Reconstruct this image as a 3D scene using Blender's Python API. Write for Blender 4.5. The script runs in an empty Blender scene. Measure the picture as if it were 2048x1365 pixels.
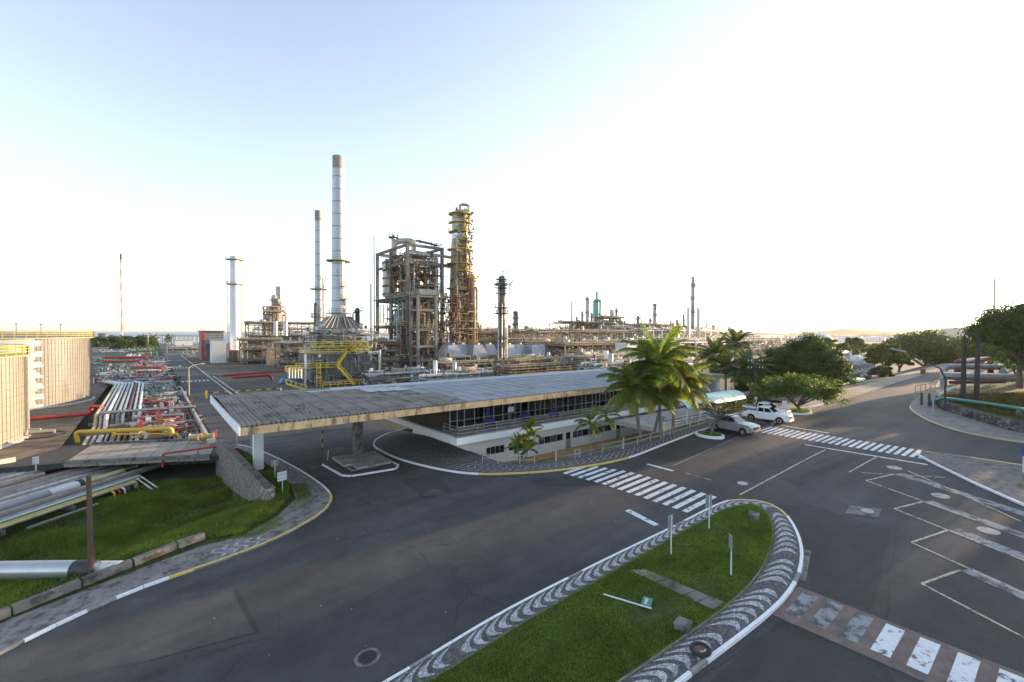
import bpy, bmesh, math, random
import numpy as np
from mathutils import Vector, Matrix, Euler
rnd = random.Random(7)
PI = math.pi
rad = math.radians
scene = bpy.context.scene
COL = scene.collection

# ---------------------------------------------------------------- camera
F_PX, CAM_Z = 910.0, 13.5
HAZE = 0.00006          # density of the air, per metre
cam_data = bpy.data.cameras.new('camera')
cam_data.sensor_width = 36.0
cam_data.lens = 36.0 * F_PX / 2048.0
cam_data.clip_start = 0.2
cam_data.clip_end = 90000.0
cam = bpy.data.objects.new('camera', cam_data)
COL.objects.link(cam)
CAM_R = (Matrix.Rotation(rad(-38.5), 3, 'Z') @ Matrix.Rotation(PI / 2 - rad(1.07), 3, 'X') @ Matrix.Rotation(rad(0.2), 3, 'Z'))
cam.matrix_world = Matrix.Translation((0, 0, CAM_Z)) @ CAM_R.to_4x4()
scene.camera = cam

# ---------------------------------------------------------------- sky and sun
SUN_EL, SUN_AZ = rad(6.5), rad(-8.0)          # azimuth counted from +X towards +Y
sun_dir = Vector((math.cos(SUN_EL) * math.cos(SUN_AZ), math.cos(SUN_EL) * math.sin(SUN_AZ), math.sin(SUN_EL)))
world = bpy.data.worlds.new('World')
scene.world = world
world.use_nodes = True
wn = world.node_tree.nodes
wl = world.node_tree.links
sky = wn.new('ShaderNodeTexSky')
sky.sky_type = 'NISHITA'
sky.sun_disc = False
sky.sun_elevation = SUN_EL
sky.sun_rotation = PI / 2 - SUN_AZ
sky.altitude = 10.0
sky.air_density = 0.75
sky.dust_density = 0.6
sky.ozone_density = 2.0
hsv = wn.new('ShaderNodeHueSaturation')
hsv.inputs['Saturation'].default_value = 0.58
wl.new(sky.outputs['Color'], hsv.inputs['Color'])
wl.new(hsv.outputs['Color'], wn['Background'].inputs['Color'])
wn['Background'].inputs['Strength'].default_value = 0.15
sun_data = bpy.data.lights.new('sun', 'SUN')
sun_data.energy = 3.2
sun_data.angle = rad(0.6)
sun_data.color = (1.0, 0.68, 0.38)
sun = bpy.data.objects.new('sun', sun_data)
sun.rotation_euler = (-sun_dir).to_track_quat('-Z', 'Y').to_euler()
sun.location = (60, -40, 60)
COL.objects.link(sun)
scene.view_settings.view_transform = 'Standard'
scene.view_settings.look = 'None'
scene.view_settings.gamma = 1.0
scene.view_settings.use_curve_mapping = False
scene.view_settings.exposure = 2.12
scene.cycles.use_denoising = True
scene.cycles.max_bounces = 6
scene.cycles.transparent_max_bounces = 6

# ---------------------------------------------------------------- terrain height and view rays
def ss(t):
    t = max(0.0, min(1.0, t)); return t * t * (3 - 2 * t)
def road_z(u):
    if u < 0: return -.52 - 2.5 * (1 - math.exp(u * .026))
    if u < 44: return .065 * (u - 8)
    if u < 54:
        t = u - 44; return 2.34 + .065 * t - .0026 * t * t
    return 2.73 + .013 * (u - 54)
def g(u, v):
    k = ss((u - 72) / 12); v0 = 46 - 18 * k; w = 16 - 4 * k
    t = ss((v - v0) / w)
    return road_z(u) * (1 - t) - .8 * t * k
def ray(x, y):
    return CAM_R @ Vector(((x - 1024) / F_PX, -(y - 682.5) / F_PX, -1.0))
def G(x, y, dz=0.0):
    """world point where the line of sight through (x, y) meets the ground"""
    d = ray(x, y); t = 2.0; pt = 0.0
    while t < 9000:
        if CAM_Z + d.z * t < g(d.x * t, d.y * t) + dz:
            a, b = pt, t
            for _ in range(40):
                m = (a + b) / 2
                if CAM_Z + d.z * m < g(d.x * m, d.y * m) + dz: b = m
                else: a = m
            return Vector((d.x * b, d.y * b, CAM_Z + d.z * b))
        pt = t; t *= 1.01
def VP(x, y, v):
    d = ray(x, y); t = v / d.y; return Vector((d.x * t, v, CAM_Z + d.z * t))
def HP(x, y, z):
    d = ray(x, y); t = (z - CAM_Z) / d.z; return Vector((d.x * t, d.y * t, z))
def DP(x, y, dist):
    """world point on the line of sight through (x, y) at a true distance along the view axis"""
    d = ray(x, y); return Vector((0, 0, CAM_Z)) + d * dist
def pxm(dist): return dist / F_PX
def uv(pts, dz=0.0): return [tuple(G(x, y)[:2]) for x, y in pts]

# ---------------------------------------------------------------- materials
MATS = {}
def mat(name, rgb, rough=.75, metal=0.0, var=.18, scale=1.5, bump=0.0, bscale=None, stain=None, stain_at=.56, stain_scale=.6, spec=None, streak=0.0, coord='pos', trans=None):
    if name in MATS: return MATS[name]
    m = bpy.data.materials.new(name); m.use_nodes = True
    n, l = m.node_tree.nodes, m.node_tree.links
    b = n['Principled BSDF']
    b.inputs['Roughness'].default_value = rough
    b.inputs['Metallic'].default_value = metal
    if spec is not None: b.inputs['Specular IOR Level'].default_value = spec
    geo = n.new('ShaderNodeNewGeometry')
    src = geo.outputs['Position']
    def noise(sc, det=5.0, rough_=.6, vec=src):
        t = n.new('ShaderNodeTexNoise'); t.inputs['Scale'].default_value = sc; t.inputs['Detail'].default_value = det
        t.inputs['Roughness'].default_value = rough_; l.new(vec, t.inputs['Vector']); return t
    vec = src
    if streak:
        mp = n.new('ShaderNodeMapping'); mp.inputs['Scale'].default_value = (1, 1, streak); l.new(src, mp.inputs['Vector']); vec = mp.outputs['Vector']
    t1 = noise(scale, vec=vec)
    rp = n.new('ShaderNodeValToRGB')
    rp.color_ramp.elements[0].position = .3; rp.color_ramp.elements[1].position = .7
    rp.color_ramp.elements[0].color = tuple(c * (1 - var) for c in rgb) + (1,)
    rp.color_ramp.elements[1].color = tuple(min(1, c * (1 + var)) for c in rgb) + (1,)
    l.new(t1.outputs['Fac'], rp.inputs['Fac'])
    out = rp.outputs['Color']
    if stain:
        t2 = noise(stain_scale, 6.0, .65, vec)
        r2 = n.new('ShaderNodeValToRGB'); r2.color_ramp.elements[0].position = stain_at; r2.color_ramp.elements[1].position = stain_at + .12
        l.new(t2.outputs['Fac'], r2.inputs['Fac'])
        mx = n.new('ShaderNodeMixRGB'); l.new(r2.outputs['Color'], mx.inputs['Fac']); l.new(out, mx.inputs['Color1']); mx.inputs['Color2'].default_value = tuple(stain) + (1,)
        out = mx.outputs['Color']
    l.new(out, b.inputs['Base Color'])
    if bump:
        tb = noise(bscale or scale * 6, 4.0)
        bp = n.new('ShaderNodeBump'); bp.inputs['Strength'].default_value = bump; bp.inputs['Distance'].default_value = .03
        l.new(tb.outputs['Fac'], bp.inputs['Height']); l.new(bp.outputs['Normal'], b.inputs['Normal'])
    MATS[name] = m
    return m
def leaf_mat(name, c1, c2, c3, trans=.45, rough=.55):
    m = bpy.data.materials.new(name); m.use_nodes = True
    n, l = m.node_tree.nodes, m.node_tree.links
    b = n['Principled BSDF']; b.inputs['Roughness'].default_value = rough; b.inputs['Specular IOR Level'].default_value = .3
    geo = n.new('ShaderNodeNewGeometry')
    rp = n.new('ShaderNodeValToRGB'); e = rp.color_ramp.elements
    e[0].color = tuple(c1) + (1,); e[1].color = tuple(c3) + (1,); x = e.new(.55); x.color = tuple(c2) + (1,)
    l.new(geo.outputs['Random Per Island'], rp.inputs['Fac'])
    tn = n.new('ShaderNodeTexNoise'); tn.inputs['Scale'].default_value = .55; l.new(geo.outputs['Position'], tn.inputs['Vector'])
    mm = n.new('ShaderNodeMapRange'); mm.inputs['From Min'].default_value = .3; mm.inputs['From Max'].default_value = .7; mm.inputs['To Min'].default_value = .7; mm.inputs['To Max'].default_value = 1.3
    l.new(tn.outputs['Fac'], mm.inputs['Value'])
    mx = n.new('ShaderNodeMixRGB'); mx.blend_type = 'MULTIPLY'; mx.inputs['Fac'].default_value = 1
    l.new(rp.outputs['Color'], mx.inputs['Color1']); l.new(mm.outputs['Result'], mx.inputs['Color2'])
    l.new(mx.outputs['Color'], b.inputs['Base Color'])
    tr = n.new('ShaderNodeBsdfTranslucent')
    br = n.new('ShaderNodeMixRGB'); br.blend_type = 'MULTIPLY'; br.inputs['Fac'].default_value = 1; br.inputs['Color2'].default_value = (2.2, 2.0, .9, 1)
    l.new(mx.outputs['Color'], br.inputs['Color1']); l.new(br.outputs['Color'], tr.inputs['Color'])
    ms = n.new('ShaderNodeMixShader'); ms.inputs['Fac'].default_value = trans
    l.new(b.outputs['BSDF'], ms.inputs[1]); l.new(tr.outputs['BSDF'], ms.inputs[2])
    l.new(ms.outputs['Shader'], n['Material Output'].inputs['Surface'])
    MATS[name] = m
    return m

# ---------------------------------------------------------------- mesh helpers
OFF = {}
class MB:
    def __init__(s): s.v = []; s.f = []
    def add(s, vs, fs):
        o = len(s.v); s.v += [tuple(p) for p in vs]; s.f += [tuple(i + o for i in f) for f in fs]; return s
    def box(s, x0, x1, y0, y1, z0, z1):
        return s.add([(x0, y0, z0), (x1, y0, z0), (x1, y1, z0), (x0, y1, z0), (x0, y0, z1), (x1, y0, z1), (x1, y1, z1), (x0, y1, z1)],
                     [(3, 2, 1, 0), (4, 5, 6, 7), (0, 1, 5, 4), (1, 2, 6, 5), (2, 3, 7, 6), (3, 0, 4, 7)])
    def cbox(s, c, sx, sy, sz, rz=0.0):
        """box centred in plan on c, standing on c.z, turned by rz"""
        ca, sa = math.cos(rz), math.sin(rz); vs = []
        for z in (0, sz):
            for x, y in ((-1, -1), (1, -1), (1, 1), (-1, 1)):
                dx, dy = x * sx / 2, y * sy / 2
                vs.append((c[0] + dx * ca - dy * sa, c[1] + dx * sa + dy * ca, c[2] + z))
        return s.add(vs, [(3, 2, 1, 0), (4, 5, 6, 7), (0, 1, 5, 4), (1, 2, 6, 5), (2, 3, 7, 6), (3, 0, 4, 7)])
    def bar(s, p, q, w, h=None):
        p, q = Vector(p), Vector(q); h = h or w; d = (q - p)
        if d.length < 1e-6: return s
        d.normalize()
        a = d.cross(Vector((0, 0, 1)))
        if a.length < 1e-3: a = Vector((1, 0, 0))
        a.normalize(); b = a.cross(d); a = a * (w / 2); b = b * (h / 2)
        return s.add([p - a - b, p + a - b, p + a + b, p - a + b, q - a - b, q + a - b, q + a + b, q - a + b],
                     [(0, 1, 2, 3), (7, 6, 5, 4), (4, 5, 1, 0), (5, 6, 2, 1), (6, 7, 3, 2), (7, 4, 0, 3)])
    def tube(s, pts, r, n=8, cap=True):
        pts = [Vector(p) for p in pts]; k = len(pts)
        rs = r if isinstance(r, (list, tuple)) else [r] * k
        d0 = (pts[1] - pts[0]).normalized()
        a = d0.cross(Vector((0, 0, 1)))
        if a.length < 1e-3: a = Vector((1, 0, 0))
        a.normalize(); vs = []; fs = []
        for i, p in enumerate(pts):
            if i == 0: d = d0
            elif i == k - 1: d = (pts[i] - pts[i - 1]).normalized()
            else:
                d = ((pts[i] - pts[i - 1]).normalized() + (pts[i + 1] - pts[i]).normalized())
                d = d.normalized() if d.length > 1e-6 else (pts[i] - pts[i - 1]).normalized()
            a = (a - d * a.dot(d))
            a = a.normalized() if a.length > 1e-6 else d.orthogonal().normalized()
            b = d.cross(a)
            for j in range(n):
                t = 2 * PI * j / n
                vs.append(p + (a * math.cos(t) + b * math.sin(t)) * rs[i])
        for i in range(k - 1):
            for j in range(n):
                j2 = (j + 1) % n
                fs.append((i * n + j, i * n + j2, (i + 1) * n + j2, (i + 1) * n + j))
        if cap:
            fs.append(tuple(reversed(range(n)))); fs.append(tuple(range((k - 1) * n, k * n)))
        return s.add(vs, fs)
    def lathe(s, c, prof, n=16, a0=0.0, a1=2 * PI):
        """profile of (radius, height) pairs turned about the vertical through c"""
        full = abs(a1 - a0 - 2 * PI) < 1e-6; m = n if full else n + 1; vs = []; fs = []
        for r, z in prof:
            for j in range(m):
                t = a0 + (a1 - a0) * j / n
                vs.append((c[0] + r * math.cos(t), c[1] + r * math.sin(t), c[2] + z))
        for i in range(len(prof) - 1):
            for j in range(n):
                j2 = (j + 1) % m
                fs.append((i * m + j, i * m + j2, (i + 1) * m + j2, (i + 1) * m + j))
        if full:
            if prof[0][0] > 1e-4: fs.append(tuple(reversed(range(m))))
            if prof[-1][0] > 1e-4: fs.append(tuple(range((len(prof) - 1) * m, len(prof) * m)))
        return s.add(vs, fs)
    def prism(s, poly, z0, z1):
        k = len(poly); z0f = z0 if callable(z0) else (lambda x, y: z0); z1f = z1 if callable(z1) else (lambda x, y: z1)
        ar = sum(poly[i][0] * poly[(i + 1) % k][1] - poly[(i + 1) % k][0] * poly[i][1] for i in range(k))
        if ar < 0: poly = list(reversed(poly))
        vs = [(x, y, z0f(x, y)) for x, y in poly] + [(x, y, z1f(x, y)) for x, y in poly]
        return s.add(vs, [tuple(reversed(range(k))), tuple(range(k, 2 * k))] + [(i, (i + 1) % k, k + (i + 1) % k, k + i) for i in range(k)])
    def drape(s, c):
        s.v = [(x, y, z + g(x, y) - g(c[0], c[1])) for x, y, z in s.v]; return s
    def mesh(s, name, off=(0, 0, 0), smooth=False):
        me = bpy.data.meshes.new(name)
        vs = [(p[0] - off[0], p[1] - off[1], p[2] - off[2]) for p in s.v]
        me.from_pydata(vs, [], s.f)
        if smooth: me.polygons.foreach_set('use_smooth', [True] * len(me.polygons))
        me.update(); return me
    def build(s, name, m, par=None, smooth=False, sharp=None):
        if par is not None: off = OFF.get(par.name, (0, 0, 0))
        elif s.v:
            a = np.array(s.v); lo, hi = a.min(0), a.max(0); off = tuple(float(x) for x in ((lo[0] + hi[0]) / 2, (lo[1] + hi[1]) / 2, lo[2]))
        else: off = (0, 0, 0)
        me = s.mesh(name, off, smooth)
        if smooth and sharp != 0:
            try: me.set_sharp_from_angle(angle=rad(sharp or 40))
            except Exception: pass
        me.materials.append(m)
        o = bpy.data.objects.new(name, me); COL.objects.link(o)
        if par is None: o.location = off
        else: o.parent = par
        OFF[o.name] = off
        return o
def tag(o, label=None, cat=None, group=None, kind=None):
    if label: o['label'] = label
    if cat: o['category'] = cat
    if group: o['group'] = group
    if kind: o['kind'] = kind
    return o
def thing(name, label, cat, loc=(0, 0, 0), group=None, kind=None):
    o = bpy.data.objects.new(name, None); o.empty_display_size = .5; COL.objects.link(o)
    o.location = loc; OFF[o.name] = tuple(loc)
    return tag(o, label, cat, group, kind)
def copy_tree(o, par=None):
    c = o.copy(); COL.objects.link(c); c.parent = par
    for ch in list(o.children): copy_tree(ch, c)
    return c
def piece(name, me, m, loc, par, rot=(0, 0, 0), scale=(1, 1, 1)):
    """a piece that shares mesh data, placed in world coordinates under par"""
    o = bpy.data.objects.new(name, me); COL.objects.link(o); o.parent = par
    off = OFF.get(par.name, (0, 0, 0)) if par else (0, 0, 0)
    o.location = (loc[0] - off[0], loc[1] - off[1], loc[2] - off[2]); o.rotation_euler = rot; o.scale = scale
    OFF[o.name] = tuple(loc)
    return o
def sheet(name, poly, zf, m, step=1.5, skirt=0.0, par=None, kind='structure', hole=None):
    """a polygon in plan cut into cells and laid on the height function zf"""
    bm = bmesh.new()
    vs = [bm.verts.new((x, y, 0)) for x, y in poly]
    es = [bm.edges.new((vs[i], vs[(i + 1) % len(vs)])) for i in range(len(vs))]
    bmesh.ops.triangle_fill(bm, use_beauty=True, use_dissolve=False, edges=es)
    xs = [p[0] for p in poly]; ys = [p[1] for p in poly]
    def cuts(lo, hi, st):
        out = []; x = math.ceil(lo / st) * st
        while x < hi: out.append(x); x += st
        return out
    for ax, lo, hi in ((0, min(xs), max(xs)), (1, min(ys), max(ys))):
        st = step if (hi - lo) / step < 220 else (hi - lo) / 220
        for c in cuts(lo + .01, hi - .01, st):
            co = Vector((c, 0, 0)) if ax == 0 else Vector((0, c, 0)); no = Vector((1, 0, 0)) if ax == 0 else Vector((0, 1, 0))
            bmesh.ops.bisect_plane(bm, geom=bm.verts[:] + bm.edges[:] + bm.faces[:], dist=1e-5, plane_co=co, plane_no=no)
    for f in bm.faces:
        if f.normal.z < 0: f.normal_flip()
    if skirt:
        be = [e for e in bm.edges if e.is_boundary]
        r = bmesh.ops.extrude_edge_only(bm, edges=be)
        low = [x for x in r['geom'] if isinstance(x, bmesh.types.BMVert)]
        lowset = set(low)
        for v in bm.verts:
            v.co.z = zf(v.co.x, v.co.y) - (skirt if v in lowset else 0)
    else:
        for v in bm.verts: v.co.z = zf(v.co.x, v.co.y)
    bmesh.ops.recalc_face_normals(bm, faces=bm.faces[:])
    me = bpy.data.meshes.new(name); bm.to_mesh(me); bm.free()
    if me.polygons and sum(p.normal.z for p in me.polygons) < 0: me.flip_normals()
    me.materials.append(m)
    o = bpy.data.objects.new(name, me); COL.objects.link(o)
    if par is not None:
        o.parent = par; off = OFF.get(par.name, (0, 0, 0)); me.transform(Matrix.Translation(-Vector(off))); OFF[o.name] = off
    else: tag(o, kind=kind)
    return o
def resample(pts, step):
    """points every `step` along an open polyline"""
    out = [tuple(pts[0])]; acc = 0.0
    for a, b in zip(pts[:-1], pts[1:]):
        d = math.dist(a, b); t = step - acc
        while t <= d:
            k = t / d; out.append(tuple(a[i] + (b[i] - a[i]) * k for i in range(len(a)))); t += step
        acc = (acc + d) % step if d + acc >= step else acc + d
    return out
def spline(pts, n=6, closed=False):
    """Catmull-Rom through points"""
    out = []; k = len(pts)
    for i in range(k if closed else k - 1):
        P = [pts[(i + j) % k] if closed else pts[max(0, min(k - 1, i + j))] for j in (-1, 0, 1, 2)]
        for s in range(n):
            t = s / n
            out.append(tuple(.5 * (2 * P[1][c] + (P[2][c] - P[0][c]) * t + (2 * P[0][c] - 5 * P[1][c] + 4 * P[2][c] - P[3][c]) * t * t + (-P[0][c] + 3 * P[1][c] - 3 * P[2][c] + P[3][c]) * t ** 3) for c in range(len(P[0]))))
    if not closed: out.append(tuple(pts[-1]))
    return out
# ---------------------------------------------------------------- surface materials
def asphalt(name, base, dark=.75, crack=.5, tint=(1, 1, 1)):
    m = bpy.data.materials.new(name); m.use_nodes = True
    n, l = m.node_tree.nodes, m.node_tree.links; b = n['Principled BSDF']
    geo = n.new('ShaderNodeNewGeometry'); P = geo.outputs['Position']
    def nz(sc, det, ro=.6):
        t = n.new('ShaderNodeTexNoise'); t.inputs['Scale'].default_value = sc; t.inputs['Detail'].default_value = det; t.inputs['Roughness'].default_value = ro
        l.new(P, t.inputs['Vector']); return t
    def ramp(fac, p0, p1, c0, c1):
        r = n.new('ShaderNodeValToRGB'); r.color_ramp.elements[0].position = p0; r.color_ramp.elements[1].position = p1
        r.color_ramp.elements[0].color = c0; r.color_ramp.elements[1].color = c1; l.new(fac, r.inputs['Fac']); return r.outputs['Color']
    def mul(a, b_):
        x = n.new('ShaderNodeMixRGB'); x.blend_type = 'MULTIPLY'; x.inputs['Fac'].default_value = 1; l.new(a, x.inputs['Color1']); l.new(b_, x.inputs['Color2']); return x.outputs['Color']
    B = [base * t for t in tint]
    big = ramp(nz(.09, 3).outputs['Fac'], .32, .68, (*[c * dark for c in B], 1), (*[c * 1.25 for c in B], 1))
    mid = ramp(nz(.7, 6, .7).outputs['Fac'], .3, .75, (.78, .78, .79, 1), (1.2, 1.19, 1.17, 1))
    fine = ramp(nz(26, 3, .8).outputs['Fac'], .3, .75, (.62, .62, .63, 1), (1.45, 1.44, 1.4, 1))
    c = mul(mul(big, mid), fine)
    # tyre-worn lanes running with the road
    mp = n.new('ShaderNodeMapping'); mp.inputs['Scale'].default_value = (.05, .55, 1); l.new(P, mp.inputs['Vector'])
    tl = n.new('ShaderNodeTexNoise'); tl.inputs['Scale'].default_value = 1; tl.inputs['Detail'].default_value = 2; l.new(mp.outputs['Vector'], tl.inputs['Vector'])
    c = mul(c, ramp(tl.outputs['Fac'], .35, .65, (.82, .82, .83, 1), (1.15, 1.14, 1.12, 1)))
    c = mul(c, ramp(nz(.4, 5, .7).outputs['Fac'], .6, .72, (1, 1, 1, 1), (.72, .72, .73, 1)))
    c = mul(c, ramp(nz(1.7, 5, .75).outputs['Fac'], .63, .7, (1, 1, 1, 1), (1.28, 1.26, 1.22, 1)))
    if crack:
        dn = nz(.6, 4); vm = n.new('ShaderNodeMixRGB'); vm.blend_type = 'ADD'; vm.inputs['Fac'].default_value = .9
        l.new(P, vm.inputs['Color1']); l.new(dn.outputs['Color'], vm.inputs['Color2'])
        vo = n.new('ShaderNodeTexVoronoi'); vo.feature = 'DISTANCE_TO_EDGE'; vo.inputs['Scale'].default_value = .16; l.new(vm.outputs['Color'], vo.inputs['Vector'])
        ck = ramp(vo.outputs['Distance'], .0, .006, (.45, .45, .45, 1), (1, 1, 1, 1))
        msk = ramp(nz(.12, 2).outputs['Fac'], .45, .6, (0, 0, 0, 1), (1, 1, 1, 1))
        x = n.new('ShaderNodeMixRGB'); l.new(msk, x.inputs['Fac']); x.inputs['Color1'].default_value = (1, 1, 1, 1); l.new(ck, x.inputs['Color2'])
        c = mul(c, x.outputs['Color'])
    l.new(c, b.inputs['Base Color'])
    b.inputs['Roughness'].default_value = .82; b.inputs['Specular IOR Level'].default_value = .35
    bt = nz(30, 3, .8); bp = n.new('ShaderNodeBump'); bp.inputs['Strength'].default_value = .5; bp.inputs['Distance'].default_value = .02
    l.new(bt.outputs['Fac'], bp.inputs['Height']); l.new(bp.outputs['Normal'], b.inputs['Normal'])
    MATS[name] = m; return m
def cobble(name, c1, c2, scale=9.0, joint=(.05, .05, .05), gap=.06):
    m = bpy.data.materials.new(name); m.use_nodes = True
    n, l = m.node_tree.nodes, m.node_tree.links; b = n['Principled BSDF']; b.inputs['Roughness'].default_value = .8
    geo = n.new('ShaderNodeNewGeometry')
    v1 = n.new('ShaderNodeTexVoronoi'); v1.inputs['Scale'].default_value = scale; l.new(geo.outputs['Position'], v1.inputs['Vector'])
    v2 = n.new('ShaderNodeTexVoronoi'); v2.feature = 'DISTANCE_TO_EDGE'; v2.inputs['Scale'].default_value = scale; l.new(geo.outputs['Position'], v2.inputs['Vector'])
    bw = n.new('ShaderNodeSeparateColor'); l.new(v1.outputs['Color'], bw.inputs['Color'])
    r = n.new('ShaderNodeValToRGB'); r.color_ramp.elements[0].color = (*c1, 1); r.color_ramp.elements[1].color = (*c2, 1); l.new(bw.outputs['Red'], r.inputs['Fac'])
    e = n.new('ShaderNodeValToRGB'); e.color_ramp.elements[0].position = gap * .4; e.color_ramp.elements[1].position = gap; l.new(v2.outputs['Distance'], e.inputs['Fac'])
    x = n.new('ShaderNodeMixRGB'); l.new(e.outputs['Color'], x.inputs['Fac']); x.inputs['Color1'].default_value = (*joint, 1); l.new(r.outputs['Color'], x.inputs['Color2'])
    l.new(x.outputs['Color'], b.inputs['Base Color'])
    bp = n.new('ShaderNodeBump'); bp.inputs['Strength'].default_value = .6; bp.inputs['Distance'].default_value = .02
    l.new(e.outputs['Color'], bp.inputs['Height']); l.new(bp.outputs['Normal'], b.inputs['Normal'])
    MATS[name] = m; return m
def paint(name, rgb, under=(.045, .047, .05), wear=.55, scale=3.0):
    m = mat(name, rgb, .65, var=.1, scale=5, stain=under, stain_at=wear, stain_scale=scale); return m

M_asph = asphalt('asphalt', .062, tint=(.98, 1.0, 1.02))
M_asph2 = asphalt('asphalt_patch_dark', .046, crack=0, tint=(.96, 1, 1.03))
M_asph3 = asphalt('asphalt_patch_light', .074, crack=0, tint=(1.0, 1, 1.0))
M_plant = mat('plant_ground', (.095, .085, .07), .95, var=.35, scale=.25, bump=.3, bscale=8, stain=(.045, .05, .025), stain_at=.44, stain_scale=.05)
M_soil = mat('bare_soil', (.16, .125, .09), .95, var=.4, scale=.5, bump=.4, bscale=10, stain=(.08, .075, .035), stain_at=.52, stain_scale=.35)
M_conc = mat('concrete', (.3, .29, .27), .85, var=.2, scale=.8, bump=.2, bscale=14, stain=(.16, .15, .135), stain_at=.52, stain_scale=.7)
M_conc_d = mat('concrete_weathered', (.17, .16, .145), .9, var=.3, scale=1.5, bump=.35, bscale=10, stain=(.06, .057, .05), stain_at=.5, stain_scale=1.1)
M_conc_w = mat('concrete_pale', (.42, .41, .38), .85, var=.15, scale=.9, bump=.15, bscale=12, stain=(.2, .19, .17), stain_at=.56, stain_scale=.5)
M_kw = mat('kerb_white_paint', (.74, .75, .76), .6, var=.08, scale=4, stain=(.3, .3, .29), stain_at=.62, stain_scale=5)
M_ky = mat('kerb_yellow_paint', (.62, .45, .13), .6, var=.12, scale=4, stain=(.25, .2, .1), stain_at=.62, stain_scale=5)
M_kg = mat('kerb_bare', (.24, .23, .21), .85, var=.25, scale=3, stain=(.5, .5, .48), stain_at=.6, stain_scale=6)
M_mw = paint('road_paint_white', (.66, .67, .68), wear=.54, scale=2.5)
M_mw2 = paint('road_paint_worn', (.22, .23, .24), wear=.47, scale=1.6)
M_my = paint('road_paint_yellow', (.5, .44, .28), wear=.5, scale=3.5)
M_disc = paint('road_paint_cream', (.36, .34, .27), wear=.56, scale=3)
M_cob_d = cobble('cobble_dark', (.05, .05, .05), (.15, .148, .142))
M_cob_w = cobble('cobble_white', (.26, .265, .27), (.62, .625, .63), 11, (.12, .12, .12), .08)
M_cob_m = cobble('cobble_mixed', (.07, .07, .07), (.3, .3, .29), 7, (.06, .06, .055))
M_turf = mat('turf_soil', (.055, .075, .022), 1.0, var=.4, scale=2.5, bump=.5, bscale=20, stain=(.085, .075, .035), stain_at=.6, stain_scale=.8, spec=.05)
M_brown = mat('brown_crossing', (.16, .115, .1), .85, var=.25, scale=2, bump=.3, bscale=14, stain=(.09, .085, .08), stain_at=.55, stain_scale=1.3)
M_path = mat('tan_path', (.42, .25, .12), .9, var=.25, scale=.8, stain=(.25, .19, .13), stain_at=.55, stain_scale=.7)

# ---------------------------------------------------------------- the ground sheet, dipped where banks and ditches are laid over it
def slab_near(u): return 61.1 - .5 * u
def slab_far(u): return 70.4 - .5 * u
def inner_v(u):           # back edge of the pavement in front of the gatehouse
    pts = [(24, 36.2), (26.6, 32.2), (29.6, 30.5), (31.5, 29.7), (36.5, 28.4), (40.7, 27.9), (47.4, 27.5), (52, 27.6), (80, 27.6)]
    for a, b in zip(pts[:-1], pts[1:]):
        if u <= b[0]: return a[1] + (b[1] - a[1]) * (u - a[0]) / (b[0] - a[0])
    return 27.6
def bank_z(u, v):         # grass bank and ditch left of the kerb
    z = g(u, v)
    d1 = ss((v - 36.6 - .28 * u) / 9.5)
    side = ss((7.6 - u) / 1.2)
    return z - 2.3 * d1 * side
def lane_z(u, v): return -1.1
def ground_z(u, v):
    z = g(u, v) - .14
    if u < 8.5 and v > 33 and v < slab_far(u) + .5 and u > -60: z = min(z, bank_z(u, v) - .12)
    if -9.5 < u < 5.4 and v > slab_far(u): z = -1.0
    if 25 < u < 76.5 and inner_v(u) + .35 < v < 57: z = -1.4
    return z
def axis(segs):
    out = []
    for a, b, st in segs:
        x = a
        while x < b - 1e-6: out.append(x); x += st
    out.append(segs[-1][1]); return out
us = axis([(-6000, -1000, 1000), (-1000, -200, 200), (-200, -60, 20), (-60, -14, 4), (-14, 10, .8), (10, 80, 2), (80, 200, 6), (200, 400, 25), (400, 1200, 100), (1200, 14000, 1600)])
vs_ = axis([(-3000, -600, 600), (-600, -60, 60), (-60, -6, 9), (-6, 30, 3), (30, 75, .8), (75, 140, 5), (140, 300, 20), (300, 700, 50), (700, 14000, 1900)])
gv = []; gf = []
for y in vs_:
    for x in us:
        z = ground_z(x, y)
        if y > 640 and x < 900: z = -9
        if y > 300 and x > 900: z = z - 1
        gv.append((x, y, z))
W = len(us)
for j in range(len(vs_) - 1):
    for i in range(W - 1): gf.append((j * W + i, j * W + i + 1, (j + 1) * W + i + 1, (j + 1) * W + i))
me = bpy.data.meshes.new('ground'); me.from_pydata(gv, [], gf); me.materials.append(M_plant)
ground = bpy.data.objects.new('ground', me); COL.objects.link(ground); tag(ground, kind='structure')

M_sea = mat('sea_water', (.03, .075, .11), .35, var=.15, scale=.004, bump=.25, bscale=.05)
mb = MB(); mb.add([(-60000, 600, -3.5), (60000, 600, -3.5), (60000, 80000, -3.5), (-60000, 80000, -3.5)], [(0, 1, 2, 3)])
tag(mb.build('sea', M_sea), kind='structure')

# ---------------------------------------------------------------- roads
road_poly = [(-80, -45), (330, -45), (330, 23.2), (57, 23.2), (57, 27.0), (51, 26.9), (34.5, 26.8), (29, 28.9), (25.3, 31.3), (22.6, 34.2), (21.1, 38.6), (20.1, 43.7),
             (20.2, 48.9), (21.1, 51.6), (25, 56), (27, 63), (27, 72), (13.4, 80), (6.2, 80), (6.2, 62.8), (8.4, 62), (8.9, 59), (10.4, 50), (11.1, 42), (11.0, 38), (9.9, 35), (6.4, 33), (3, 32.2), (0, 32.3), (-2, 31.6), (-5, 30.1), (-80, -10)]
road = sheet('road', road_poly, lambda x, y: g(x, y), M_asph, 2.0)
sheet('plant_road', [(6.2, 80), (13.4, 80), (13.4, 640), (6.2, 640)], lambda x, y: g(x, y), M_asph, 20)
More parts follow.
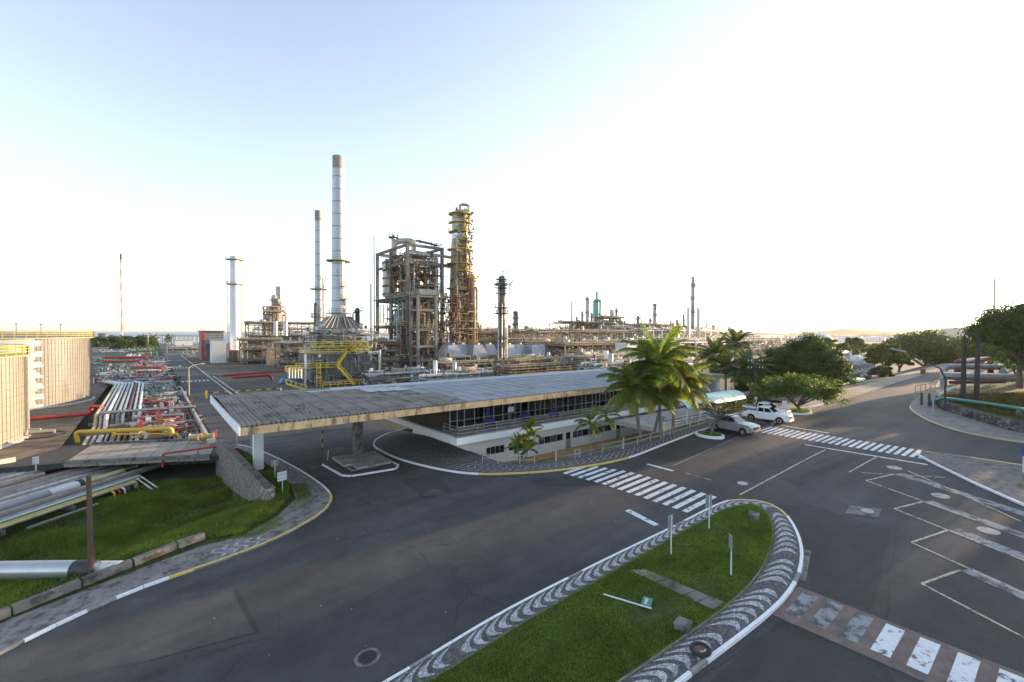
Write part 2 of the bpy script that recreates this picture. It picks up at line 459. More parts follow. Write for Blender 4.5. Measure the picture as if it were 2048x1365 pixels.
# asphalt patches
def patch(pts, m, dz=.004):
    return sheet('asphalt_patch', pts, lambda x, y: g(x, y) + dz, m, 2.0, par=None)
pp = lambda px: uv(px)
patch(pp([(130, 1215), (470, 1175), (515, 1262), (300, 1320), (60, 1365), (0, 1365), (0, 1270)]), M_asph3)
patch(pp([(1130, 952), (1060, 962), (1075, 975), (1250, 972), (1290, 960), (1240, 950)]), M_asph2, .003)
patch(pp([(850, 985), (870, 978), (893, 984), (888, 990), (845, 993)]), M_asph3, .005)
patch(pp([(800, 960), (880, 955), (905, 985), (850, 1000)]), M_asph2, .0025)
patch(pp([(1545, 1010), (1620, 1010), (1780, 1060), (1745, 1220), (1620, 1185), (1612, 1100), (1600, 1060)]), M_asph2, .003)
patch(pp([(1560, 960), (1640, 935), (1700, 910), (1720, 915), (1620, 962), (1600, 975)]), M_asph2, .0045)
patch(pp([(1640, 880), (1740, 860), (1830, 880), (1760, 905)]), M_asph3, .003)
patch(pp([(1560, 1240), (1760, 1310), (1790, 1365), (1420, 1365)]), M_asph2, .003)
patch([(37, 22.4), (57, 22.6), (57, 26.9), (51, 26.8), (36, 26.6)], M_asph2, .003)

# ---------------------------------------------------------------- painted markings
def strip(p, q, w, m, name='road_line', par=None, dz=.009):
    """painted line from p to q in plan"""
    p, q = Vector(p[:2]), Vector(q[:2]); d = (q - p); L = d.length; d.normalize(); nn = Vector((-d.y, d.x)) * w / 2
    k = max(1, int(L / 2)); mb = MB(); vs = []; fs = []
    for i in range(k + 1):
        c = p + d * (L * i / k)
        for s in (-1, 1):
            e = c + nn * s; vs.append((e.x, e.y, g(e.x, e.y) + dz))
    for i in range(k): fs.append((2 * i, 2 * i + 2, 2 * i + 3, 2 * i + 1))
    mb.add(vs, fs); o = mb.build(name, m, par)
    if par is None: tag(o, kind='structure')
    return o
zeb = thing('zebra_crossing', None, None, (30, 22, g(30, 22)), kind='structure')
for i in range(15):
    v = 16.75 + i * .79
    u0, u1 = 28.4, 32.2
    if v > 24: u0 -= .12 * (v - 24); u1 -= .3 * (v - 24)
    strip((u0, v), (u1, v - .1), .42, M_mw, 'stripe', zeb)
zeb2 = thing('zebra_crossing', None, None, (54, 15, g(54, 15)), kind='structure')
for i in range(25):
    v = 8.7 + i * .56
    strip((52.2 - .01 * i, v), (55.7 + .01 * i, v), .31, M_mw, 'stripe', zeb2)
strip((25.9, 19.6), (25.4, 16.9), .42, M_mw)
strip((50.0, 16.8), (50.4, 7.9), .28, M_mw)
strip((34.8, 24.2), (34.8, 21.6), .3, M_mw)
for k in range(3): strip((35.0, 20.8 - k * .9), (35.05, 20.2 - k * .9), .25, M_mw2)
strip((57.6, 21.8), (57.2, 17.0), .3, M_mw)
strip((33.7, 15.5), (49.4, 14.9), .13, M_my)
strip((36, 22.35), (58, 22.6), .22, M_conc_d); strip((58, 22.7), (82, 22.9), .3, M_conc_d)
for a, b in [((44, 11.6), (50, 11.2)), ((47.4, 8.6), (44.6, 5.6)), ((44.6, 5.6), (41.2, 2.2)), ((44.5, 10.9), (47.5, 6.4))]: strip(a, b, .11, M_my)
for T, S in [((42.8, 10.2), (45.9, 9.1)), ((38.3, 7.6), (40.9, 6.6)), ((33.7, 5.9), (37.0, 4.8)), ((29.2, 4.7), (32.0, 3.7))]:
    d = (-.45, -.893)
    strip(T, S, .13, M_my); strip(T, (T[0] + d[0] * 7, T[1] + d[1] * 7), .12, M_my)
    strip((S[0] + .25, S[1] - .2), (S[0] + .25 + d[0] * 8, S[1] - .2 + d[1] * 8), .75, M_mw2, 'worn_band', dz=.007)
def disc(px, r, m, dz=.008, name='painted_disc'):
    p = G(*px); mb = MB(); vs = [(p.x, p.y, g(p.x, p.y) + dz)]; k = 20
    for i in range(k):
        a = 2 * PI * i / k; x, y = p.x + r * math.cos(a), p.y + r * math.sin(a); vs.append((x, y, g(x, y) + dz))
    mb.add(vs, [(0, 1 + i, 1 + (i + 1) % k) for i in range(k)]); return tag(mb.build(name, m), kind='structure')
disc((1789, 936), .5, M_disc); disc((1881, 992), .5, M_disc); disc((1977, 1062), .5, M_disc); disc((1485, 967), .38, M_conc_w, name='painted_manhole')
# raised brown crossing, lower right
sheet('brown_crossing', [(24.75, 8.5), (24.9, -8), (22.1, -8), (21.7, 8.6)], lambda x, y: g(x, y) + .03, M_brown, 1.5, skirt=.05)
bl = thing('crossing_blocks', None, None, (23.5, 4, g(23.5, 4)), kind='structure')
for i, px in enumerate([(1599, 1215), (1652, 1231), (1715, 1253), (1778, 1277), (1850, 1305), (1931, 1333), (2020, 1360)]):
    p = G(*px); strip((22.3, p.y), (24.55, p.y - .02), .62, M_mw2 if i < 3 else M_mw, 'block', bl, dz=.036)
# manholes
M_iron = mat('cast_iron', (.035, .035, .037), .6, .4, var=.3, scale=9, bump=.5, bscale=30)
p = G(735, 1315)
mh = thing('manhole', 'round iron manhole with a broken concrete collar in the near road', 'manhole', p)
MB().lathe((p.x, p.y, p.z + .0), [(.4, .012), (.52, .016), (.53, .0)], 24).drape(p).build('collar', M_conc_d, mh)
mb = MB().lathe((p.x, p.y, p.z), [(.39, .002), (.39, .016), (.001, .016)], 20)
for k in range(5): mb.box(p.x - .28, p.x + .28, p.y - .26 + k * .12, p.y - .21 + k * .12, p.z + .014, p.z + .022)
mb.drape(p).build('cover', M_iron, mh)
pl = thing('manhole', 'rectangular concrete access slab with a pale round cover in the tarmac', 'manhole', G(1730, 1022))
q = [G(*x) for x in [(1700, 1012), (1765, 1018), (1755, 1037), (1690, 1027)]]
mb = MB(); mb.prism([(a.x, a.y) for a in q], lambda x, y: g(x, y) - .02, lambda x, y: g(x, y) + .03); mb.build('slab', M_conc_d, pl)
p = G(1735, 1023); MB().lathe((p.x, p.y, p.z), [(.36, .028), (.36, .042), (.001, .042)], 20).drape(p).build('cover', M_conc_w, pl)
# cracked trench edges in the near road
strip(uv([(470, 1178)])[0], uv([(515, 1265)])[0], .2, M_asph2, 'tar_joint', dz=.007); strip(uv([(515, 1265)])[0], uv([(250, 1335)])[0], .08, M_asph2, 'tar_joint', dz=.0075)
strip(uv([(1612, 1100)])[0], uv([(1600, 1160)])[0], .5, M_conc_d, 'gutter', dz=.005)
for a, b in [((1385, 1365), (1820, 1060)), ((1790, 1060), (1770, 1235)), ((640, 1090), (1010, 1010))]:
    P0, P1 = Vector(G(*a)[:2]), Vector(G(*b)[:2]); prev = P0
    for i in range(1, 10):
        c = P0.lerp(P1, i / 9) + Vector((rnd.uniform(-.12, .12), rnd.uniform(-.12, .12))); strip(prev, c, .035, M_asph2, 'tar_joint', dz=.0085); prev = c

# ---------------------------------------------------------------- kerbs
def kerb(par, pts, colour, w=.17, h=.14, step=1.0, side=1):
    """kerb stones along a plan polyline; colour(i, point) picks the paint; side: which way the stone's body lies"""
    P = resample(pts, step)
    for i in range(len(P) - 1):
        a, b = Vector(P[i]), Vector(P[i + 1]); d = (b - a); L = d.length
        if L < .1: continue
        d /= L; nn = Vector((-d.y, d.x)) * w * side; a2, b2 = a + d * .012, b - d * .012; c = .02
        mb = MB(); vs = []
        for q_ in (a2, b2):
            for o_, z in ((Vector((0, 0)), -.1), (Vector((0, 0)), h - c), (nn * .15, h), (nn, h), (nn, -.1)):
                e = q_ + o_; vs.append((e.x, e.y, g(e.x, e.y) + z + rnd.uniform(-.004, .004)))
        fs = [(k, k + 1, k + 6, k + 5) for k in range(4)] + [(4, 3, 2, 1, 0), (5, 6, 7, 8, 9)]
        mb.add(vs, fs); mb.build('kerb_stone', colour(i, P[i]), par)

# median ------------------------------------------------------------------------------------------------
MED_OUT = [(-6, 16.6), (2, 16.6), (7.3, 16.6), (12.9, 16.8), (19.5, 16.5), (25.1, 16.1), (31.0, 15.75), (32.6, 15.1), (33.5, 13.7), (32.7, 12.1), (30.6, 10.6), (28.3, 9.5), (25.9, 8.8), (23.5, 8.5), (21.1, 8.55), (18.1, 8.8), (15.4, 9.05), (8, 9.6), (-6, 10.4)]
MED_IN = [(-6, 15.3), (2, 15.4), (8.5, 15.4), (13.5, 15.5), (20.5, 15.3), (26.1, 15.2), (29.8, 15.0), (31.7, 14.5), (32.4, 13.7), (31.2, 12.4), (28.8, 11.25), (26.2, 10.5), (23.5, 10.05), (21, 10.0), (19.4, 10.05), (17.8, 10.2), (15.3, 10.4), (8, 11.0), (-6, 11.8)]
med_o = spline(MED_OUT, 5); med_i = spline(MED_IN, 5)
median = thing('median', None, None, (20, 13, g(20, 13)), kind='structure')
sheet('mosaic_base', med_o, lambda x, y: g(x, y) + .125, M_cob_d, 1.5, par=median)
sheet('turf', med_i, lambda x, y: g(x, y) + .16, M_turf, 1.5, par=median)
yel = lambda i, p: (M_ky if 31.5 < p[0] and p[1] > 11.8 else (M_kg if (i % 9 == 5 and p[0] < 27) else M_kw))
kerb(median, med_o, yel, side=-1)
kerb(median, med_i, lambda i, p: M_kg, w=.07, h=.17, step=1.3, side=-1)
# white wave bands laid across the mosaic strip
def lerp2(a, b, t): return (a[0] + (b[0] - a[0]) * t, a[1] + (b[1] - a[1]) * t)
def along(poly, n):
    L = [0]
    for a, b in zip(poly[:-1], poly[1:]): L.append(L[-1] + math.dist(a, b))
    out = []; k = 0
    for i in range(n + 1):
        s = L[-1] * i / n
        while k < len(L) - 2 and L[k + 1] < s: k += 1
        out.append(lerp2(poly[k], poly[k + 1], (s - L[k]) / max(1e-6, L[k + 1] - L[k])))
    return out
NW = 118
oo, ii = along(med_o, NW * 8), along(med_i, NW * 8)
def strip_pt(s, t):
    s = max(0, min(NW * 8 - .001, s * 8)); k = int(s); f = s - k
    return lerp2(lerp2(oo[k], oo[k + 1], f), lerp2(ii[k], ii[k + 1], f), t)
for w_ in range(10, NW - 8):
    jit = rnd.uniform(-.06, .06)
    if rnd.random() < .05: continue
    mb = MB(); vs = []; fs = []; m_ = 9
    t0, t1 = rnd.uniform(.15, .2), rnd.uniform(.9, .98)
    for k in range(m_ + 1):
        t = t0 + (t1 - t0) * k / m_; x = k / m_
        bow = .95 * (4 * x * (1 - x)) + .12 * x; thick = .1 + .52 * math.sin(PI * min(1, x * 1.02)) ** .7
        for e in (-1, 1):
            q = strip_pt(w_ + jit - bow + e * thick * .5 + rnd.uniform(-.025, .025), t); vs.append((q[0], q[1], g(*q) + .132))
    fs = [(2 * k, 2 * k + 1, 2 * k + 3, 2 * k + 2) for k in range(m_)]
    mb.add(vs, fs); o = mb.build('wave_band', M_cob_w, median)
# stepping strip across the grass
q = uv([(1262, 1148), (1290, 1146), (1450, 1214), (1428, 1228)])
for k in range(6):
    a, b = lerp2(q[0], q[3], k / 6), lerp2(q[0], q[3], (k + .94) / 6); c, d = lerp2(q[1], q[2], (k + .94) / 6), lerp2(q[1], q[2], k / 6)
    MB().prism([a, b, c, d], lambda x, y: g(x, y) + .1, lambda x, y, k=k: g(x, y) + .19 + .01 * (k % 2)).build('path_slab', M_conc_d if k else M_conc_w, median)
# left pavement and kerb ------------------------------------------------------------------------------
LK = [(-80, -9.5), (-40, 10.6), (-12, 25.8), (-5.3, 29.6), (-3.3, 30.7), (-1.1, 31.55), (.8, 31.85), (3.4, 32.0), (6.5, 32.7), (9.6, 34.5), (11.0, 36.4), (11.5, 38.4), (11.5, 42), (11.0, 48), (10.2, 54.5), (9.2, 59.4), (8.0, 62.5)]
lk = spline(LK, 6)
left_pave = thing('left_pavement', None, None, (4, 33, g(4, 33)), kind='structure')
inner = [(7.4, 62.5), (8.3, 58), (9.3, 49.5), (9.5, 43), (9.0, 39), (7.0, 36.2), (4.6, 34.6), (2.4, 35.0), (-1, 34.2), (-5.5, 32.8), (-12, 28.8), (-40, 13.6), (-80, -6.5)]
sheet('paving', lk + inner, lambda x, y: g(x, y) + .115, mat('cracked_paving', (.2, .19, .175), .9, var=.35, scale=1.2, bump=.4, bscale=7, stain=(.075, .075, .06), stain_at=.5, stain_scale=1.6), 1.0, skirt=.4, par=left_pave)
def lkc(i, p):
    u = p[0]
    if p[1] > 37.2: return M_kw
    if u > .6: return M_ky
    return M_kw if i % 3 != 1 else M_kg
kerb(left_pave, lk, lkc, step=1.15, side=1)
# remnant of the wave mosaic
for k in range(5):
    mb = MB(); vs = []; m_ = 12
    for j in range(m_ + 1):
        t = j / m_; q = (3.2 + k * .62 + .28 * math.sin(t * 2 * PI), 32.35 + .06 * k + t * (1.55 - .06 * k) - .12 * (k == 4))
        for e in (-1, 1): vs.append((q[0] + e * .14 + rnd.uniform(-.02, .02), q[1], g(*q) + .121))
    mb.add(vs, [(2 * j, 2 * j + 1, 2 * j + 3, 2 * j + 2) for j in range(m_)]); mb.build('wave_band', M_cob_w, left_pave)
# strip of mixed mosaic beside the drive
sheet('mosaic_strip', [(11.2, 38.6), (11.2, 42), (10.7, 48), (9.9, 54.5), (8.9, 59.3), (8.5, 58), (9.4, 49.5), (9.7, 43), (9.6, 40)], lambda x, y: g(x, y) + .123, M_cob_m, 1.5, par=left_pave)
# grass bank
bank_poly = [(7.4, 62.2), (8.3, 58), (9.3, 49.5), (9.5, 43), (9.0, 39), (7.0, 36.2), (4.6, 34.6), (2.4, 35.0), (-1, 34.2), (-5.5, 32.8), (-12, 28.8), (-40, 13.6), (-40, 60), (-12, 66.5), (0, 61.2), (5.8, 58.2)]
M_bank = mat('bank_soil', (.055, .07, .022), 1.0, var=.45, scale=.9, bump=.5, bscale=12, stain=(.1, .09, .055), stain_at=.6, stain_scale=.5, spec=.05)
sheet('grass_bank', bank_poly, lambda x, y: bank_z(x, y) + .06, M_bank, 1.0)

# gatehouse pavement ------------------------------------------------------------------------------------
GK = [(27.5, 57.5), (24.5, 56), (22.2, 53.8), (20.5, 51.4), (19.5, 48.6), (19.4, 43.5), (20.4, 38.3), (22.1, 33.9), (25.0, 30.9), (28.7, 28.5), (34.3, 26.55), (41.2, 26.5), (51.2, 26.6)]
gk = spline(GK, 6)
gate_pave = thing('gatehouse_pavement', None, None, (24, 34, g(24, 34)), kind='structure')
gi = [(52, 27.8), (47.4, 27.7), (40.7, 28.1), (36.5, 28.6), (31.5, 29.9), (29.6, 30.7), (26.6, 32.6), (25.7, 34.2), (25.7, 39.2), (25.7, 57.5)]
sheet('paving', gk + gi, lambda x, y: g(x, y) + .12, M_cob_d, 1.2, skirt=.8, par=gate_pave)
kerb(gate_pave, gk, lambda i, p: (M_ky if 22.3 < p[0] < 34 and p[1] < 34.5 else M_kw), step=1.1, side=-1)
# zig-zag white bands
gko = along(gk, 400)
zz = [(x, inner_v(x) - .3) if x > 26.6 else (25.4, y) for x, y in [(25, 57), (25, 54), (25, 50), (25, 46), (25, 43), (25, 40), (25, 38), (25, 36), (27, 0), (29, 0), (31.5, 0), (34, 0), (38, 0), (43, 0), (48, 0), (51.2, 0)]]
gki = along(zz, 400)
def gp(s, t):
    s = max(0, min(399.99, s)); k = int(s); f = s - k; a, b = lerp2(gko[k], gko[k + 1], f), lerp2(gki[k], gki[k + 1], f); return lerp2(a, b, t)
for k in range(8, 392, 5):
    far = gp(k, 0)[1] > 37
    mb = MB(); vs = []; w = .34 if not far else .28
    zs = [(.1, 0), (.36, 3.4), (.42, .4), (.64, 4.2), (.7, 1.2), (.94, 4.6)]
    for t, ds in zs:
        for e in (-1, 1):
            q = gp(k + ds * .8 + e * w * 1.5, t); vs.append((q[0], q[1], g(*q) + .128))
    mb.add(vs, [(2 * j, 2 * j + 1, 2 * j + 3, 2 * j + 2) for j in range(len(zs) - 1)])
    mb.build('zigzag_band', M_cob_m if far else M_cob_w, gate_pave)
# sunken tan path and the bank down to it
sheet('sunken_path', [(25.7, 36.4), (30, 36.6), (76, 36.9), (76, 40.5), (25.7, 40.5)], lambda x, y: -.72 + ss((29 - x) / 3.0) * 1.0, M_path, 1.0)
def b2(u, v):
    iv = inner_v(u); t = ss((v - iv) / max(.5, (36.9 - iv)))
    top = g(u, iv) + .1; lo = -.7 + ss((29 - u) / 3.0) * 1.0
    return top + (lo - top) * t
up = [(25.7, 34.0), (26.6, 32.5), (29.6, 30.6), (31.5, 29.8), (36.5, 28.5), (40.7, 28.0), (47.4, 27.6), (52, 27.7), (58, 27.6), (76, 27.6)]
sheet('path_bank', up + [(76, 36.95), (50, 36.95), (30, 36.95), (25.7, 36.8)], b2, mat('bank_gravel', (.16, .15, .12), .95, var=.4, scale=1.4, bump=.5, bscale=12, stain=(.05, .06, .025), stain_at=.52, stain_scale=.8), .8)
kerb(gate_pave, [(30.5, 36.6), (40, 36.75), (60, 36.8)], lambda i, p: M_conc_w, w=.25, h=-2.2, step=2.0) if False else None
mb = MB()
for a in range(31, 62, 3): mb.box(a, a + 2.96, 36.3, 36.62, -.8, -.5)
path_edge = tag(mb.build('path_edging', M_conc_w), kind='structure')

# canopy island ------------------------------------------------------------------------------------------
isl = thing('canopy_island', None, None, (16, 44.5, g(16, 44.5)), kind='structure')
ip = [(13.3, 46.6), (13.7, 41.6), (14.1, 41.2), (17.9, 40.0), (18.4, 40.4), (18.3, 46.5), (16.8, 52.2), (14.6, 52.4)]
sheet('paving', ip, lambda x, y: g(x, y) + .1, M_cob_d, 1.2, skirt=.2, par=isl)
kerb(isl, ip[:6], lambda i, p: M_kw, step=.95, side=-1)

# right-hand traffic island, pavement and retaining wall --------------------------------------------------
risl = thing('traffic_island', None, None, (52, 4, g(52, 4)), kind='structure')
rp_ = [(53.6, 9.1), (54.7, 8.8), (55.3, 7.2), (55.4, 2.8), (56, -8), (37, -8), (40, -2), (44.5, 2.3), (47.3, 4.8), (51.4, 7.8)]
sheet('paving', rp_, lambda x, y: g(x, y) + .1, mat('gravel_paving', (.15, .145, .135), .95, var=.45, scale=2.2, bump=.6, bscale=9, stain=(.06, .065, .04), stain_at=.55, stain_scale=1.0), 1.2, skirt=.2, par=risl)
kerb(risl, [(37, -8), (40, -2), (44.5, 2.3), (47.3, 4.8), (51.4, 7.8), (53.6, 9.1), (54.5, 8.9)], lambda i, p: M_kw, side=1)
kerb(risl, [(54.7, 8.8), (55.3, 7.2), (55.4, 2.8), (56, -8)], lambda i, p: M_ky if p[1] < 6 else M_kg, side=1)
RK = [(66.0, -12), (65.8, -4), (66.2, 3.5), (67.5, 7.3), (70.6, 10.1), (75.8, 12.7), (83.8, 15.2), (96.8, 16.5), (105, 17.0), (125, 18.2), (145, 19.6), (330, 19.9)]
rk = spline(RK, 5)
WALL = [(70.8, -12), (70.9, -4), (72.3, 3.8), (75.3, 6.4), (79.9, 9.3), (84.6, 11.9), (88.5, 13.0)]
rpave = thing('right_pavement', None, None, (75, 9, g(75, 9)), kind='structure')
sheet('paving', rk + [(330, 17.5), (145, 17.4), (105, 15.4), (90, 13.8)] + list(reversed(WALL)), lambda x, y: g(x, y) + .11, mat('pavement_concrete', (.22, .21, .19), .9, var=.25, scale=.9, bump=.25, bscale=9, stain=(.1, .09, .07), stain_at=.55, stain_scale=1.0), 1.5, skirt=.2, par=rpave)
kerb(rpave, rk[:-10], lambda i, p: (M_ky if p[0] < 84 else M_kg), step=1.5, side=-1)
def hill_z(u, v):
    d = 1e9
    for a, b in zip(WALL[:-1], WALL[1:]):
        A, B, Pp = Vector(a), Vector(b), Vector((u, v)); t = max(0, min(1, (Pp - A).dot(B - A) / (B - A).length_squared)); d = min(d, (A + (B - A) * t - Pp).length)
    if u > 88: d = min(d, max(0, 13.8 + (u - 90) * .06 - v) * .7 + .4)
    return g(u, v) + 1.05 + 5.2 * (1 - math.exp(-d * .05)) - 1.0 * ss((u - 88) / 10)
hill = [(70.8, -45), (70.8, -12)] + WALL[1:] + [(90.5, 13.5), (105, 15.2), (145, 17.2), (330, 17.3), (330, -45)]
M_dryg = mat('dry_grass_soil', (.075, .07, .03), .95, var=.4, scale=1.0, bump=.5, bscale=14, stain=(.05, .055, .02), stain_at=.5, stain_scale=.4)
sheet('grass_hill', hill, hill_z, M_dryg, 4.0)
# far-left verge of the main road
sheet('road_verge', [(69, 23.4), (330, 23.2), (330, 26.6), (69, 26.8)], lambda x, y: g(x, y) + .09, mat('verge_concrete', (.26, .23, .18), .9, var=.3, scale=.6, bump=.3, bscale=6, stain=(.13, .13, .05), stain_at=.52, stain_scale=.35), 3.0, skirt=.15)
kerb(thing('verge_kerb', None, None, (69, 23.3, g(69, 23.3)), kind='structure'), [(69, 23.3), (170, 23.1)], lambda i, p: M_conc_d, step=2.5, side=1)
# planting bed and yard behind the parking bays
sheet('yard', [(56.9, 23.3), (69.1, 23.3), (69.1, 26.7), (115, 26.6), (115, 31), (76.3, 31), (76.2, 27.8), (56.9, 27.75)], lambda x, y: g(x, y) + .05, M_soil, 2.5)
# ---------------------------------------------------------------- gatehouse with its long canopy roof
M_white = mat('white_render', (.72, .72, .7), .75, var=.06, scale=.7, stain=(.5, .49, .45), stain_at=.6, stain_scale=.6, bump=.08, bscale=20)
M_whiteb = mat('white_band', (.76, .78, .8), .7, var=.05, scale=.6, stain=(.55, .55, .53), stain_at=.63, stain_scale=.7)
M_fascia = mat('fascia_concrete', (.34, .29, .19), .85, var=.25, scale=1.2, streak=.3, stain=(.1, .09, .07), stain_at=.5, stain_scale=1.5, bump=.2, bscale=12)
M_roofa = mat('fibre_cement_old', (.25, .225, .19), .9, var=.3, scale=.45, stain=(.08, .075, .07), stain_at=.55, stain_scale=.8, bump=.15, bscale=16)
M_roofb = mat('fibre_cement_new', (.29, .3, .31), .8, var=.14, scale=.4, stain=(.2, .2, .2), stain_at=.56, stain_scale=.5)
M_roofc = mat('roof_lit_slope_and_patch', (.42, .44, .46), .6, var=.1, scale=.6)  # paler: light on the flatter back slope put into the colour; also for patches
M_soff = mat('soffit', (.25, .22, .17), .9, var=.2, scale=.5)
M_glass = mat('dark_glass', (.015, .018, .02), .08, var=.3, scale=.3, spec=.7)
M_glassb = mat('blue_tint_glass', (.06, .085, .12), .12, var=.25, scale=.4, spec=.7)
M_frame = mat('window_frame', (.42, .43, .44), .5, .3, var=.1)
M_boards = mat('dark_boards', (.05, .04, .032), .7, var=.25, scale=3, streak=.15)
M_rail = mat('galvanised_rail', (.4, .4, .38), .5, .5, var=.2, scale=3, stain=(.3, .2, .12), stain_at=.6, stain_scale=4)
M_blue = mat('blue_plastic', (.02, .035, .2), .5, var=.1)
M_floor = mat('balcony_floor', (.3, .29, .27), .8, var=.2, scale=.7)
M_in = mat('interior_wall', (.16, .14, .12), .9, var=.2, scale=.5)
M_doorp = mat('grey_door', (.3, .28, .25), .6, var=.1, scale=2)
M_dark = mat('dark_steel', (.05, .05, .052), .6, .3, var=.3, scale=2)
gh = thing('gatehouse', 'long two-storey white gatehouse under a wide flat corrugated canopy roof', 'building', (40, 45, -.8))
ZB, ZS, ZT, ZE = -1.0, 2.5, 3.16, 6.03
# lower storey: front wall built round its openings
opens = [(27.85, 30.3, .38, 1.25, 4), (30.85, 34.7, .38, 1.25, 5), (35.3, 39.3, .38, 1.25, 4), (39.75, 40.65, -.72, 1.3, 0), (40.95, 48.5, .38, 1.25, 8), (49.4, 50.3, -.72, 1.3, 0), (50.5, 53.2, .38, 1.25, 3), (56, 59.5, .38, 1.25, 4), (61, 66, .38, 1.25, 5), (68, 73, .38, 1.25, 5)]
FV, BV = 39.3, 52.1
mb = MB(); x = 25.6
for a, b, z0, z1, k in opens:
    mb.box(x, a, FV, FV + .25, ZB, ZS)
    if z0 > -.5: mb.box(a, b, FV, FV + .25, ZB, z0)
    mb.box(a, b, FV, FV + .25, z1, ZS); x = b
mb.box(x, 75, FV, FV + .25, ZB, ZS)
mb.box(25.6, 75, BV - .25, BV, ZB, ZS); mb.box(74.75, 75, FV + .25, BV - .25, ZB, ZS)
mb.build('wall', M_white, gh)
# end wall in three proud panels with dark vertical joints
for a, b in [(39.55, 43.2), (43.45, 47.6), (47.85, 48.9), (49.1, 51.85)]: MB().box(25.6, 25.85, a, b, ZB, ZS - .004).build('wall_panel', M_white, gh)
mb = MB(); mb.box(25.7, 25.82, 39.5, 51.9, ZB, ZS - .01); mb.build('wall_joint', M_dark, gh)
for y0, z0, L in [(43.75, 1.95, .55), (45.3, 2.12, .85), (43.75, 1.62, .5), (45.0, 1.62, 1.2)]:   # weathered words on the end wall, too worn to read
    mb = MB(); y = y0
    while y < y0 + L:
        w = rnd.uniform(.08, .14); mb.box(25.585, 25.6, y - 1.6, y - 1.6 + w, z0 - .55, z0 - .37); y += w + .04
    tag(mb.build('worn_word', M_dark, gh), kind='stuff')
for a, b, z0, z1, k in opens:
    if k:
        w = MB(); w.box(a, b, FV + .1, FV + .14, z0, z0 + .05).box(a, b, FV + .1, FV + .14, z1 - .05, z1)
        for i in range(k + 1):
            x = a + (b - a) * i / k; w.box(max(a, x - .025), min(b, x + .025), FV + .098, FV + .142, z0, z1)
        wo = w.build('window', M_frame, gh)
        for i in range(k):
            p0, p1 = a + (b - a) * i / k + .03, a + (b - a) * (i + 1) / k - .03
            MB().box(p0, p1, FV + .115 + .01 * (i % 2), FV + .125 + .01 * (i % 2), z0 + .05, z1 - .05).build('pane', M_glassb if rnd.random() < .62 and a > 32 else M_glass, wo)
        MB().box(a - .05, b + .05, FV - .06, FV + .1, z0 - .06, z0 - .002).build('sill', M_whiteb, wo)
    else:
        d = MB().box(a, b, FV + .08, FV + .14, z0, z1).build('door', M_doorp, gh)
        MB().box(a + .1, b - .1, FV + .06, FV + .078, z0 + 1.15, z1 - .1).build('pane', M_glass, d)
        MB().box(a + .08, a + .14, FV + .03, FV + .078, z0 + .95, z0 + 1.0).build('handle', M_frame, d)
# floor slab with white band
MB().box(23.25, 75.6, 37.75, 55.2, ZS, ZT).build('floor_slab', M_whiteb, gh)
MB().box(23.6, 75.3, 38.35, 54.8, ZT, ZT + .012).build('balcony_floor', M_floor, gh)
MB().box(23.3, 75.5, 37.8, 38.3, ZT, ZT + .1).build('upstand', M_conc, gh)
# upper storey
UV_ = 41.4
mb = MB(); y = UV_
for i in range(40):
    y0 = UV_ + i * .27
    if y0 > 51.6: break
    mb.box(24.45 + .02 * (i % 2), 24.6, y0, y0 + .26, ZT, ZE)
mb.build('board_wall', M_boards, gh)
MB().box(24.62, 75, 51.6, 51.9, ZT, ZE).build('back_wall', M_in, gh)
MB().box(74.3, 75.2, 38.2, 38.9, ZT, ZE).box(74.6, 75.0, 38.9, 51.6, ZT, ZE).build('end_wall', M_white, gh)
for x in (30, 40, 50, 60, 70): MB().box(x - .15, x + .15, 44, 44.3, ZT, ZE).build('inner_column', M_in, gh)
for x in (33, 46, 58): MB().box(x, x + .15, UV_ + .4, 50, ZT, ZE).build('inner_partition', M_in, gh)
gl = MB(); x = 24.6; i = 0
mull = []
while x < 74.2:
    w = rnd.choice([.75, .9, 1.15, 1.3]); mull.append((x, min(74.2, x + w))); x += w; i += 1
fr = MB()
for a, b in mull:
    fr.box(a - .045, a + .045, UV_ - .05, UV_ + .05, ZT, ZE)
for z in (ZT + .02, ZT + .9, ZE - .5, ZE - .08): fr.box(24.6, 74.3, UV_ - .03, UV_ + .03, z, z + .06)
wo = fr.build('glazing', M_frame, gh)
for a, b in mull:
    if rnd.random() < .12: continue
    MB().box(a + .046, b - .046, UV_ - .008, UV_ + .008, ZT + .96, ZE - .5).build('pane', M_glass, wo)
    if rnd.random() < .6: MB().box(a + .046, b - .046, UV_ - .012, UV_ + .012, ZT + .08, ZT + .9).build('pane', M_glass, wo)
    MB().box(a + .046, b - .046, UV_ - .008, UV_ + .008, ZE - .44, ZE - .08).build('pane', M_glass, wo)
# balcony rail
rl = MB()
RV = 38.05
for a, b in (((23.55, RV), (75, RV)), ((23.55, RV), (23.55, 40.8))):
    d = Vector((b[0] - a[0], b[1] - a[1])); n_ = max(1, round(d.length / 2.3))
    for i in range(n_ + 1):
        q = (a[0] + d.x * i / n_, a[1] + d.y * i / n_); rl.tube([(q[0], q[1], ZT), (q[0], q[1], ZT + 1.0)], .035, 5)
    for h in (.35, .7, 1.0): rl.tube([(a[0], a[1], ZT + h), (b[0], b[1], ZT + h)], .03, 5)
rl.build('balcony_rail', M_rail, gh)
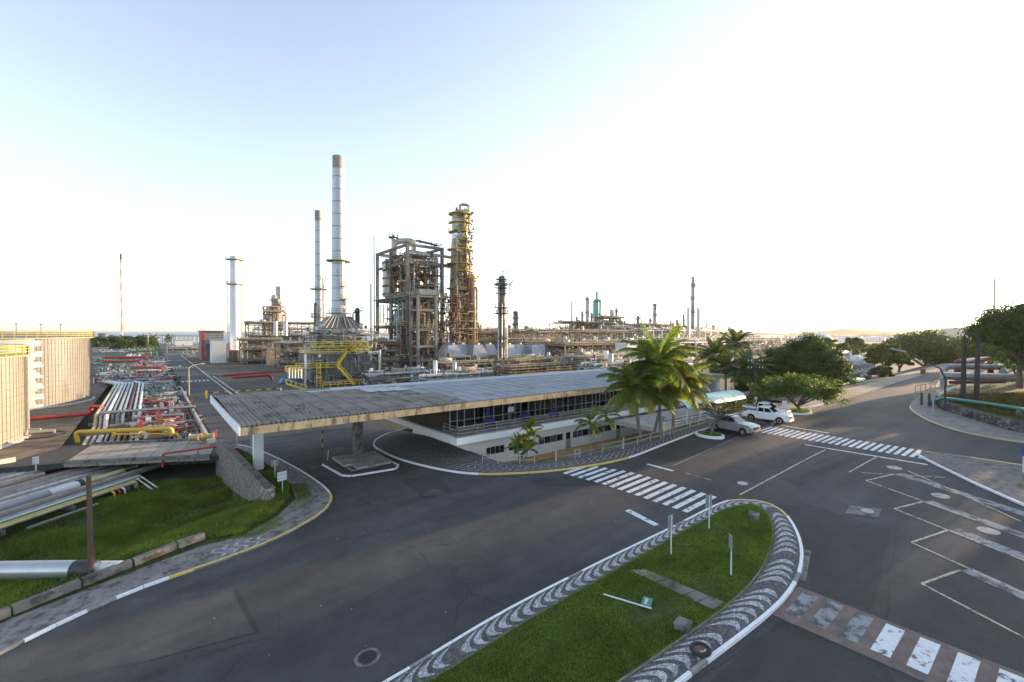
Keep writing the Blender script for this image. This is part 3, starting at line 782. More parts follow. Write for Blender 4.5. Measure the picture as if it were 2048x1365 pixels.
# roof deck, fascias and corrugated sheets
R0, R1, RF, RB = 5.0, 75.3, 37.5, 57.0
MB().box(R0, R1, RF, RB, ZE + .12, ZE + .5).build('roof_deck', M_soff, gh)
x = R0
while x < R1 - .5:      # fascia cast in lengths
    x2 = min(R1, x + 5.85); MB().box(x, x2 - .02, RF - .1, RF + .15, ZE, ZE + .6 + .01 * (int(x) % 2)).build('fascia', M_fascia, gh); x = x2
MB().box(R0 - .12, R0, RF - .1, RB + .1, ZE + .02, ZE + .72).build('end_fascia', M_whiteb, gh)
MB().box(R1, R1 + .12, RF - .1, RB + .1, ZE + .02, ZE + .6).build('end_fascia', M_conc, gh)
MB().box(R0, R1, RB, RB + .15, ZE, ZE + .55).build('back_fascia', M_fascia, gh)
for v in (42, 47, 52): MB().box(R0 + .3, R1 - .3, v - .2, v + .2, ZE - .12, ZE + .12).build('roof_beam', M_soff, gh)
def corr(w, L, n, amp, name):
    mb = MB(); vs = []; fs = []; k = n * 4
    for i in range(k + 1):
        x = w * i / k; z = amp * math.cos(2 * PI * n * i / k)
        vs += [(x, 0, z), (x, L, z)]
    for i in range(k): fs.append((2 * i, 2 * i + 2, 2 * i + 3, 2 * i + 1))
    mb.add(vs, fs); m = mb.mesh(name, smooth=True); return m
SW = 1.6; n_u = int((R1 - R0) / SW); rows = [(RF - .12, 3.5), (RF + 3.3, 3.5), (RF + 6.7, 3.5), (RF + 10.1, 3.6)]
me_a = corr(SW + .08, 3.55, 5, .085, 'roof_sheet_old'); me_a.materials.append(M_roofa)
me_b = corr(SW + .08, 3.55, 9, .02, 'roof_sheet_new'); me_b.materials.append(M_roofb)
me_c = corr(SW + .08, 3.0, 9, .02, 'roof_sheet_back'); me_c.materials.append(M_roofc)
SLOPE = .3 / 13.5
for i in range(n_u):
    u = R0 + i * SW
    for j, (v, L) in enumerate(rows):
        old = u < 21.5 or (u < 23.2 and j < 2)
        z = ZE + .66 + SLOPE * (v - RF) + .022 * j + .003 * (i % 2) + rnd.uniform(-.004, .004)
        piece('roof_sheet', me_a if old else me_b, None, (u, v, z), gh, (SLOPE + rnd.uniform(-.002, .002), 0, rnd.uniform(-.002, .002)))
    for j, v in enumerate((51.1, 54.05)):
        lite = u > 12 + 3 * j
        piece('roof_sheet', me_c if lite else me_a, None, (u, v, ZE + 1.0 - .06 * (v - 51.1) - .01 * j), gh, (-.06, 0, 0))
for k in range(3): piece('roof_sheet', me_c, None, (18.2 + k * 1.4, RF + 10.0 - .35 * k, ZE + 1.04), gh, (SLOPE, 0, .03))
# pillars
p = (16.7, 46.5); MB().box(p[0] - .35, p[0] + .35, p[1] - .5, p[1] + .6, g(*p), ZE + .12).build('pillar', M_conc_d, gh)
p = (8.15, 50.0); MB().box(p[0] - .42, p[0] + .42, p[1] - .35, p[1] + .35, g(*p), ZE + .12).build('pillar', M_whiteb, gh)
# stepped plinth round the middle pillar
zp = g(16.4, 44)
mb = MB(); mb.prism([(14.3, 46.3), (14.4, 41.7), (17.9, 41.7), (18.2, 46.0)], zp + .1, zp + .28); mb.build('plinth', M_conc_d, gh)
mb = MB(); mb.prism([(14.1, 46.5), (14.1, 43.0), (14.9, 42.9), (14.8, 41.4), (18.1, 41.4), (18.4, 46.2)], zp + .3, zp + .48); mb.build('plinth', M_conc, gh)
# benches and boards on the balcony
def bench(u, label):
    t = thing('bench_seat', label, 'bench', (u + .75, 40, ZT), 'blue benches on the gatehouse balcony')
    for k in range(3):
        MB().box(u + k * .52, u + k * .52 + .46, 39.9, 40.3, ZT + .42, ZT + .48).build('seat', M_blue, t)
        MB().box(u + k * .52, u + k * .52 + .46, 40.28, 40.34, ZT + .52, ZT + .95).build('backrest', M_blue, t)
    mb = MB().box(u + .05, u + 1.45, 40.08, 40.14, ZT + .34, ZT + .41)
    mb.build('frame', M_dark, t)
    for x in (u + .2, u + 1.3): MB().box(x - .03, x + .03, 39.95, 40.25, ZT + .013, ZT + .34).build('leg', M_dark, t)
bench(28.2, 'blue three-seat bench on the balcony nearest the open drive'); bench(33.2, 'blue three-seat bench in the middle of the balcony'); bench(37.8, 'blue three-seat bench on the balcony nearest the palms')
def board(u, w, h, z, m, label, cat='notice board'):
    t = thing('notice_board', label, cat, (u, 40.9, ZT))
    MB().box(u, u + w, 40.9, 40.95, z, z + h).build('panel', m, t); MB().tube([(u + w / 2, 40.93, ZT), (u + w / 2, 40.96, ZE)], .03, 5).build('post', M_frame, t)
board(32.0, .85, .6, 4.35, M_whiteb, 'small white notice board on the glazed balcony front')
board(28.95, .5, .8, 4.3, M_blue, 'small blue notice board on the glazed balcony front')
# stone wing wall left of the drive
M_stone = cobble('wall_stone', (.1, .095, .08), (.3, .285, .24), 5.5, (.05, .048, .04), .05)
M_stone2 = cobble('wall_stone_large', (.12, .115, .1), (.36, .34, .29), 3.0, (.06, .055, .05), .05)
wl_ = thing('stone_wall', 'rubble stone wing wall sloping down beside the drive and ditch', 'wall', (6.8, 50, -2))
def wz(v): return 1.05 + (v - 40) * .03
segs = [(39.9, 41.6), (41.65, 47.5), (47.55, 54), (54.05, 60)]
for i, (a, b) in enumerate(segs):
    u0, u1 = 7.35 - (a - 40) * .075, 7.35 - (b - 40) * .075; w = .5 if i else .62
    MB().prism([(u0 - w / 2, a), (u0 + w / 2, a), (u1 + w / 2, b), (u1 - w / 2, b)], -2.6, lambda x, y: wz(y)).build('wall_section', M_stone2 if i == 0 else M_stone, wl_)
    MB().prism([(u0 - w / 2 - .05, a), (u0 + w / 2 + .05, a), (u1 + w / 2 + .05, b), (u1 - w / 2 - .05, b)], lambda x, y: wz(y) + .002, lambda x, y: wz(y) + .09).build('coping', M_conc_d, wl_)
# ---------------------------------------------------------------- refinery units
M_steel = mat('grey_steel', (.17, .17, .165), .6, .3, var=.25, scale=.8, stain=(.13, .07, .035), stain_at=.55, stain_scale=.9)
M_steel_l = mat('light_steel', (.36, .37, .37), .5, .4, var=.18, scale=.9, stain=(.2, .15, .1), stain_at=.6, stain_scale=.7)
M_alu = mat('aluminium_jacket', (.46, .46, .45), .38, .75, var=.15, scale=1.1, stain=(.25, .22, .18), stain_at=.6, stain_scale=.8)
M_rust = mat('rusty_steel', (.17, .085, .04), .8, .15, var=.4, scale=1.2, stain=(.09, .075, .065), stain_at=.52, stain_scale=.8)
M_tan = mat('tan_insulation', (.34, .26, .165), .75, var=.22, scale=.7, stain=(.15, .1, .06), stain_at=.56, stain_scale=.6)
M_yrail = mat('yellow_rail', (.58, .44, .03), .55, var=.15, scale=2, stain=(.25, .15, .05), stain_at=.62, stain_scale=2)
M_ydull = mat('dull_yellow_rail', (.4, .34, .15), .6, var=.2, scale=2, stain=(.2, .13, .07), stain_at=.58, stain_scale=2)
M_red = mat('red_pipe_paint', (.38, .035, .03), .45, var=.15, scale=1.5, stain=(.2, .06, .04), stain_at=.62)
M_yel = mat('yellow_pipe_paint', (.62, .42, .025), .4, var=.12, scale=1.5, stain=(.35, .25, .06), stain_at=.62)
M_green = mat('green_pipe_paint', (.04, .2, .14), .45, var=.15, scale=1.5)
M_teal = mat('teal_column_paint', (.04, .36, .3), .5, var=.12, scale=.5, stain=(.1, .2, .18), stain_at=.6)
M_stack = mat('stack_white', (.44, .46, .48), .45, .3, var=.1, scale=.5, streak=.2, stain=(.28, .29, .3), stain_at=.55, stain_scale=.5)
M_stackw = mat('stack_clean_white', (.72, .73, .74), .45, var=.05, scale=.4)
M_soot = mat('stack_rust_top', (.3, .27, .23), .8, var=.35, scale=.7, streak=.3)
M_cframe = mat('frame_concrete', (.145, .13, .11), .88, var=.25, scale=.5, streak=.4, stain=(.11, .1, .085), stain_at=.52, stain_scale=.5)
M_furn = mat('furnace_panel', (.16, .165, .165), .65, .2, var=.3, scale=.5, streak=.35, stain=(.06, .055, .05), stain_at=.5, stain_scale=.35)
M_cool = mat('cooler_hood', (.27, .3, .33), .5, .4, var=.15, scale=.4, stain=(.25, .24, .22), stain_at=.6)
M_vess = mat('vessel_jacket', (.38, .36, .31), .5, .4, var=.25, scale=.6, streak=.4, stain=(.14, .1, .065), stain_at=.52, stain_scale=.5)
M_col = mat('column_jacket', (.36, .31, .23), .55, .35, var=.3, scale=.45, streak=.5, stain=(.15, .09, .05), stain_at=.52, stain_scale=.4)
M_bluew = mat('pale_blue_cladding', (.35, .43, .5), .6, var=.1, scale=.8)
M_whp = mat('white_pipe_paint', (.62, .62, .6), .5, var=.1, scale=1, stain=(.35, .3, .24), stain_at=.6)
PIPES = [M_alu, M_alu, M_steel_l, M_steel, M_tan, M_rust, M_whp]

def rail_run(mb, pts, h=1.05, t=.05, step=1.9, bars=(.55, 1.05)):
    for a, b in zip(pts[:-1], pts[1:]):
        a, b = Vector(a), Vector(b); L = (b - a).length; k = max(1, round(L / step))
        for i in range(k + 1):
            q = a.lerp(b, i / k); mb.bar(q, q + Vector((0, 0, h)), t)
        for z in bars: mb.bar(a + Vector((0, 0, z)), b + Vector((0, 0, z)), t)
def ring(par, c, z, r, w=1.1, a0=0.0, a1=2 * PI, m=None, n=18, h=1.1, t=.06):
    """ring platform with its rail, around a column"""
    full = abs(a1 - a0) > 2 * PI - .01
    mb = MB(); k = n
    if full: mb.lathe((c[0], c[1], z), [(r + .02, 0), (r + w, 0), (r + w, .22), (r + .02, .22)], n)
    else:
        vs = []; fs = []
        for i in range(k + 1):
            a = a0 + (a1 - a0) * i / k
            for rr, zz in ((r + .02, 0), (r + w, 0), (r + w, .22), (r + .02, .22)): vs.append((c[0] + rr * math.cos(a), c[1] + rr * math.sin(a), z + zz))
        for i in range(k):
            for j in range(4): fs.append((4 * i + j, 4 * i + (j + 1) % 4, 4 * i + 4 + (j + 1) % 4, 4 * i + 4 + j))
        fs += [(0, 1, 2, 3), (4 * k + 3, 4 * k + 2, 4 * k + 1, 4 * k)]; mb.add(vs, fs)
    pl = mb.build('platform', m, par)
    rb = MB(); pts = []
    for i in range(k + 1):
        a = a0 + (a1 - a0) * i / k; q = (c[0] + (r + w - .06) * math.cos(a), c[1] + (r + w - .06) * math.sin(a), z + .22); pts.append(q)
        if i % 2 == 0: rb.bar(q, (q[0], q[1], q[2] + h), t)
    for zz in (h * .5, h): rb.tube([(x, y, z_ + zz) for x, y, z_ in pts], t * .5, 4)
    rb.build('rail', m, pl)
    return pl
def ladder(par, p, z0, z1, m, w=.5, cage=True, t=.06, out=(0, -1)):
    mb = MB(); ox, oy = -out[1] * w / 2, out[0] * w / 2
    for s in (-1, 1): mb.bar((p[0] + s * ox, p[1] + s * oy, z0), (p[0] + s * ox, p[1] + s * oy, z1), t)
    z = z0 + .4
    while z < z1: mb.bar((p[0] - ox, p[1] - oy, z), (p[0] + ox, p[1] + oy, z), t * .7); z += .6
    if cage:
        z = z0 + 2.4
        while z < z1:
            q = [(p[0] - ox * 1.3, p[1] - oy * 1.3, z), (p[0] - ox + out[0] * .7, p[1] - oy + out[1] * .7, z), (p[0] + ox + out[0] * .7, p[1] + oy + out[1] * .7, z), (p[0] + ox * 1.3, p[1] + oy * 1.3, z)]
            for a, b in zip(q[:-1], q[1:]): mb.bar(a, b, t * .6)
            z += 1.3
    return mb.build('ladder', m, par)
def at(x, dist, z=0.0):
    p = DP(x, 664, dist); return Vector((p.x, p.y, z))
def zy(x, y, dist): return DP(x, y, dist).z
TO_CAM = lambda c: math.atan2(-c[1], -c[0])

def tower(name, label, x, w, ytop, dist, m, plats=(), cat='tower', taper=1.0, base=0.0, dome=True, mp=None, skirt=None, ladd=True, pipes=2, group=None, ytops=(), n=16, bands=0, mb_=None):
    c = at(x, dist); r = w / 2 * pxm(dist); zt = zy(x, ytop, dist)
    t = thing(name, label, cat, (c.x, c.y, base), group)
    H = zt - base; prof = [(r * 1.02, 0)] if not skirt else [(r * skirt, 0), (r * skirt, H * .12), (r, H * .16)]
    rt = r * taper
    if dome: prof += [(rt, H - r * .7), (rt * .85, H - r * .35), (rt * .45, H - r * .08), (.06, H)]
    else: prof += [(rt, H)]
    MB().lathe((c.x, c.y, base), prof, n).build('shell', m, t, smooth=True)
    for k in range(bands):
        z = base + H * (.1 + .85 * k / bands); rr = r + (rt - r) * (z - base) / H
        MB().lathe((c.x, c.y, z), [(rr + .02, -.09), (rr + .07, -.06), (rr + .07, .06), (rr + .02, .09)], n).build('band', mb_ or m, t)
    mp = mp or M_ydull; fa = TO_CAM(c)
    for k, f in enumerate(plats):
        z = base + H * f; rr = r + (rt - r) * f; a = fa + (rnd.random() - .5) * 2
        arc = rnd.choice([2 * PI, 2 * PI, 4.2, 3.4]); ring(t, c, z, rr, max(.8, r * .45) if r < 3 else 1.3, a - arc / 2, a + arc / 2, mp, 16, t=max(.06, dist * .00045))
    if ladd:
        a = fa + .9; ladder(t, (c.x + (r + .3) * math.cos(a), c.y + (r + .3) * math.sin(a)), base + .5, base + H * .96, mp, t=max(.06, dist * .0005), out=(math.cos(a), math.sin(a)))
    for k in range(pipes):
        a = fa + rnd.uniform(-1.5, 1.5); pr = rnd.uniform(.12, .3) * max(1, r * .5); R = r + pr + .35; zz = base + H * rnd.uniform(.55, 1.0)
        q = [(c.x + R * math.cos(a), c.y + R * math.sin(a), base), (c.x + R * math.cos(a), c.y + R * math.sin(a), zz - .6), (c.x + (R - .15) * math.cos(a), c.y + (R - .15) * math.sin(a), zz), (c.x + r * .6 * math.cos(a), c.y + r * .6 * math.sin(a), zz + .3)]
        MB().tube(q, pr, 7).build('pipe', rnd.choice([M_alu, M_rust, M_tan, M_steel_l]), t, smooth=True)
    return t, c, r, zt

def frame(par, c0, du, dv, levels, nu, nv, m, cw=.6, bh=.7, deck=None, mdeck=None, mrail=None, skip=()):
    """axis-aligned frame from its near-left corner; each column and each level's beams are parts"""
    for i in range(nu + 1):
        for j in range(nv + 1):
            if (i, j) in skip: continue
            x, y = c0[0] + du * i / nu, c0[1] + dv * j / nv
            MB().box(x - cw / 2, x + cw / 2, y - cw / 2, y + cw / 2, 0, levels[-1] + bh / 2).build('column', m, par)
    for k, z in enumerate(levels):
        for i in range(nu + 1):
            x = c0[0] + du * i / nu; MB().box(x - cw * .35, x + cw * .35, c0[1] + cw / 2, c0[1] + dv - cw / 2, z - bh / 2, z + bh / 2 - .004).build('beam', m, par)
        for j in range(nv + 1):
            y = c0[1] + dv * j / nv; MB().box(c0[0] + cw / 2, c0[0] + du - cw / 2, y - cw * .35, y + cw * .35, z - bh / 2, z + bh / 2).build('beam', m, par)
        if deck and k in deck:
            o = MB().box(c0[0] - .6, c0[0] + du + .6, c0[1] - .6, c0[1] + dv + .6, z + bh / 2 + .003, z + bh / 2 + .16).build('deck', mdeck or M_steel, par)
            rb = MB(); zz = z + bh / 2 + .16
            rail_run(rb, [(c0[0] - .5, c0[1] + dv, zz), (c0[0] - .5, c0[1] - .5, zz), (c0[0] + du + .5, c0[1] - .5, zz), (c0[0] + du + .5, c0[1] + dv, zz)], t=.08)
            rb.build('rail', mrail or M_ydull, o)
def elbowed(pts, r, k=4):
    """round the corners of a right-angled pipe run"""
    out = [Vector(pts[0])]
    for a, b, c in zip(pts[:-2], pts[1:-1], pts[2:]):
        a, b, c = Vector(a), Vector(b), Vector(c); e = min(r * 2.2, (b - a).length * .45, (c - b).length * .45)
        p, q = b + (a - b).normalized() * e, b + (c - b).normalized() * e
        for i in range(k + 1):
            t = i / k; out.append(p * (1 - t) ** 2 + b * 2 * t * (1 - t) + q * t * t)
    out.append(Vector(pts[-1])); return out
def pipe(par, pts, r, m, n=7, name='pipe'):
    return MB().tube(elbowed(pts, r), r, n).build(name, m, par, smooth=True)
def piping(par, c0, du, dv, z0, z1, count, mats=PIPES, rr=(.08, .3)):
    """runs of pipework winding through a box"""
    for k in range(count):
        p = [c0[0] + rnd.random() * du, c0[1] + rnd.random() * dv, rnd.uniform(z0, z1)]; pts = [tuple(p)]; ax = rnd.choice([0, 0, 1, 2])
        for s in range(rnd.choice([2, 3, 3, 4])):
            lim = [(c0[0], c0[0] + du), (c0[1], c0[1] + dv), (z0, z1)][ax]
            q = list(pts[-1]); q[ax] = rnd.uniform(*lim)
            if abs(q[ax] - pts[-1][ax]) > .8: pts.append(tuple(q))
            ax = rnd.choice([a for a in (0, 1, 2, 2) if a != ax])
        if len(pts) > 1: pipe(par, pts, rnd.uniform(*rr), rnd.choice(mats), 6)
def fuzz(par, a, b, v, depth, z0, z1, n, mats, rails=0, lo=.07, hi=.16, LM=3.6):
    """small-bore piping, brackets and handrails too fine to pick apart, one joined part per paint"""
    for m in mats:
        mb = MB()
        for k in range(n):
            p = Vector((rnd.uniform(a, b), rnd.uniform(v, v + depth), rnd.uniform(z0, z1))); ax = rnd.choice([0, 0, 2, 2, 1]); L = rnd.uniform(.5, LM); w = rnd.uniform(lo, hi)
            q = p.copy(); q[ax] += L * rnd.choice([-1, 1]); q.z = max(z0, min(z1, q.z)); mb.bar(p, q, w)
            if rnd.random() < .3: r_ = q.copy(); r_[(ax + 1) % 3] += rnd.uniform(-1.2, 1.2); mb.bar(q, r_, w)
            if rnd.random() < .12: mb.cbox(q, rnd.uniform(.3, .7), rnd.uniform(.3, .7), rnd.uniform(.3, .9))
        tag(mb.build('small_piping', m, par), kind='stuff')
    if rails:
        mb = MB()
        for k in range(rails):
            z = rnd.uniform(z0 + 1, z1); y = rnd.uniform(v - .5, v + depth); x = rnd.uniform(a, b); L = rnd.uniform(3, 10)
            rail_run(mb, [(x, y, z), (min(b + 1, x + L), y, z)], t=.08, step=1.6); mb.bar((x, y, z - .1), (min(b + 1, x + L), y, z - .1), .5, .14)
        tag(mb.build('handrails', M_ydull, par), kind='stuff')
def drum(par, c, L, r, z, m, axis_='u', name='vessel'):
    mb = MB(); d = Vector((1, 0, 0)) if axis_ == 'u' else Vector((0, 1, 0)); c = Vector((c[0], c[1], z))
    pts = [c - d * (L / 2 + r * .4), c - d * (L / 2 + r * .3), c - d * (L / 2), c + d * (L / 2), c + d * (L / 2 + r * .3), c + d * (L / 2 + r * .4)]
    mb.tube(pts, [r * .3, r * .75, r, r, r * .75, r * .3], 14); return mb.build(name, m, par, smooth=True)
def vvessel(par, c, r, z0, z1, m, n=14, name='vessel'):
    H = z1 - z0; return MB().lathe((c[0], c[1], z0), [(r * .6, 0), (r, r * .4), (r, H - r * .5), (r * .7, H - r * .15), (.05, H)], n).build(name, m, par, smooth=True)

# ---- furnace with hood and tall chimney -------------------------------------------------------------------
FV0 = 118.0
def fp(x, y, v=FV0): return VP(x, y, v)
fu = thing('furnace', 'grey box furnace with tapered hood and bright yellow stairs below the tallest chimney', 'furnace', (fp(680, 700).x, FV0 + 6, 0))
L0, L1 = fp(622, 700).x, fp(742, 700).x
zA = fp(680, 706).z
MB().box(L0, L1, FV0, FV0 + 12, 2.2, zA).build('firebox', M_furn, fu)
for k in range(9):
    x = L0 + (L1 - L0) * k / 8; MB().box(x - .12, x + .12, FV0 - .22, FV0 - .01, 0, zA + .1).build('buckstay', M_steel, fu)
for z in (3.2, 5.2, 7.3): MB().box(L0 - .2, L1 + .2, FV0 - .3, FV0 - .23, z - .12, z + .12).build('stiffener', M_steel, fu)
for k in range(10):
    x = L0 + (L1 - L0) * (k + .5) / 10; MB().tube([(x, FV0 + 2, .2), (x, FV0 + 2, 2.1)], .3, 7).build('burner', M_rust, fu)
for k in range(4): MB().box(L0 + 3 + k * 4, L0 + 3.9 + k * 4, FV0 - .12, FV0 - .02, 5.6, 6.6).build('peep_door', M_dark, fu)
zB = fp(680, 686).z; MB().box(L0 + .8, L1 - .6, FV0 + 1.5, FV0 + 10.5, zA, zB).build('convection_box', M_furn, fu)
zC = fp(680, 664, FV0 + 4).z; MB().box(L0 + 2.2, L1 - 2, FV0 + 2.5, FV0 + 9.5, zB, zC).build('convection_box', M_furn, fu)
for z in (zB + .3, (zB + zC) / 2, zC - .2): MB().box(L0 + 1.9, L1 - 1.7, FV0 + 2.3, FV0 + 2.49, z - .15, z + .15).build('stiffener', M_steel_l, fu)
HV = FV0 + 6; ca, cb = fp(634, 660, HV), fp(713, 660, HV); ta, tb = fp(662, 633, HV), fp(692, 633, HV)
def hood(m):
    z0, z1 = zC + .02, ta.z; d0, d1 = 3.3, 2.0; mb = MB()
    vs = [(ca.x, HV - d0, z0), (cb.x, HV - d0, z0), (cb.x, HV + d0, z0), (ca.x, HV + d0, z0), (ca.x, HV - d0, z0 + 1), (cb.x, HV - d0, z0 + 1), (cb.x, HV + d0, z0 + 1), (ca.x, HV + d0, z0 + 1), (ta.x - .6, HV - d1, z1), (tb.x + .6, HV - d1, z1), (tb.x + .6, HV + d1, z1), (ta.x - .6, HV + d1, z1)]
    fs = [(3, 2, 1, 0)]
    for o in (0, 4):
        for k in range(4): fs.append((o + k, o + (k + 1) % 4, o + 4 + (k + 1) % 4, o + 4 + k))
    fs.append((8, 9, 10, 11)); mb.add(vs, fs); return mb.build('hood', m, fu)
hood(M_furn)
for k in range(9):
    t = k / 8; x0 = ca.x + (cb.x - ca.x) * t; x1 = ta.x - .6 + (tb.x - ta.x + 1.2) * t
    MB().bar((x0, HV - 3.36, zC + 1), (x1, HV - 2.06, ta.z), .22).build('hood_rib', M_steel, fu)
pipe(fu, [fp(607, 700), fp(607, 706), fp(760, 706)], .42, M_whp, 8)
pipe(fu, [(fp(607, 700).x, FV0 - 1.6, 0), (fp(607, 700).x, FV0 - 1.6, fp(607, 706).z), (fp(607, 700).x, FV0, fp(607, 706).z)], .3, M_alu)
pipe(fu, [(fp(757, 700).x, FV0 - .8, 3), (fp(757, 700).x, FV0 - .8, fp(757, 700).z)], .4, M_alu)
for k in range(16):
    x = L0 + rnd.random() * (L1 - L0); z0 = zA + rnd.random() * 2; pipe(fu, [(x, FV0 + 1.2, zA), (x, FV0 + 1.2, z0 + 2), (x, FV0 + 2.6, z0 + 2)], rnd.uniform(.12, .3), rnd.choice([M_whp, M_steel_l, M_alu]))
piping(fu, (L0 - 1, FV0 + .3), L1 - L0 + 2, 1.2, zA, zC, 16, [M_steel_l, M_steel, M_whp, M_rust], (.08, .2))
piping(fu, (L0 - 1, FV0 - 1.0), L1 - L0 + 2, .8, .3, 3.0, 14, [M_steel_l, M_steel, M_dark], (.07, .16))
fuzz(fu, L0 - 2, L1 + 2, FV0 - .4, 1.6, zA, zC + 1, 90, [M_steel_l, M_dark, M_steel, M_whp], 3)
fuzz(fu, L0 - 2, L1 + 2, FV0 - 1.0, .8, .2, zA, 60, [M_steel_l, M_dark, M_steel])
# yellow walkways and flights
def walkway(par, a, b, w, m, z):
    o = MB().bar((a[0], a[1], z), (b[0], b[1], z), w, .16).build('walkway', m, par); rb = MB()
    d = (Vector((b[0], b[1], 0)) - Vector((a[0], a[1], 0))).normalized(); n_ = Vector((-d.y, d.x, 0)) * (w / 2 - .05)
    for s in (-1, 1): rail_run(rb, [Vector((a[0], a[1], z + .08)) + n_ * s, Vector((b[0], b[1], z + .08)) + n_ * s], t=.09, step=2.2)
    rb.build('rail', m, o)
def flight(par, a, b, w, m):
    a, b = Vector(a), Vector(b); d = b - a; n_ = Vector((-d.y, d.x, 0)).normalized() * w / 2; mb = MB()
    for s in (-1, 1):
        mb.bar(a + n_ * s, b + n_ * s, .12, .34); mb.bar(a + n_ * s + Vector((0, 0, 1)), b + n_ * s + Vector((0, 0, 1)), .09)
        for k in range(5): q = a.lerp(b, k / 4) + n_ * s; mb.bar(q, q + Vector((0, 0, 1)), .08)
    k = max(3, int(d.length / .5))
    for i in range(k):
        q = a.lerp(b, (i + .5) / k); mb.bar(q - n_, q + n_, .22, .05)
    mb.build('stair_flight', m, par)
PV = FV0 - 1.3
q = lambda x, y: VP(x, y, PV)
z1, z2, z3 = q(650, 735).z, q(660, 704).z, q(700, 692).z
walkway(fu, q(636, 735), q(673, 735), 1.1, M_yrail, z1)
walkway(fu, q(592, 733), q(636, 737), 1.1, M_yrail, z1)
walkway(fu, q(623, 692), q(736, 692), 1.3, M_yrail, z3)
walkway(fu, q(600, 706), q(740, 706), 1.3, M_yrail, z2)
flight(fu, (q(673, 735).x, PV, z1), (q(693, 706).x, PV, z2), 1.0, M_yrail)
flight(fu, (q(705, 764).x, PV - 1.3, .1), (q(673, 735).x, PV - 1.3, z1), 1.0, M_yrail)
flight(fu, (q(706, 704).x, PV - .2, z2), (q(719, 692).x, PV - .2, z3), .9, M_yrail)
ladder(fu, (q(635, 735).x, PV - 1.0), 0, z1 + 1.2, M_yrail, .9, True, .12)
walkway(fu, VP(571, 731, PV - 4), VP(600, 733, PV - 4), 1.0, M_yrail, z1 - .2)
flight(fu, (VP(612, 768, PV - 5).x, PV - 5, .1), (VP(572, 752, PV - 5).x, PV - 5, 1.8), 1.0, M_yrail)
rb = MB(); rail_run(rb, [(q(640, 764).x, PV - 2.2, .05), (q(740, 764).x, PV - 2.2, .05)], t=.09); rb.build('rail', M_yrail, fu)
for k in range(5): pipe(fu, [VP(578 + k * 6, 757, PV - 2), VP(578 + k * 6, 737, PV - 2), VP(583 + k * 6, 737, PV - 2)], .25, M_steel_l if k % 2 else M_alu)
# two chimneys
t, c, r, zt = tower('chimney', 'tallest silver chimney with a dark top rising from the furnace hood', 677.5, 27, 317, 124.5, M_stack, (), 'chimney', taper=.78, base=ta.z, dome=False, ladd=False, pipes=0, n=24, bands=11, mb_=M_steel)
H_ = zt - ta.z
ring(t, c, zy(677, 524, 124.5), r * .93, 1.5, m=M_ydull, n=22, t=.08)
MB().lathe((c.x, c.y, zy(677, 346, 124.5)), [(r * .8, 0), (r * .79, zt - zy(677, 346, 124.5) + .1), (r * .74, zt - zy(677, 346, 124.5) + .1), (r * .74, zt - zy(677, 346, 124.5) - .8), (.05, zt - zy(677, 346, 124.5) - .9)], 24).build('sooty_top', M_soot, t, smooth=True)
ring(t, c, zy(677, 628, 124.5), r, 1.3, m=M_steel, n=18, t=.08)
a = TO_CAM(c) + .75
ladder(t, (c.x + (r + .3) * math.cos(a), c.y + (r + .3) * math.sin(a)), ta.z, zy(677, 524, 124.5), M_ydull, t=.09, out=(math.cos(a), math.sin(a)))
for yy in (575, 600): ring(t, c, zy(677, yy, 124.5), r, 1.1, a - .5, a + .5, M_ydull, 6, t=.08)
t, c, r, zt = tower('chimney', 'shorter silver chimney with a rusty cap left of the tallest one', 637.5, 15.5, 424, 150, M_stack, (), 'chimney', taper=.82, dome=False, ladd=True, pipes=1, n=20, bands=12, mb_=M_steel)
ring(t, c, zy(637, 580, 150), r * .95, 1.6, m=M_ydull, n=20, t=.09); ring(t, c, zy(637, 636, 150), r, 1.4, m=M_ydull, n=18, t=.09)
MB().lathe((c.x, c.y, zy(637, 444, 150)), [(r * .86, 0), (r * .85, zt - zy(637, 444, 150) + .1), (.05, zt - zy(637, 444, 150) - .3)], 20).build('rusty_cap', M_soot, t, smooth=True)
tower('vessel', 'small dark vertical drum right of the furnace hood', 715, 9, 616, 130, M_dark, (.72, .95), 'vessel', pipes=2, mp=M_steel)
tower('vessel', 'slim rusty standpipe left of the furnace hood', 631, 6, 606, 140, M_rust, (.8,), 'vessel', pipes=2, mp=M_steel)

# ---- concrete reactor structure ---------------------------------------------------------------------------
rs_ = thing('reactor_structure', 'tall open concrete frame crowded with vessels, decks and rusty pipework', 'process unit', (at(822, 145).x, at(822, 145).y, 0))
N = at(815, 138)
def v_for(x, u):  # v at which the line of sight column x crosses the plane of given u
    d = ray(x, 664); return u * d.y / d.x
def u_for(x, v):
    d = ray(x, 664); return v * d.x / d.y
v2 = v_for(755, N.x); u2 = u_for(884, N.y)
DU, DV = u2 - N.x, min(26.0, v2 - N.y)
zt = zy(815, 490, 138); lev = [zy(815, y, 138) for y in (708, 655, 597)] + [zt - 5.2, zt]
for i, (fu_, fv_) in enumerate([(0, 0), (1, 0), (0, 1), (1, 1), (0, .52), (.85, .52)]):
    x, y = N.x + DU * fu_, N.y + DV * fv_; MB().box(x - .44, x + .44, y - .44, y + .44, 0, zt + .4).build('column', M_cframe, rs_)
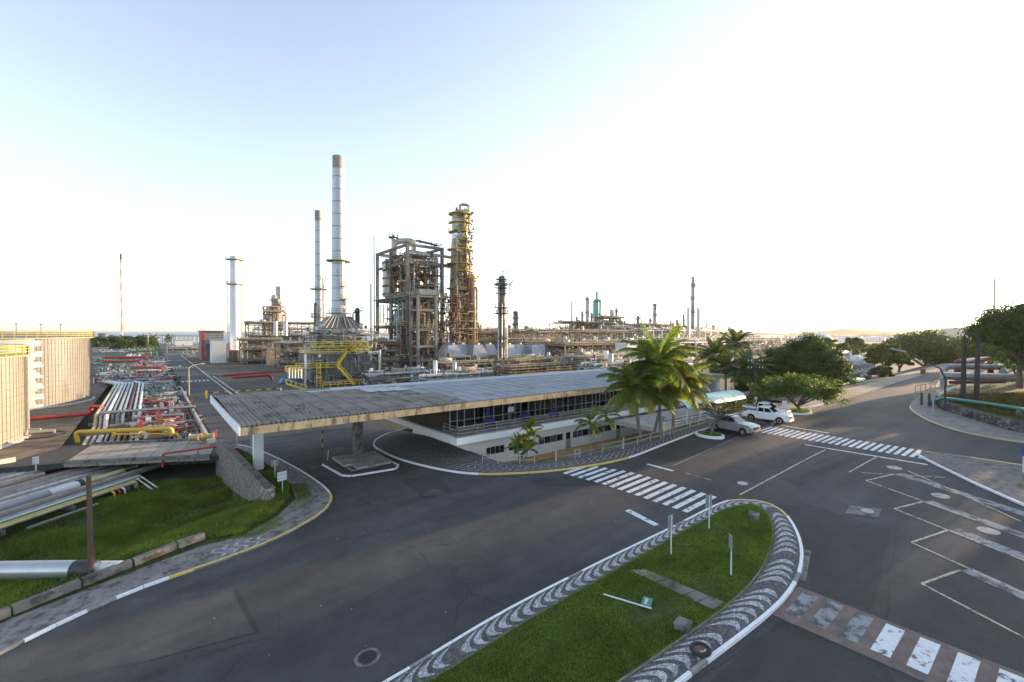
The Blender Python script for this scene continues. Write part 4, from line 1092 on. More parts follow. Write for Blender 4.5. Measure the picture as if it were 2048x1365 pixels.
for k, z in enumerate(lev):
    for (a, b) in [((0, 0), (1, 0)), ((0, 0), (0, 1)), ((1, 0), (1, 1)), ((0, 1), (1, 1))] + ([((0, .52), (1, .52))] if k < 3 else []):
        if k == 3 and a == (0, 1): continue
        p, q_ = Vector((N.x + DU * a[0], N.y + DV * a[1], z)), Vector((N.x + DU * b[0], N.y + DV * b[1], z)); d = (q_ - p).normalized() * .56
        MB().bar(p + d, q_ - d, .5, .85 if k > 2 else .7).build('beam', M_cframe, rs_)
for k in (0, 1, 2):
    o = MB().box(N.x - 1.2, N.x + DU + 1.2, N.y - 1.2, N.y + DV + 1, lev[k] + .46, lev[k] + .7).build('deck', M_steel, rs_); rb = MB(); z = lev[k] + .7
    rail_run(rb, [(N.x - 1.1, N.y + DV, z), (N.x - 1.1, N.y - 1.1, z), (N.x + DU + 1.1, N.y - 1.1, z), (N.x + DU + 1.1, N.y + DV, z)], t=.1); rb.build('rail', M_ydull, o)
    if k: ladder(rs_, (N.x + 2 + k * 3, N.y - 1.5), lev[k - 1], lev[k] + 1.5, M_ydull, t=.1)
cx, cy = N.x + DU * .3, N.y + DV * .72
vvessel(rs_, (cx - 1.5, cy), 2.6, lev[2] + .7, zt - 2, M_vess, 18, 'banded_reactor')
for k in range(5): MB().lathe((cx - 1.5, cy, lev[2] + 2 + k * 2.6), [(2.62, 0), (2.95, .15), (2.95, .6), (2.62, .75)], 18).build('band', M_rust if k % 2 else M_steel, rs_, smooth=True)
vvessel(rs_, (N.x + DU * .62, N.y + DV * .45), 3.0, lev[1] + .7, zt - 5, M_vess, 18, 'regenerator')
vvessel(rs_, (N.x + DU * .3, N.y + DV * .3), 1.5, lev[0] + .7, lev[2] + 6, M_tan, 14)
vvessel(rs_, (N.x + DU * .8, N.y + DV * .2), 1.3, lev[1] + .7, lev[2] + 5, M_col, 14)
for k in range(3): drum(rs_, (N.x + DU * .5, N.y + 2.2 + k * 4, 0), DU * .6, .9, lev[2] + 2.0 + .4 * k, rnd.choice([M_vess, M_tan, M_steel_l]))
drum(rs_, (N.x + 3.2, N.y + DV * .45, 0), 5, 1.4, lev[0] + 2.4, M_rust, 'u')
zq = zt + .8
pipe(rs_, [(cx, cy, zt - 3), (cx, cy, zq + 3.2), (cx + 4.5, cy - 5, zq + 3.2), (cx + 4.5, cy - 5, zq - 2)], .95, M_vess, 12)
pipe(rs_, [(N.x + 1, N.y + 2, zt - 2.2), (N.x + DU - 1, N.y + 2, zt - 2.2), (N.x + DU - 1, N.y + 2, lev[2] + 1)], .75, M_alu, 10)
pipe(rs_, [(N.x + 1.4, N.y + DV * .4, zt - 3.6), (N.x + 1.4, N.y + DV * .9, zt - 3.6)], .8, M_alu, 10)
pipe(rs_, [(N.x + DU * .3, N.y + 5, zt - 4), (N.x + DU + 8, N.y + 5, zt - 4.5)], .6, M_tan, 10)
pipe(rs_, [(N.x + DU * .3, N.y + 8, zt - .4), (N.x + DU + 9, N.y + 8, zt - .8)], .5, M_cframe, 10)
MB().lathe((cx - .6, cy, zt), [(.7, 0), (.7, 5.6), (.3, 6)], 12).build('vent_stack', M_vess, rs_, smooth=True)
ring(rs_, (cx - .6, cy), zt + 5, .7, 1.0, m=M_dark, n=12, t=.09)
for k in range(7): MB().tube([(N.x + DU * (.25 + .11 * k), N.y + .3 + k * .5, zt + 1.6), (N.x + DU * (.25 + .11 * k) + 1.4, N.y + .4 + k * .5, zt + 1.7)], .32, 7).build('valve', M_rust, rs_, smooth=True)
o = MB(); rail_run(o, [(N.x + DU * .2, N.y, zt + .5), (N.x + DU, N.y, zt + .5), (N.x + DU, N.y + 6, zt + .5)], h=1.9, t=.11); o.build('rail', M_rust, rs_)
MB().tube([(N.x - .9, N.y + DV + .6, 0), (N.x - .9, N.y + DV + .6, zy(753, 478, 160))], .22, 6).build('mast', M_bluew, rs_)
for k in range(7): pipe(rs_, [(N.x - .8, N.y + 1.5 + k * DV / 8, lev[1] + 1.6), (N.x - .8, N.y + 1.5 + k * DV / 8, lev[2] - 1.2)], .2, M_bluew, 6)
for k in range(4): pipe(rs_, [(N.x - 1.0, N.y + 2 + k * 2.4, lev[2] - 2), (N.x - 1.0, N.y + 2 + k * 2.4, lev[2] + 1.2), (N.x - 1.0, N.y + 5 + k * 2.4, lev[2] + 1.2)], .14, M_green, 6)
piping(rs_, (N.x + .3, N.y + .2), DU - .5, DV * .7, lev[2] + 1, zt - 1.5, 95, [M_rust, M_rust, M_tan, M_vess, M_steel, M_alu], (.12, .42))
piping(rs_, (N.x - .6, N.y - .6), DU + 1, DV * .8, lev[0] + .5, lev[2] - .6, 90, [M_rust, M_tan, M_steel, M_dark, M_steel_l], (.12, .4))
piping(rs_, (N.x - 2, N.y - 1.5), DU + 4, 5, .3, lev[0] - .6, 30, [M_steel, M_dark, M_steel_l, M_rust], (.1, .35))
for k, z in enumerate((zt - 8.5, zt - 12)):
    o = MB().box(N.x + DU * .05, N.x + DU * 1.04, N.y + DV * (.0 + .1 * k), N.y + DV * .55, z, z + .2).build('deck', M_rust, rs_); rb = MB()
    rail_run(rb, [(N.x + DU * .05, N.y + DV * .55, z + .2), (N.x + DU * .05, N.y + DV * .1 * k, z + .2), (N.x + DU * 1.04, N.y + DV * .1 * k, z + .2)], t=.1); rb.build('rail', M_rust, o)
for k in range(26):
    x, y, z = N.x + rnd.uniform(0, DU), N.y + rnd.uniform(0, DV * .5), rnd.choice(lev[:3]) + .7; h = rnd.uniform(1.5, 5); MB().tube([(x, y, z), (x, y, z + h)], rnd.uniform(.12, .4), 7).build('riser', rnd.choice([M_rust, M_tan, M_steel, M_vess, M_dark]), rs_, smooth=True)
for k in range(3): MB().box(N.x + DU * (.35 + k * .2), N.x + DU * (.35 + k * .2) + 2.2, N.y + .5, N.y + 2, lev[2] + .72, lev[2] + 3.2).build('cabinet', M_bluew if k == 2 else M_steel_l, rs_)
fuzz(rs_, N.x - 1, N.x + DU + 1, N.y - 1, DV * .7, lev[0], zt - 1, 170, [M_rust, M_tan, M_dark, M_steel, M_vess], 14, .1, .26)
fuzz(rs_, N.x - 3, N.x + DU + 3, N.y - 3, 8, .2, lev[0], 110, [M_rust, M_steel_l, M_dark, M_steel], 4)
# lower front frame
lf = thing('stair_frame', 'pale concrete stair frame standing against the front of the reactor structure', 'process unit', (at(856, 130).x, at(856, 130).y, 0))
A = at(836, 131); DU2 = u_for(872, A.y) - A.x
frame(lf, (A.x, A.y), DU2, 4.5, [zy(836, y, 131) for y in (722, 694, 660, 620, 592)], 1, 1, mat('pale_frame_concrete', (.18, .175, .16), .85, var=.15, scale=.6, stain=(.18, .17, .15), stain_at=.56, stain_scale=.5), .75, .7, (2, 4), M_steel, M_ydull)
piping(lf, (A.x + .5, A.y + .5), DU2 - 1, 3.4, 1, zy(836, 600, 131), 22, [M_rust, M_tan, M_steel, M_rust], (.1, .3))

# ---- main fractionator column -----------------------------------------------------------------------------
def big_column():
    dist = 152; c = at(920, dist); s = pxm(dist); r1, r2 = 40 / 2 * s, 32 / 2 * s
    t = thing('column', 'tallest tan fractionating column ringed with bright yellow platforms', 'tower', (c.x, c.y, 0))
    z = lambda y: zy(920, y, dist)
    prof = [(r1 * 1.02, 0), (r1, z(560)), (r1, z(552)), (r1 * .97, z(530)), (r2 * 1.08, z(485)), (r2, z(478)), (r2, z(432)), (r2 * .8, z(425)), (r2 * .3, z(421)), (.1, z(420))]
    MB().lathe((c.x, c.y, 0), prof, 22).build('shell', M_col, t, smooth=True)
    for y0, y1, m in [(486, 470, M_alu), (456, 442, M_vess), (700, 676, M_alu), (646, 634, M_vess), (574, 560, M_vess)]:
        rr = (r1 if y0 > 530 else r2) + .06
        MB().lathe((c.x, c.y, z(y0)), [(rr, 0), (rr, z(y1) - z(y0))], 22).build('jacket', m, t, smooth=True)
    fa = TO_CAM(c)
    for y, arc, off, rr in [(431, 6.3, 0, r2), (449, 4.4, .4, r2), (467, 3.0, -.7, r2), (484, 2.2, .9, r2), (502, 5.0, 0, r1 * .92), (530, 6.3, 0, r1 * .97), (545, 2.4, .9, r1), (579, 5.4, 0, r1), (597, 2.0, -.4, r1), (622, 3.6, .5, r1), (637, 4.4, .2, r1), (655, 3.0, .3, r1), (672, 3.4, -.2, r1)]:
        ring(t, c, z(y), rr, 1.25, fa + off - arc / 2, fa + off + arc / 2, M_yrail if y < 650 else M_steel_l, 20, t=.07)
    for k in range(6):
        a = fa + (-1.0 + .38 * k); pr = rnd.uniform(.2, .45); R = r1 + pr + .2; zz = z(rnd.choice([480, 505, 540, 560, 600]))
        pipe(t, [(c.x + R * math.cos(a), c.y + R * math.sin(a), 2), (c.x + R * math.cos(a), c.y + R * math.sin(a), zz), (c.x + (R - 2) * math.cos(a), c.y + (R - 2) * math.sin(a), zz)], pr, rnd.choice([M_rust, M_tan, M_col, M_vess]), 8)
    for k, (ya, yb, o) in enumerate([(502, 431, .55), (579, 502, .1), (655, 579, -.3), (480, 530, -.6)]):
        a = fa + o; R = (r1 if ya > 510 else r2) + .5; ladder(t, (c.x + R * math.cos(a), c.y + R * math.sin(a)), min(z(ya), z(yb)), max(z(ya), z(yb)) + 1, M_yrail, .6, True, .08, (math.cos(a), math.sin(a)))
    zz = z(424); pipe(t, [(c.x, c.y, zz), (c.x, c.y, zz + 2.2), (c.x + 2.6, c.y - 1.4, zz + 2.2), (c.x + 2.6, c.y - 1.4, zz - 3), (c.x + 2.6, c.y - 1.4, z(470))], .5, M_vess, 9)
    MB().tube([(c.x - 1.4, c.y, z(431)), (c.x - 1.4, c.y, z(418))], .3, 7).build('vent', M_dark, t); MB().cbox((c.x + 1.8, c.y - 1.6, z(437)), 1.5, 1.2, 2.0).build('hoist_box', M_rust, t); MB().cbox((c.x + .9, c.y - 1.9, z(428)), .9, .9, 1.2).build('green_valve', M_teal, t)
    MB().bar((c.x - .4, c.y, z(425)), (c.x - .4, c.y, z(412)), .16).bar((c.x - .4, c.y, z(412)), (c.x + 1.4, c.y - .8, z(413)), .16).build('davit', M_steel, t)
    fuzz(t, c.x - r2, c.x + r2, c.y - r2 - .9, 1.4, z(500), z(428), 60, [M_rust, M_dark, M_vess], 0, .1, .25, 1.3)
    fuzz(t, c.x - r1, c.x + r1, c.y - r1 - .9, 1.4, z(600), z(505), 70, [M_rust, M_dark, M_tan], 0, .1, .25, 1.5)
    piping(t, (c.x - r1 - 3, c.y - r1 - 3), 2 * r1 + 4, 3.0, 2, z(560), 26, [M_rust, M_tan, M_rust, M_vess], (.12, .4))
big_column()
cc_ = at(915, 144); fz_ = thing('pipe_module', 'rusty knot of pipework round the foot of the tallest column', 'process unit', (cc_.x, cc_.y, 0)); fuzz(fz_, cc_.x - 7, cc_.x + 4, cc_.y - 3, 8, .5, zy(915, 590, 144), 130, [M_rust, M_tan, M_rust, M_dark, M_vess], 10, .1, .3)
t, c, r, zt = tower('column', 'slim tan column with yellow platforms hugging the right of the tallest column', 943, 15, 548, 150, M_tan, (.3, .45, .52, .62, .95), 'tower', mp=M_yrail, pipes=4)
t, c, r, zt = tower('column', 'slender dark free-standing column right of the tallest column', 1003.5, 14, 552, 138, mat('dark_column_jacket', (.13, .11, .09), .6, .3, var=.3, scale=.5, streak=.5, stain=(.16, .09, .05), stain_at=.55, stain_scale=.4), (.96, .9, .82, .62, .3), 'tower', mp=M_steel, pipes=3, skirt=1.25)
for y_ in (570, 578, 617, 628, 678): ring(t, c, zy(1003, y_, 138), r, 1.35, TO_CAM(c) - rnd.uniform(1.2, 3.1), TO_CAM(c) + rnd.uniform(1.0, 3.1), M_dark, 14, t=.08)
MB().bar((c.x, c.y, zt - .5), (c.x, c.y, zt + 1.3), .18).bar((c.x + .5, c.y, zt - .5), (c.x + .5, c.y, zt + 1.3), .18).bar((c.x - .2, c.y, zt + 1.3), (c.x + 3, c.y - 1.4, zt + 1.4), .16).build('davit', M_steel, t)
pipe(t, [(c.x + 2.2, c.y - 1.2, zt - 6), (c.x + 2.2, c.y - 1.2, zt - 2.4), (c.x + 2.9, c.y - 1.6, zt - 1.6)], .2, M_dark, 6)
# ---- other towers by line of sight and distance ---------------------------------------------------------
def T(*a, **k): return tower(*a, **k)
t, c, r, zt = T('chimney', 'clean white stack with two ring platforms beside the plant road', 470.5, 19, 514, 205, M_stackw, (), 'chimney', taper=.85, dome=False, ladd=False, pipes=0, n=24)
for y in (521, 570): ring(t, c, zy(470, y, 205), r * .92, 1.7, m=M_ydull, n=20, t=.12)
a = TO_CAM(c) + 1.3; ladder(t, (c.x + (r + .4) * math.cos(a), c.y + (r + .4) * math.sin(a)), 2, zy(470, 521, 205), M_yrail, .9, True, .14, (math.cos(a), math.sin(a)))
MB().lathe((c.x, c.y, 0), [(r * 1.15, 0), (r * 1.15, 5), (r * 1.02, 5.2)], 20).build('base', M_dark, t, smooth=True)
T('column', 'teal green column with a conical neck among the far right towers', 1194, 17, 598, 330, M_teal, (.62, .95), 'tower', mp=M_steel, pipes=2)
T('column', 'narrow teal green neck on top of the far teal column', 1193.5, 5, 583, 331, M_teal, (), 'tower', ladd=False, pipes=0, base=zy(1193, 602, 331))
T('column', 'small teal green drum low between the far right towers', 1212, 8, 640, 300, M_teal, (.9,), 'tower', pipes=1, mp=M_steel)
T('column', 'grey laddered column immediately left of the teal column', 1174, 7, 594, 320, M_steel_l, (.5, .7, .95), 'tower', mp=M_steel)
T('column', 'thin grey pole stack standing alone left of the teal column', 1143.5, 3.6, 604, 310, M_steel_l, (.4,), 'tower', ladd=False, dome=False, pipes=0)
T('column', 'stubby grey column with a domed top right of the teal column', 1223.5, 9, 619, 310, M_vess, (.5, .8), 'tower', mp=M_steel)
T('column', 'thin laddered grey column behind the stubby domed one', 1232, 4, 616, 330, M_steel, (.6, .9), 'tower', mp=M_steel, pipes=1)
T('mast', 'hair-thin mast between the stubby and the banded far columns', 1270, 2.2, 593, 320, M_steel_l, (), 'mast', dome=False, ladd=False, pipes=0)
T('column', 'short grey drum column under the hair-thin mast', 1276, 7, 632, 300, M_steel, (.9,), 'tower', mp=M_steel)
T('column', 'banded grey column halfway between the mast and the tall right stack', 1309, 7, 607, 300, M_vess, (.55, .75, .95), 'tower', mp=M_steel)
T('chimney', 'tallest grey stack in the right-hand group above the palms', 1385, 7.5, 554, 255, M_steel_l, (.35, .55, .72, .88), 'chimney', dome=False, pipes=1, mp=M_steel)
T('chimney', 'pale silver stack left of the tallest right-hand stack', 1376.5, 6.5, 616, 235, M_alu, (), 'chimney', dome=False, ladd=False, pipes=0)
T('chimney', 'pale silver stack right of the tallest right-hand stack', 1396, 6.5, 616, 240, M_alu, (), 'chimney', dome=False, ladd=True, pipes=0, mp=M_steel)
T('column', 'short dark column left of the silver stack pair', 1354, 4.5, 639, 240, M_col, (.9,), 'tower', mp=M_steel, pipes=1)
T('column', 'thin dark column just left of the silver stack pair', 1367, 3.5, 628, 290, M_steel, (.8,), 'tower', mp=M_steel, pipes=1)
T('column', 'lonely thin column above the palm crowns', 1413, 2.8, 644, 290, M_steel_l, (), 'tower', dome=False, ladd=False, pipes=0)
T('column', 'short dark column rightmost above the palm crowns', 1426, 4, 650, 280, M_steel, (.9,), 'tower', mp=M_steel, pipes=0)
T('column', 'dark bristling column far behind the slender free-standing one', 1031, 9, 622, 300, M_steel, (.5, .65, .8, .93), 'tower', mp=M_dark, pipes=4)
T('column', 'small pale column left of the dark bristling one', 1018, 4, 650, 300, M_steel_l, (.9,), 'tower', mp=M_steel, pipes=0)
T('chimney', 'distant pale blue chimney between the tallest chimney and reactor frame', 742.5, 4.5, 568, 420, M_bluew, (), 'chimney', dome=False, ladd=False, pipes=0)
T('chimney', 'sunlit concrete chimney rising behind the trees at far right', 1987, 4.5, 558, 420, mat('sunlit_chimney', (.45, .33, .24), .8, var=.1), (), 'chimney', dome=False, ladd=False, pipes=0, taper=.75)
for i, (x, w, y, d, m) in enumerate([(968, 4, 664, 260, M_steel), (982, 5, 672, 230, M_tan), (1052, 5, 652, 300, M_steel_l), (1066, 3, 660, 320, M_steel), (1088, 4, 664, 280, M_tan), (1122, 5, 656, 300, M_steel_l), (1156, 5, 640, 320, M_vess), (1164, 4, 622, 330, M_steel), (1183, 5, 626, 310, M_steel), (1204, 4, 634, 320, M_vess), (1241, 4, 640, 300, M_steel_l), (1256, 6, 652, 280, M_tan), (1290, 5, 646, 300, M_steel), (1300, 4, 634, 310, M_steel_l), (1322, 5, 648, 280, M_vess), (1338, 4, 656, 270, M_steel), (1343, 3, 642, 300, M_steel_l), (1402, 3, 656, 290, M_steel)]):
    tower('vessel', ['slim grey', 'squat tan', 'pale grey', 'thin dark', 'short tan', 'pale stubby', 'silver jacketed', 'thin laddered', 'dark narrow', 'silver stubby', 'pale thin', 'squat tan', 'dark short', 'pale slender', 'silver short', 'dark stubby', 'pale hair-thin', 'dark hair-thin'][i] + ' vessel ' + ['just right of the tallest column', 'right of the rusty knot of pipework', 'right of the dark bristling column', 'left of the island hill', 'below the island hill', 'left of the lone pole stack', 'right of the lone pole stack', 'beside the grey laddered column', 'touching the left of the teal column', 'touching the right of the teal column', 'right of the stubby domed column', 'below the hair-thin mast', 'left of the banded column', 'touching the banded column', 'right of the banded column', 'left of the short dark column', 'between the banded and short dark columns', 'right of the silver stack pair'][i], x, w, y, d, m, (rnd.uniform(.5, .7), rnd.uniform(.8, .95)), 'vessel', mp=M_steel, pipes=2, n=10)
# distant cracking unit left of the chimneys
cu = thing('cracking_unit', 'distant cracking unit with grey slab tower left of the chimneys', 'process unit', (at(550, 330).x, at(550, 330).y, 0))
c = at(561, 330); MB().cbox((c.x, c.y, 0), 3.4, 6, zy(561, 574, 330), rad(-38)).build('slab_tower', M_bluew, cu)
for x, w, y, m in [(541, 16, 612, M_vess), (549, 11, 590, M_vess), (556, 7, 597, M_tan), (534, 12, 630, M_tan)]:
    c = at(x, 325); r = w / 2 * pxm(325); vvessel(cu, c, r, 0, zy(x, y, 325), m); ring(cu, c, zy(x, y + 12, 325), r, 1.6, m=M_steel, n=12, t=.15); ring(cu, c, zy(x, y + 26, 325), r, 1.6, m=M_steel, n=12, t=.15)
c = at(548, 318); piping(cu, (c.x - 8, c.y - 8), 16, 8, 4, zy(548, 610, 318), 26, [M_tan, M_rust, M_vess, M_steel_l], (.25, .7))
for x, y in [(551, 643), (571, 643)]:
    c = at(x, 240); MB().tube([(c.x, c.y, 0), (c.x, c.y, zy(x, y, 240))], 1.1, 12).build('silver_stack', M_alu, cu, smooth=True)

# ---- steel modules filling the middle ground ------------------------------------------------------------
def module(label, x0, x1, dist, depth, ys, m, mats, n_pipe, n_drum=2, nv=1, rail=M_ydull, cw=.35, nu=None, deck=None, rr=(.1, .35), dens=1.0):
    v = at((x0 + x1) / 2, dist).y; a, b = u_for(x0, v), u_for(x1, v)
    lv = [VP((x0 + x1) / 2, y, v).z for y in ys]
    t = thing('pipe_module', label, 'process unit', ((a + b) / 2, v + depth / 2, 0))
    nu = nu or max(1, round((b - a) / 7))
    frame(t, (a, v), b - a, depth, lv, nu, nv, m, cw, cw * 1.1, deck if deck is not None else tuple(range(len(lv))), M_steel, rail)
    lo = 0
    for z in lv:
        piping(t, (a - .5, v - .5), b - a + 1, depth + 1, lo + .5, z - .3, int(n_pipe * (z - lo) / lv[-1]) + 4, mats, rr); lo = z + .5
    for k in range(n_drum):
        z = rnd.choice([0] + lv); r = rnd.uniform(.4, .85); L = rnd.uniform(2, 4.5); drum(t, (a + L / 2 + rnd.random() * max(.1, b - a - L), v + depth * rnd.uniform(.2, .8)), L, r, z + r + .6, rnd.choice([M_vess, M_alu, M_steel, M_tan, M_rust]))
    fz = dist / 130; fuzz(t, a - 1, b + 1, v - 1.0, depth + 1, .3, lv[-1] + 1.8, int((b - a) * 2.6 * dens), [mats[0], mats[2], mats[3], M_dark], int((b - a) / 6) if rail is M_ydull else 0, .07 * fz, .17 * fz)
    # risers, stub vessels and boxes standing on the decks
    for k in range(int((b - a) * dens)):
        z = rnd.choice([0] + lv + lv); x, y = rnd.uniform(a, b), rnd.uniform(v, v + depth); h = rnd.uniform(.8, 3.4); kk = rnd.random()
        if kk < .55: MB().tube([(x, y, z + .2), (x, y, z + h)], rnd.uniform(.06, .2), 6).build('riser', rnd.choice(mats), t)
        elif kk < .75: MB().tube([(x, y, z + .2), (x, y, z + h * .7), (x + rnd.uniform(-2.5, 2.5), y, z + h * .7)], rnd.uniform(.08, .22), 6).build('branch_pipe', rnd.choice(mats), t)
        elif kk < .9: MB().cbox((x, y, z + .2), rnd.uniform(.5, 1.4), rnd.uniform(.5, 1.2), rnd.uniform(.6, 1.6)).build('housing', rnd.choice(mats), t)
        else: vvessel(t, (x, y), rnd.uniform(.35, .8), z + .2, z + 1 + h, rnd.choice(mats), 10)
    for k in range(int((b - a) / 12)):
        x = rnd.uniform(a, b); MB().tube([(x, v, 0), (x, v, lv[-1] + rnd.uniform(2, 5))], .09, 5).build('mast', M_steel_l, t)
    # pipes lying along the top
    for k in range(max(2, int(depth / 1.3))):
        y = v + .5 + k * 1.25
        if y > v + depth: break
        MB().tube([(a - 1, y, lv[-1] + .75), (b + 1, y, lv[-1] + .75 + rnd.uniform(-.1, .1))], rnd.uniform(.15, .38), 7).build('pipe', rnd.choice(mats), t, smooth=True)
    return t
RU = [M_rust, M_tan, M_steel, M_vess, M_rust, M_steel_l]
GR = [M_steel_l, M_steel, M_alu, M_whp, M_rust, M_tan]
module('low rusty pipe rack between the furnace and the reactor structure', 748, 800, 132, 7, (745, 725, 690), M_rust, RU, 26)
module('pipe rack with pale yellow rails under the row of cooler hoods', 885, 1120, 124, 6, (745, 728), M_steel, RU, 60, 5, rail=M_ydull)
module('long brown pipe rack right of the slender free-standing column', 1020, 1215, 112, 6, (750, 736), M_rust, RU, 50, 4, rail=M_ydull)
module('tangled pipe rack just beyond the middle of the gatehouse roof', 1050, 1180, 182, 9, (718, 702, 688), M_rust, RU, 50, 5)
module('pipe rack with white drums left of the near palm cluster', 1170, 1330, 125, 8, (738, 716), M_steel, GR, 50, 6, rail=M_ydull)
module('long pipe rack running behind the near palm cluster', 1180, 1400, 180, 8, (712, 696, 684), M_tan, GR, 44, 5, deck=(0,))
module('far tan pipe rack beneath the teal column', 1080, 1290, 235, 10, (692, 676, 664), M_tan, RU, 50, 5, deck=(1,))
module('far grey pipe rack below the tall right stacks', 1290, 1470, 250, 10, (690, 676, 662), M_steel_l, GR, 46, 4, deck=(1,))
module('far pipe rack right of the dark bristling column', 960, 1090, 220, 10, (695, 676, 662), M_rust, RU, 44, 4, deck=(1,))
module('long low pale pipe rack stretching right of the far palms', 1400, 1590, 300, 10, (690, 679), M_tan, GR, 36, 3, deck=())
module('rusty pipe rack beneath the distant cracking unit', 497, 628, 250, 10, (690, 672, 648), M_rust, RU, 46, 4)
module('dark equipment frame with beige boxes right of the white stack', 486, 560, 190, 10, (722, 700, 682), M_steel, RU, 40, 4)
module('dark equipment frame close behind the blue tarpaulin', 560, 618, 170, 8, (728, 706, 690), M_steel, RU, 30, 3)
module('rusty pipe rack between the two columns and the far green hills', 930, 1010, 175, 8, (700, 684, 668), M_rust, RU, 32, 3)
module('dense brown pipe rack right behind the cooler hoods', 960, 1180, 192, 9, (706, 694, 682), M_rust, RU, 60, 6, dens=1.6)
module('tall tan pipe rack behind the long brown one', 1130, 1300, 165, 9, (724, 706, 690), M_tan, RU, 56, 5, rail=M_ydull, dens=1.6)
module('dense grey rack under the silver stack pair', 1300, 1440, 190, 10, (718, 700, 684), M_steel, GR, 50, 5, dens=1.5)
module('low pale rack beyond the gatehouse roof end', 1200, 1400, 108, 6, (748, 730), M_steel_l, GR, 46, 4, rail=M_ydull, dens=1.5)
module('distant jumble of pipes below the banded column', 1230, 1420, 290, 12, (680, 668, 656), M_steel_l, RU, 60, 5, deck=(1,), dens=1.0)
module('distant jumble of pipes around the teal column foot', 1130, 1260, 300, 14, (680, 664, 648), M_steel, RU, 60, 5, deck=(1,), dens=1.2)
module('tall pipe frame right of the teal column', 1208, 1250, 290, 10, (676, 662, 648, 636), M_steel, RU, 50, 3, dens=1.2)
module('tall pipe frame beneath the banded column', 1282, 1346, 280, 12, (676, 664, 652), M_tan, RU, 60, 3, dens=1.4)
module('tall pipe frame left of the teal column', 1148, 1186, 300, 10, (674, 660, 646), M_steel, RU, 46, 3, dens=1.2)
module('low pump deck in front of the reactor structure', 745, 900, 112, 6, (752,), M_steel, GR, 40, 6, deck=())
module('white and grey piping skid right of the furnace foot', 860, 985, 104, 5, (756,), M_steel_l, GR, 34, 5, deck=())
# ---- air cooler hoods in a row --------------------------------------------------------------------------
CV = at(930, 134).y
for i, x in enumerate([907, 930, 958, 985, 1021, 1047, 1073, 1102, 1126]):
    u = u_for(x, CV + 2 * (i % 2)); z0, z1 = VP(x, 713, CV).z, VP(x, 688, CV).z; w, d = 2.75, 3.0; v = CV + 3 * (i % 2) + 2
    nm = ['leftmost', 'second from left', 'third from left', 'fourth from left', 'middle', 'fourth from right', 'third from right', 'second from right', 'rightmost'][i]
    t = thing('air_cooler', f'grey pyramid cooler hood, {nm} in the row behind the roof', 'cooler', (u, v, z0), 'cooler hoods in a row')
    vs = [(u - w, v - d, z0 + .6), (u + w, v - d, z0 + .6), (u + w, v + d, z0 + .6), (u - w, v + d, z0 + .6), (u - 1.5, v - 1.6, z1 - .3), (u + 1.5, v - 1.6, z1 - .3), (u + 1.5, v + 1.6, z1 - .3), (u - 1.5, v + 1.6, z1 - .3)]
    MB().add(vs, [(3, 2, 1, 0), (4, 5, 6, 7), (0, 1, 5, 4), (1, 2, 6, 5), (2, 3, 7, 6), (3, 0, 4, 7)]).build('hood', M_cool, t)
    MB().box(u - w - .1, u + w + .1, v - d - .1, v + d + .1, z0 - .5, z0 + .6).build('bundle_box', M_steel_l, t)
    MB().lathe((u, v, z1 - .3), [(1.4, 0), (1.4, .5), (1.3, .5)], 12).build('fan_ring', M_steel, t)
    for sx in (-1, 1):
        for sy in (-1, 1): MB().box(u + sx * (w - .2) - .12, u + sx * (w - .2) + .12, v + sy * (d - .2) - .12, v + sy * (d - .2) + .12, 0, z0 - .5).build('leg', M_rust, t)
    MB().tube([(u - w, v - d - .35, z0), (u + w, v - d - .35, z0)], .18, 7).build('header_pipe', M_rust if i % 2 else M_alu, t)
# ---- large insulated pipe lying behind the roof -----------------------------------------------------------
bp_ = thing('insulated_pipe', 'long pale insulated pipe on white saddles behind the canopy roof', 'pipe', (35, 85, 0))
MB().tube([(20.0, 85, 2.3), (27, 85, 2.4), (38, 85, 2.55), (52, 85, 2.7)], .52, 12).build('pipe', M_tan, bp_, smooth=True)
MB().tube([(52, 85, 2.7), (72, 86, 2.7)], .42, 10).build('pipe', M_alu, bp_, smooth=True)
for k, u in enumerate((21, 26, 30.5, 35, 38, 42, 47)): MB().box(u - .3, u + .3, 84.2, 85.8, 1.9 if k % 3 else .2, 3.25).build('saddle', M_whp if k != 4 else M_rust, bp_)
for k, u in enumerate((22.5, 28, 33, 40, 45, 50)): MB().box(u - .15, u + .15, 84.9, 85.1, 0, 2.0).build('support', M_conc, bp_)
# ---- shed and control buildings by the plant road ---------------------------------------------------------
def house(name, label, x0, x1, y0, y1, dist, depth, m, roof_m, cat='building', over=.6, win=0):
    v = at((x0 + x1) / 2, dist).y; a, b = u_for(x0, v), u_for(x1, v); z = VP((x0 + x1) / 2, y0, v).z
    t = thing(name, label, cat, ((a + b) / 2, v + depth / 2, 0))
    MB().box(a, b, v, v + depth, 0, z).build('wall', m, t)
    MB().box(a - over, b + over, v - over, v + depth + over, z + .002, z + .45).build('roof', roof_m, t)
    for k in range(win):
        x = a + (b - a) * (k + .5) / win; o = MB().box(x - .8, x + .8, v - .06, v - .003, z * .45, z * .75).build('window', M_frame, t); MB().box(x - .7, x + .7, v - .08, v - .062, z * .47, z * .73).build('pane', M_glass, o)
    return t
t = house('shed', 'long dark-roofed open shed with white columns left of the furnace', 506, 600, 674, 690, 225, 10, M_furn, M_dark, 'shed', 1.0)
v = at(553, 225).y
for k in range(6): MB().box(u_for(508 + k * 18, v) - .4, u_for(508 + k * 18, v) + .4, v - .9, v - .1, 0, VP(553, 675, v).z).build('column', M_whp, t)
t = house('control_building', 'grey compressor house with a red corner pier by the plant road', 404, 447, 664, 700, 215, 18, M_furn, M_dark, 'building', .4)
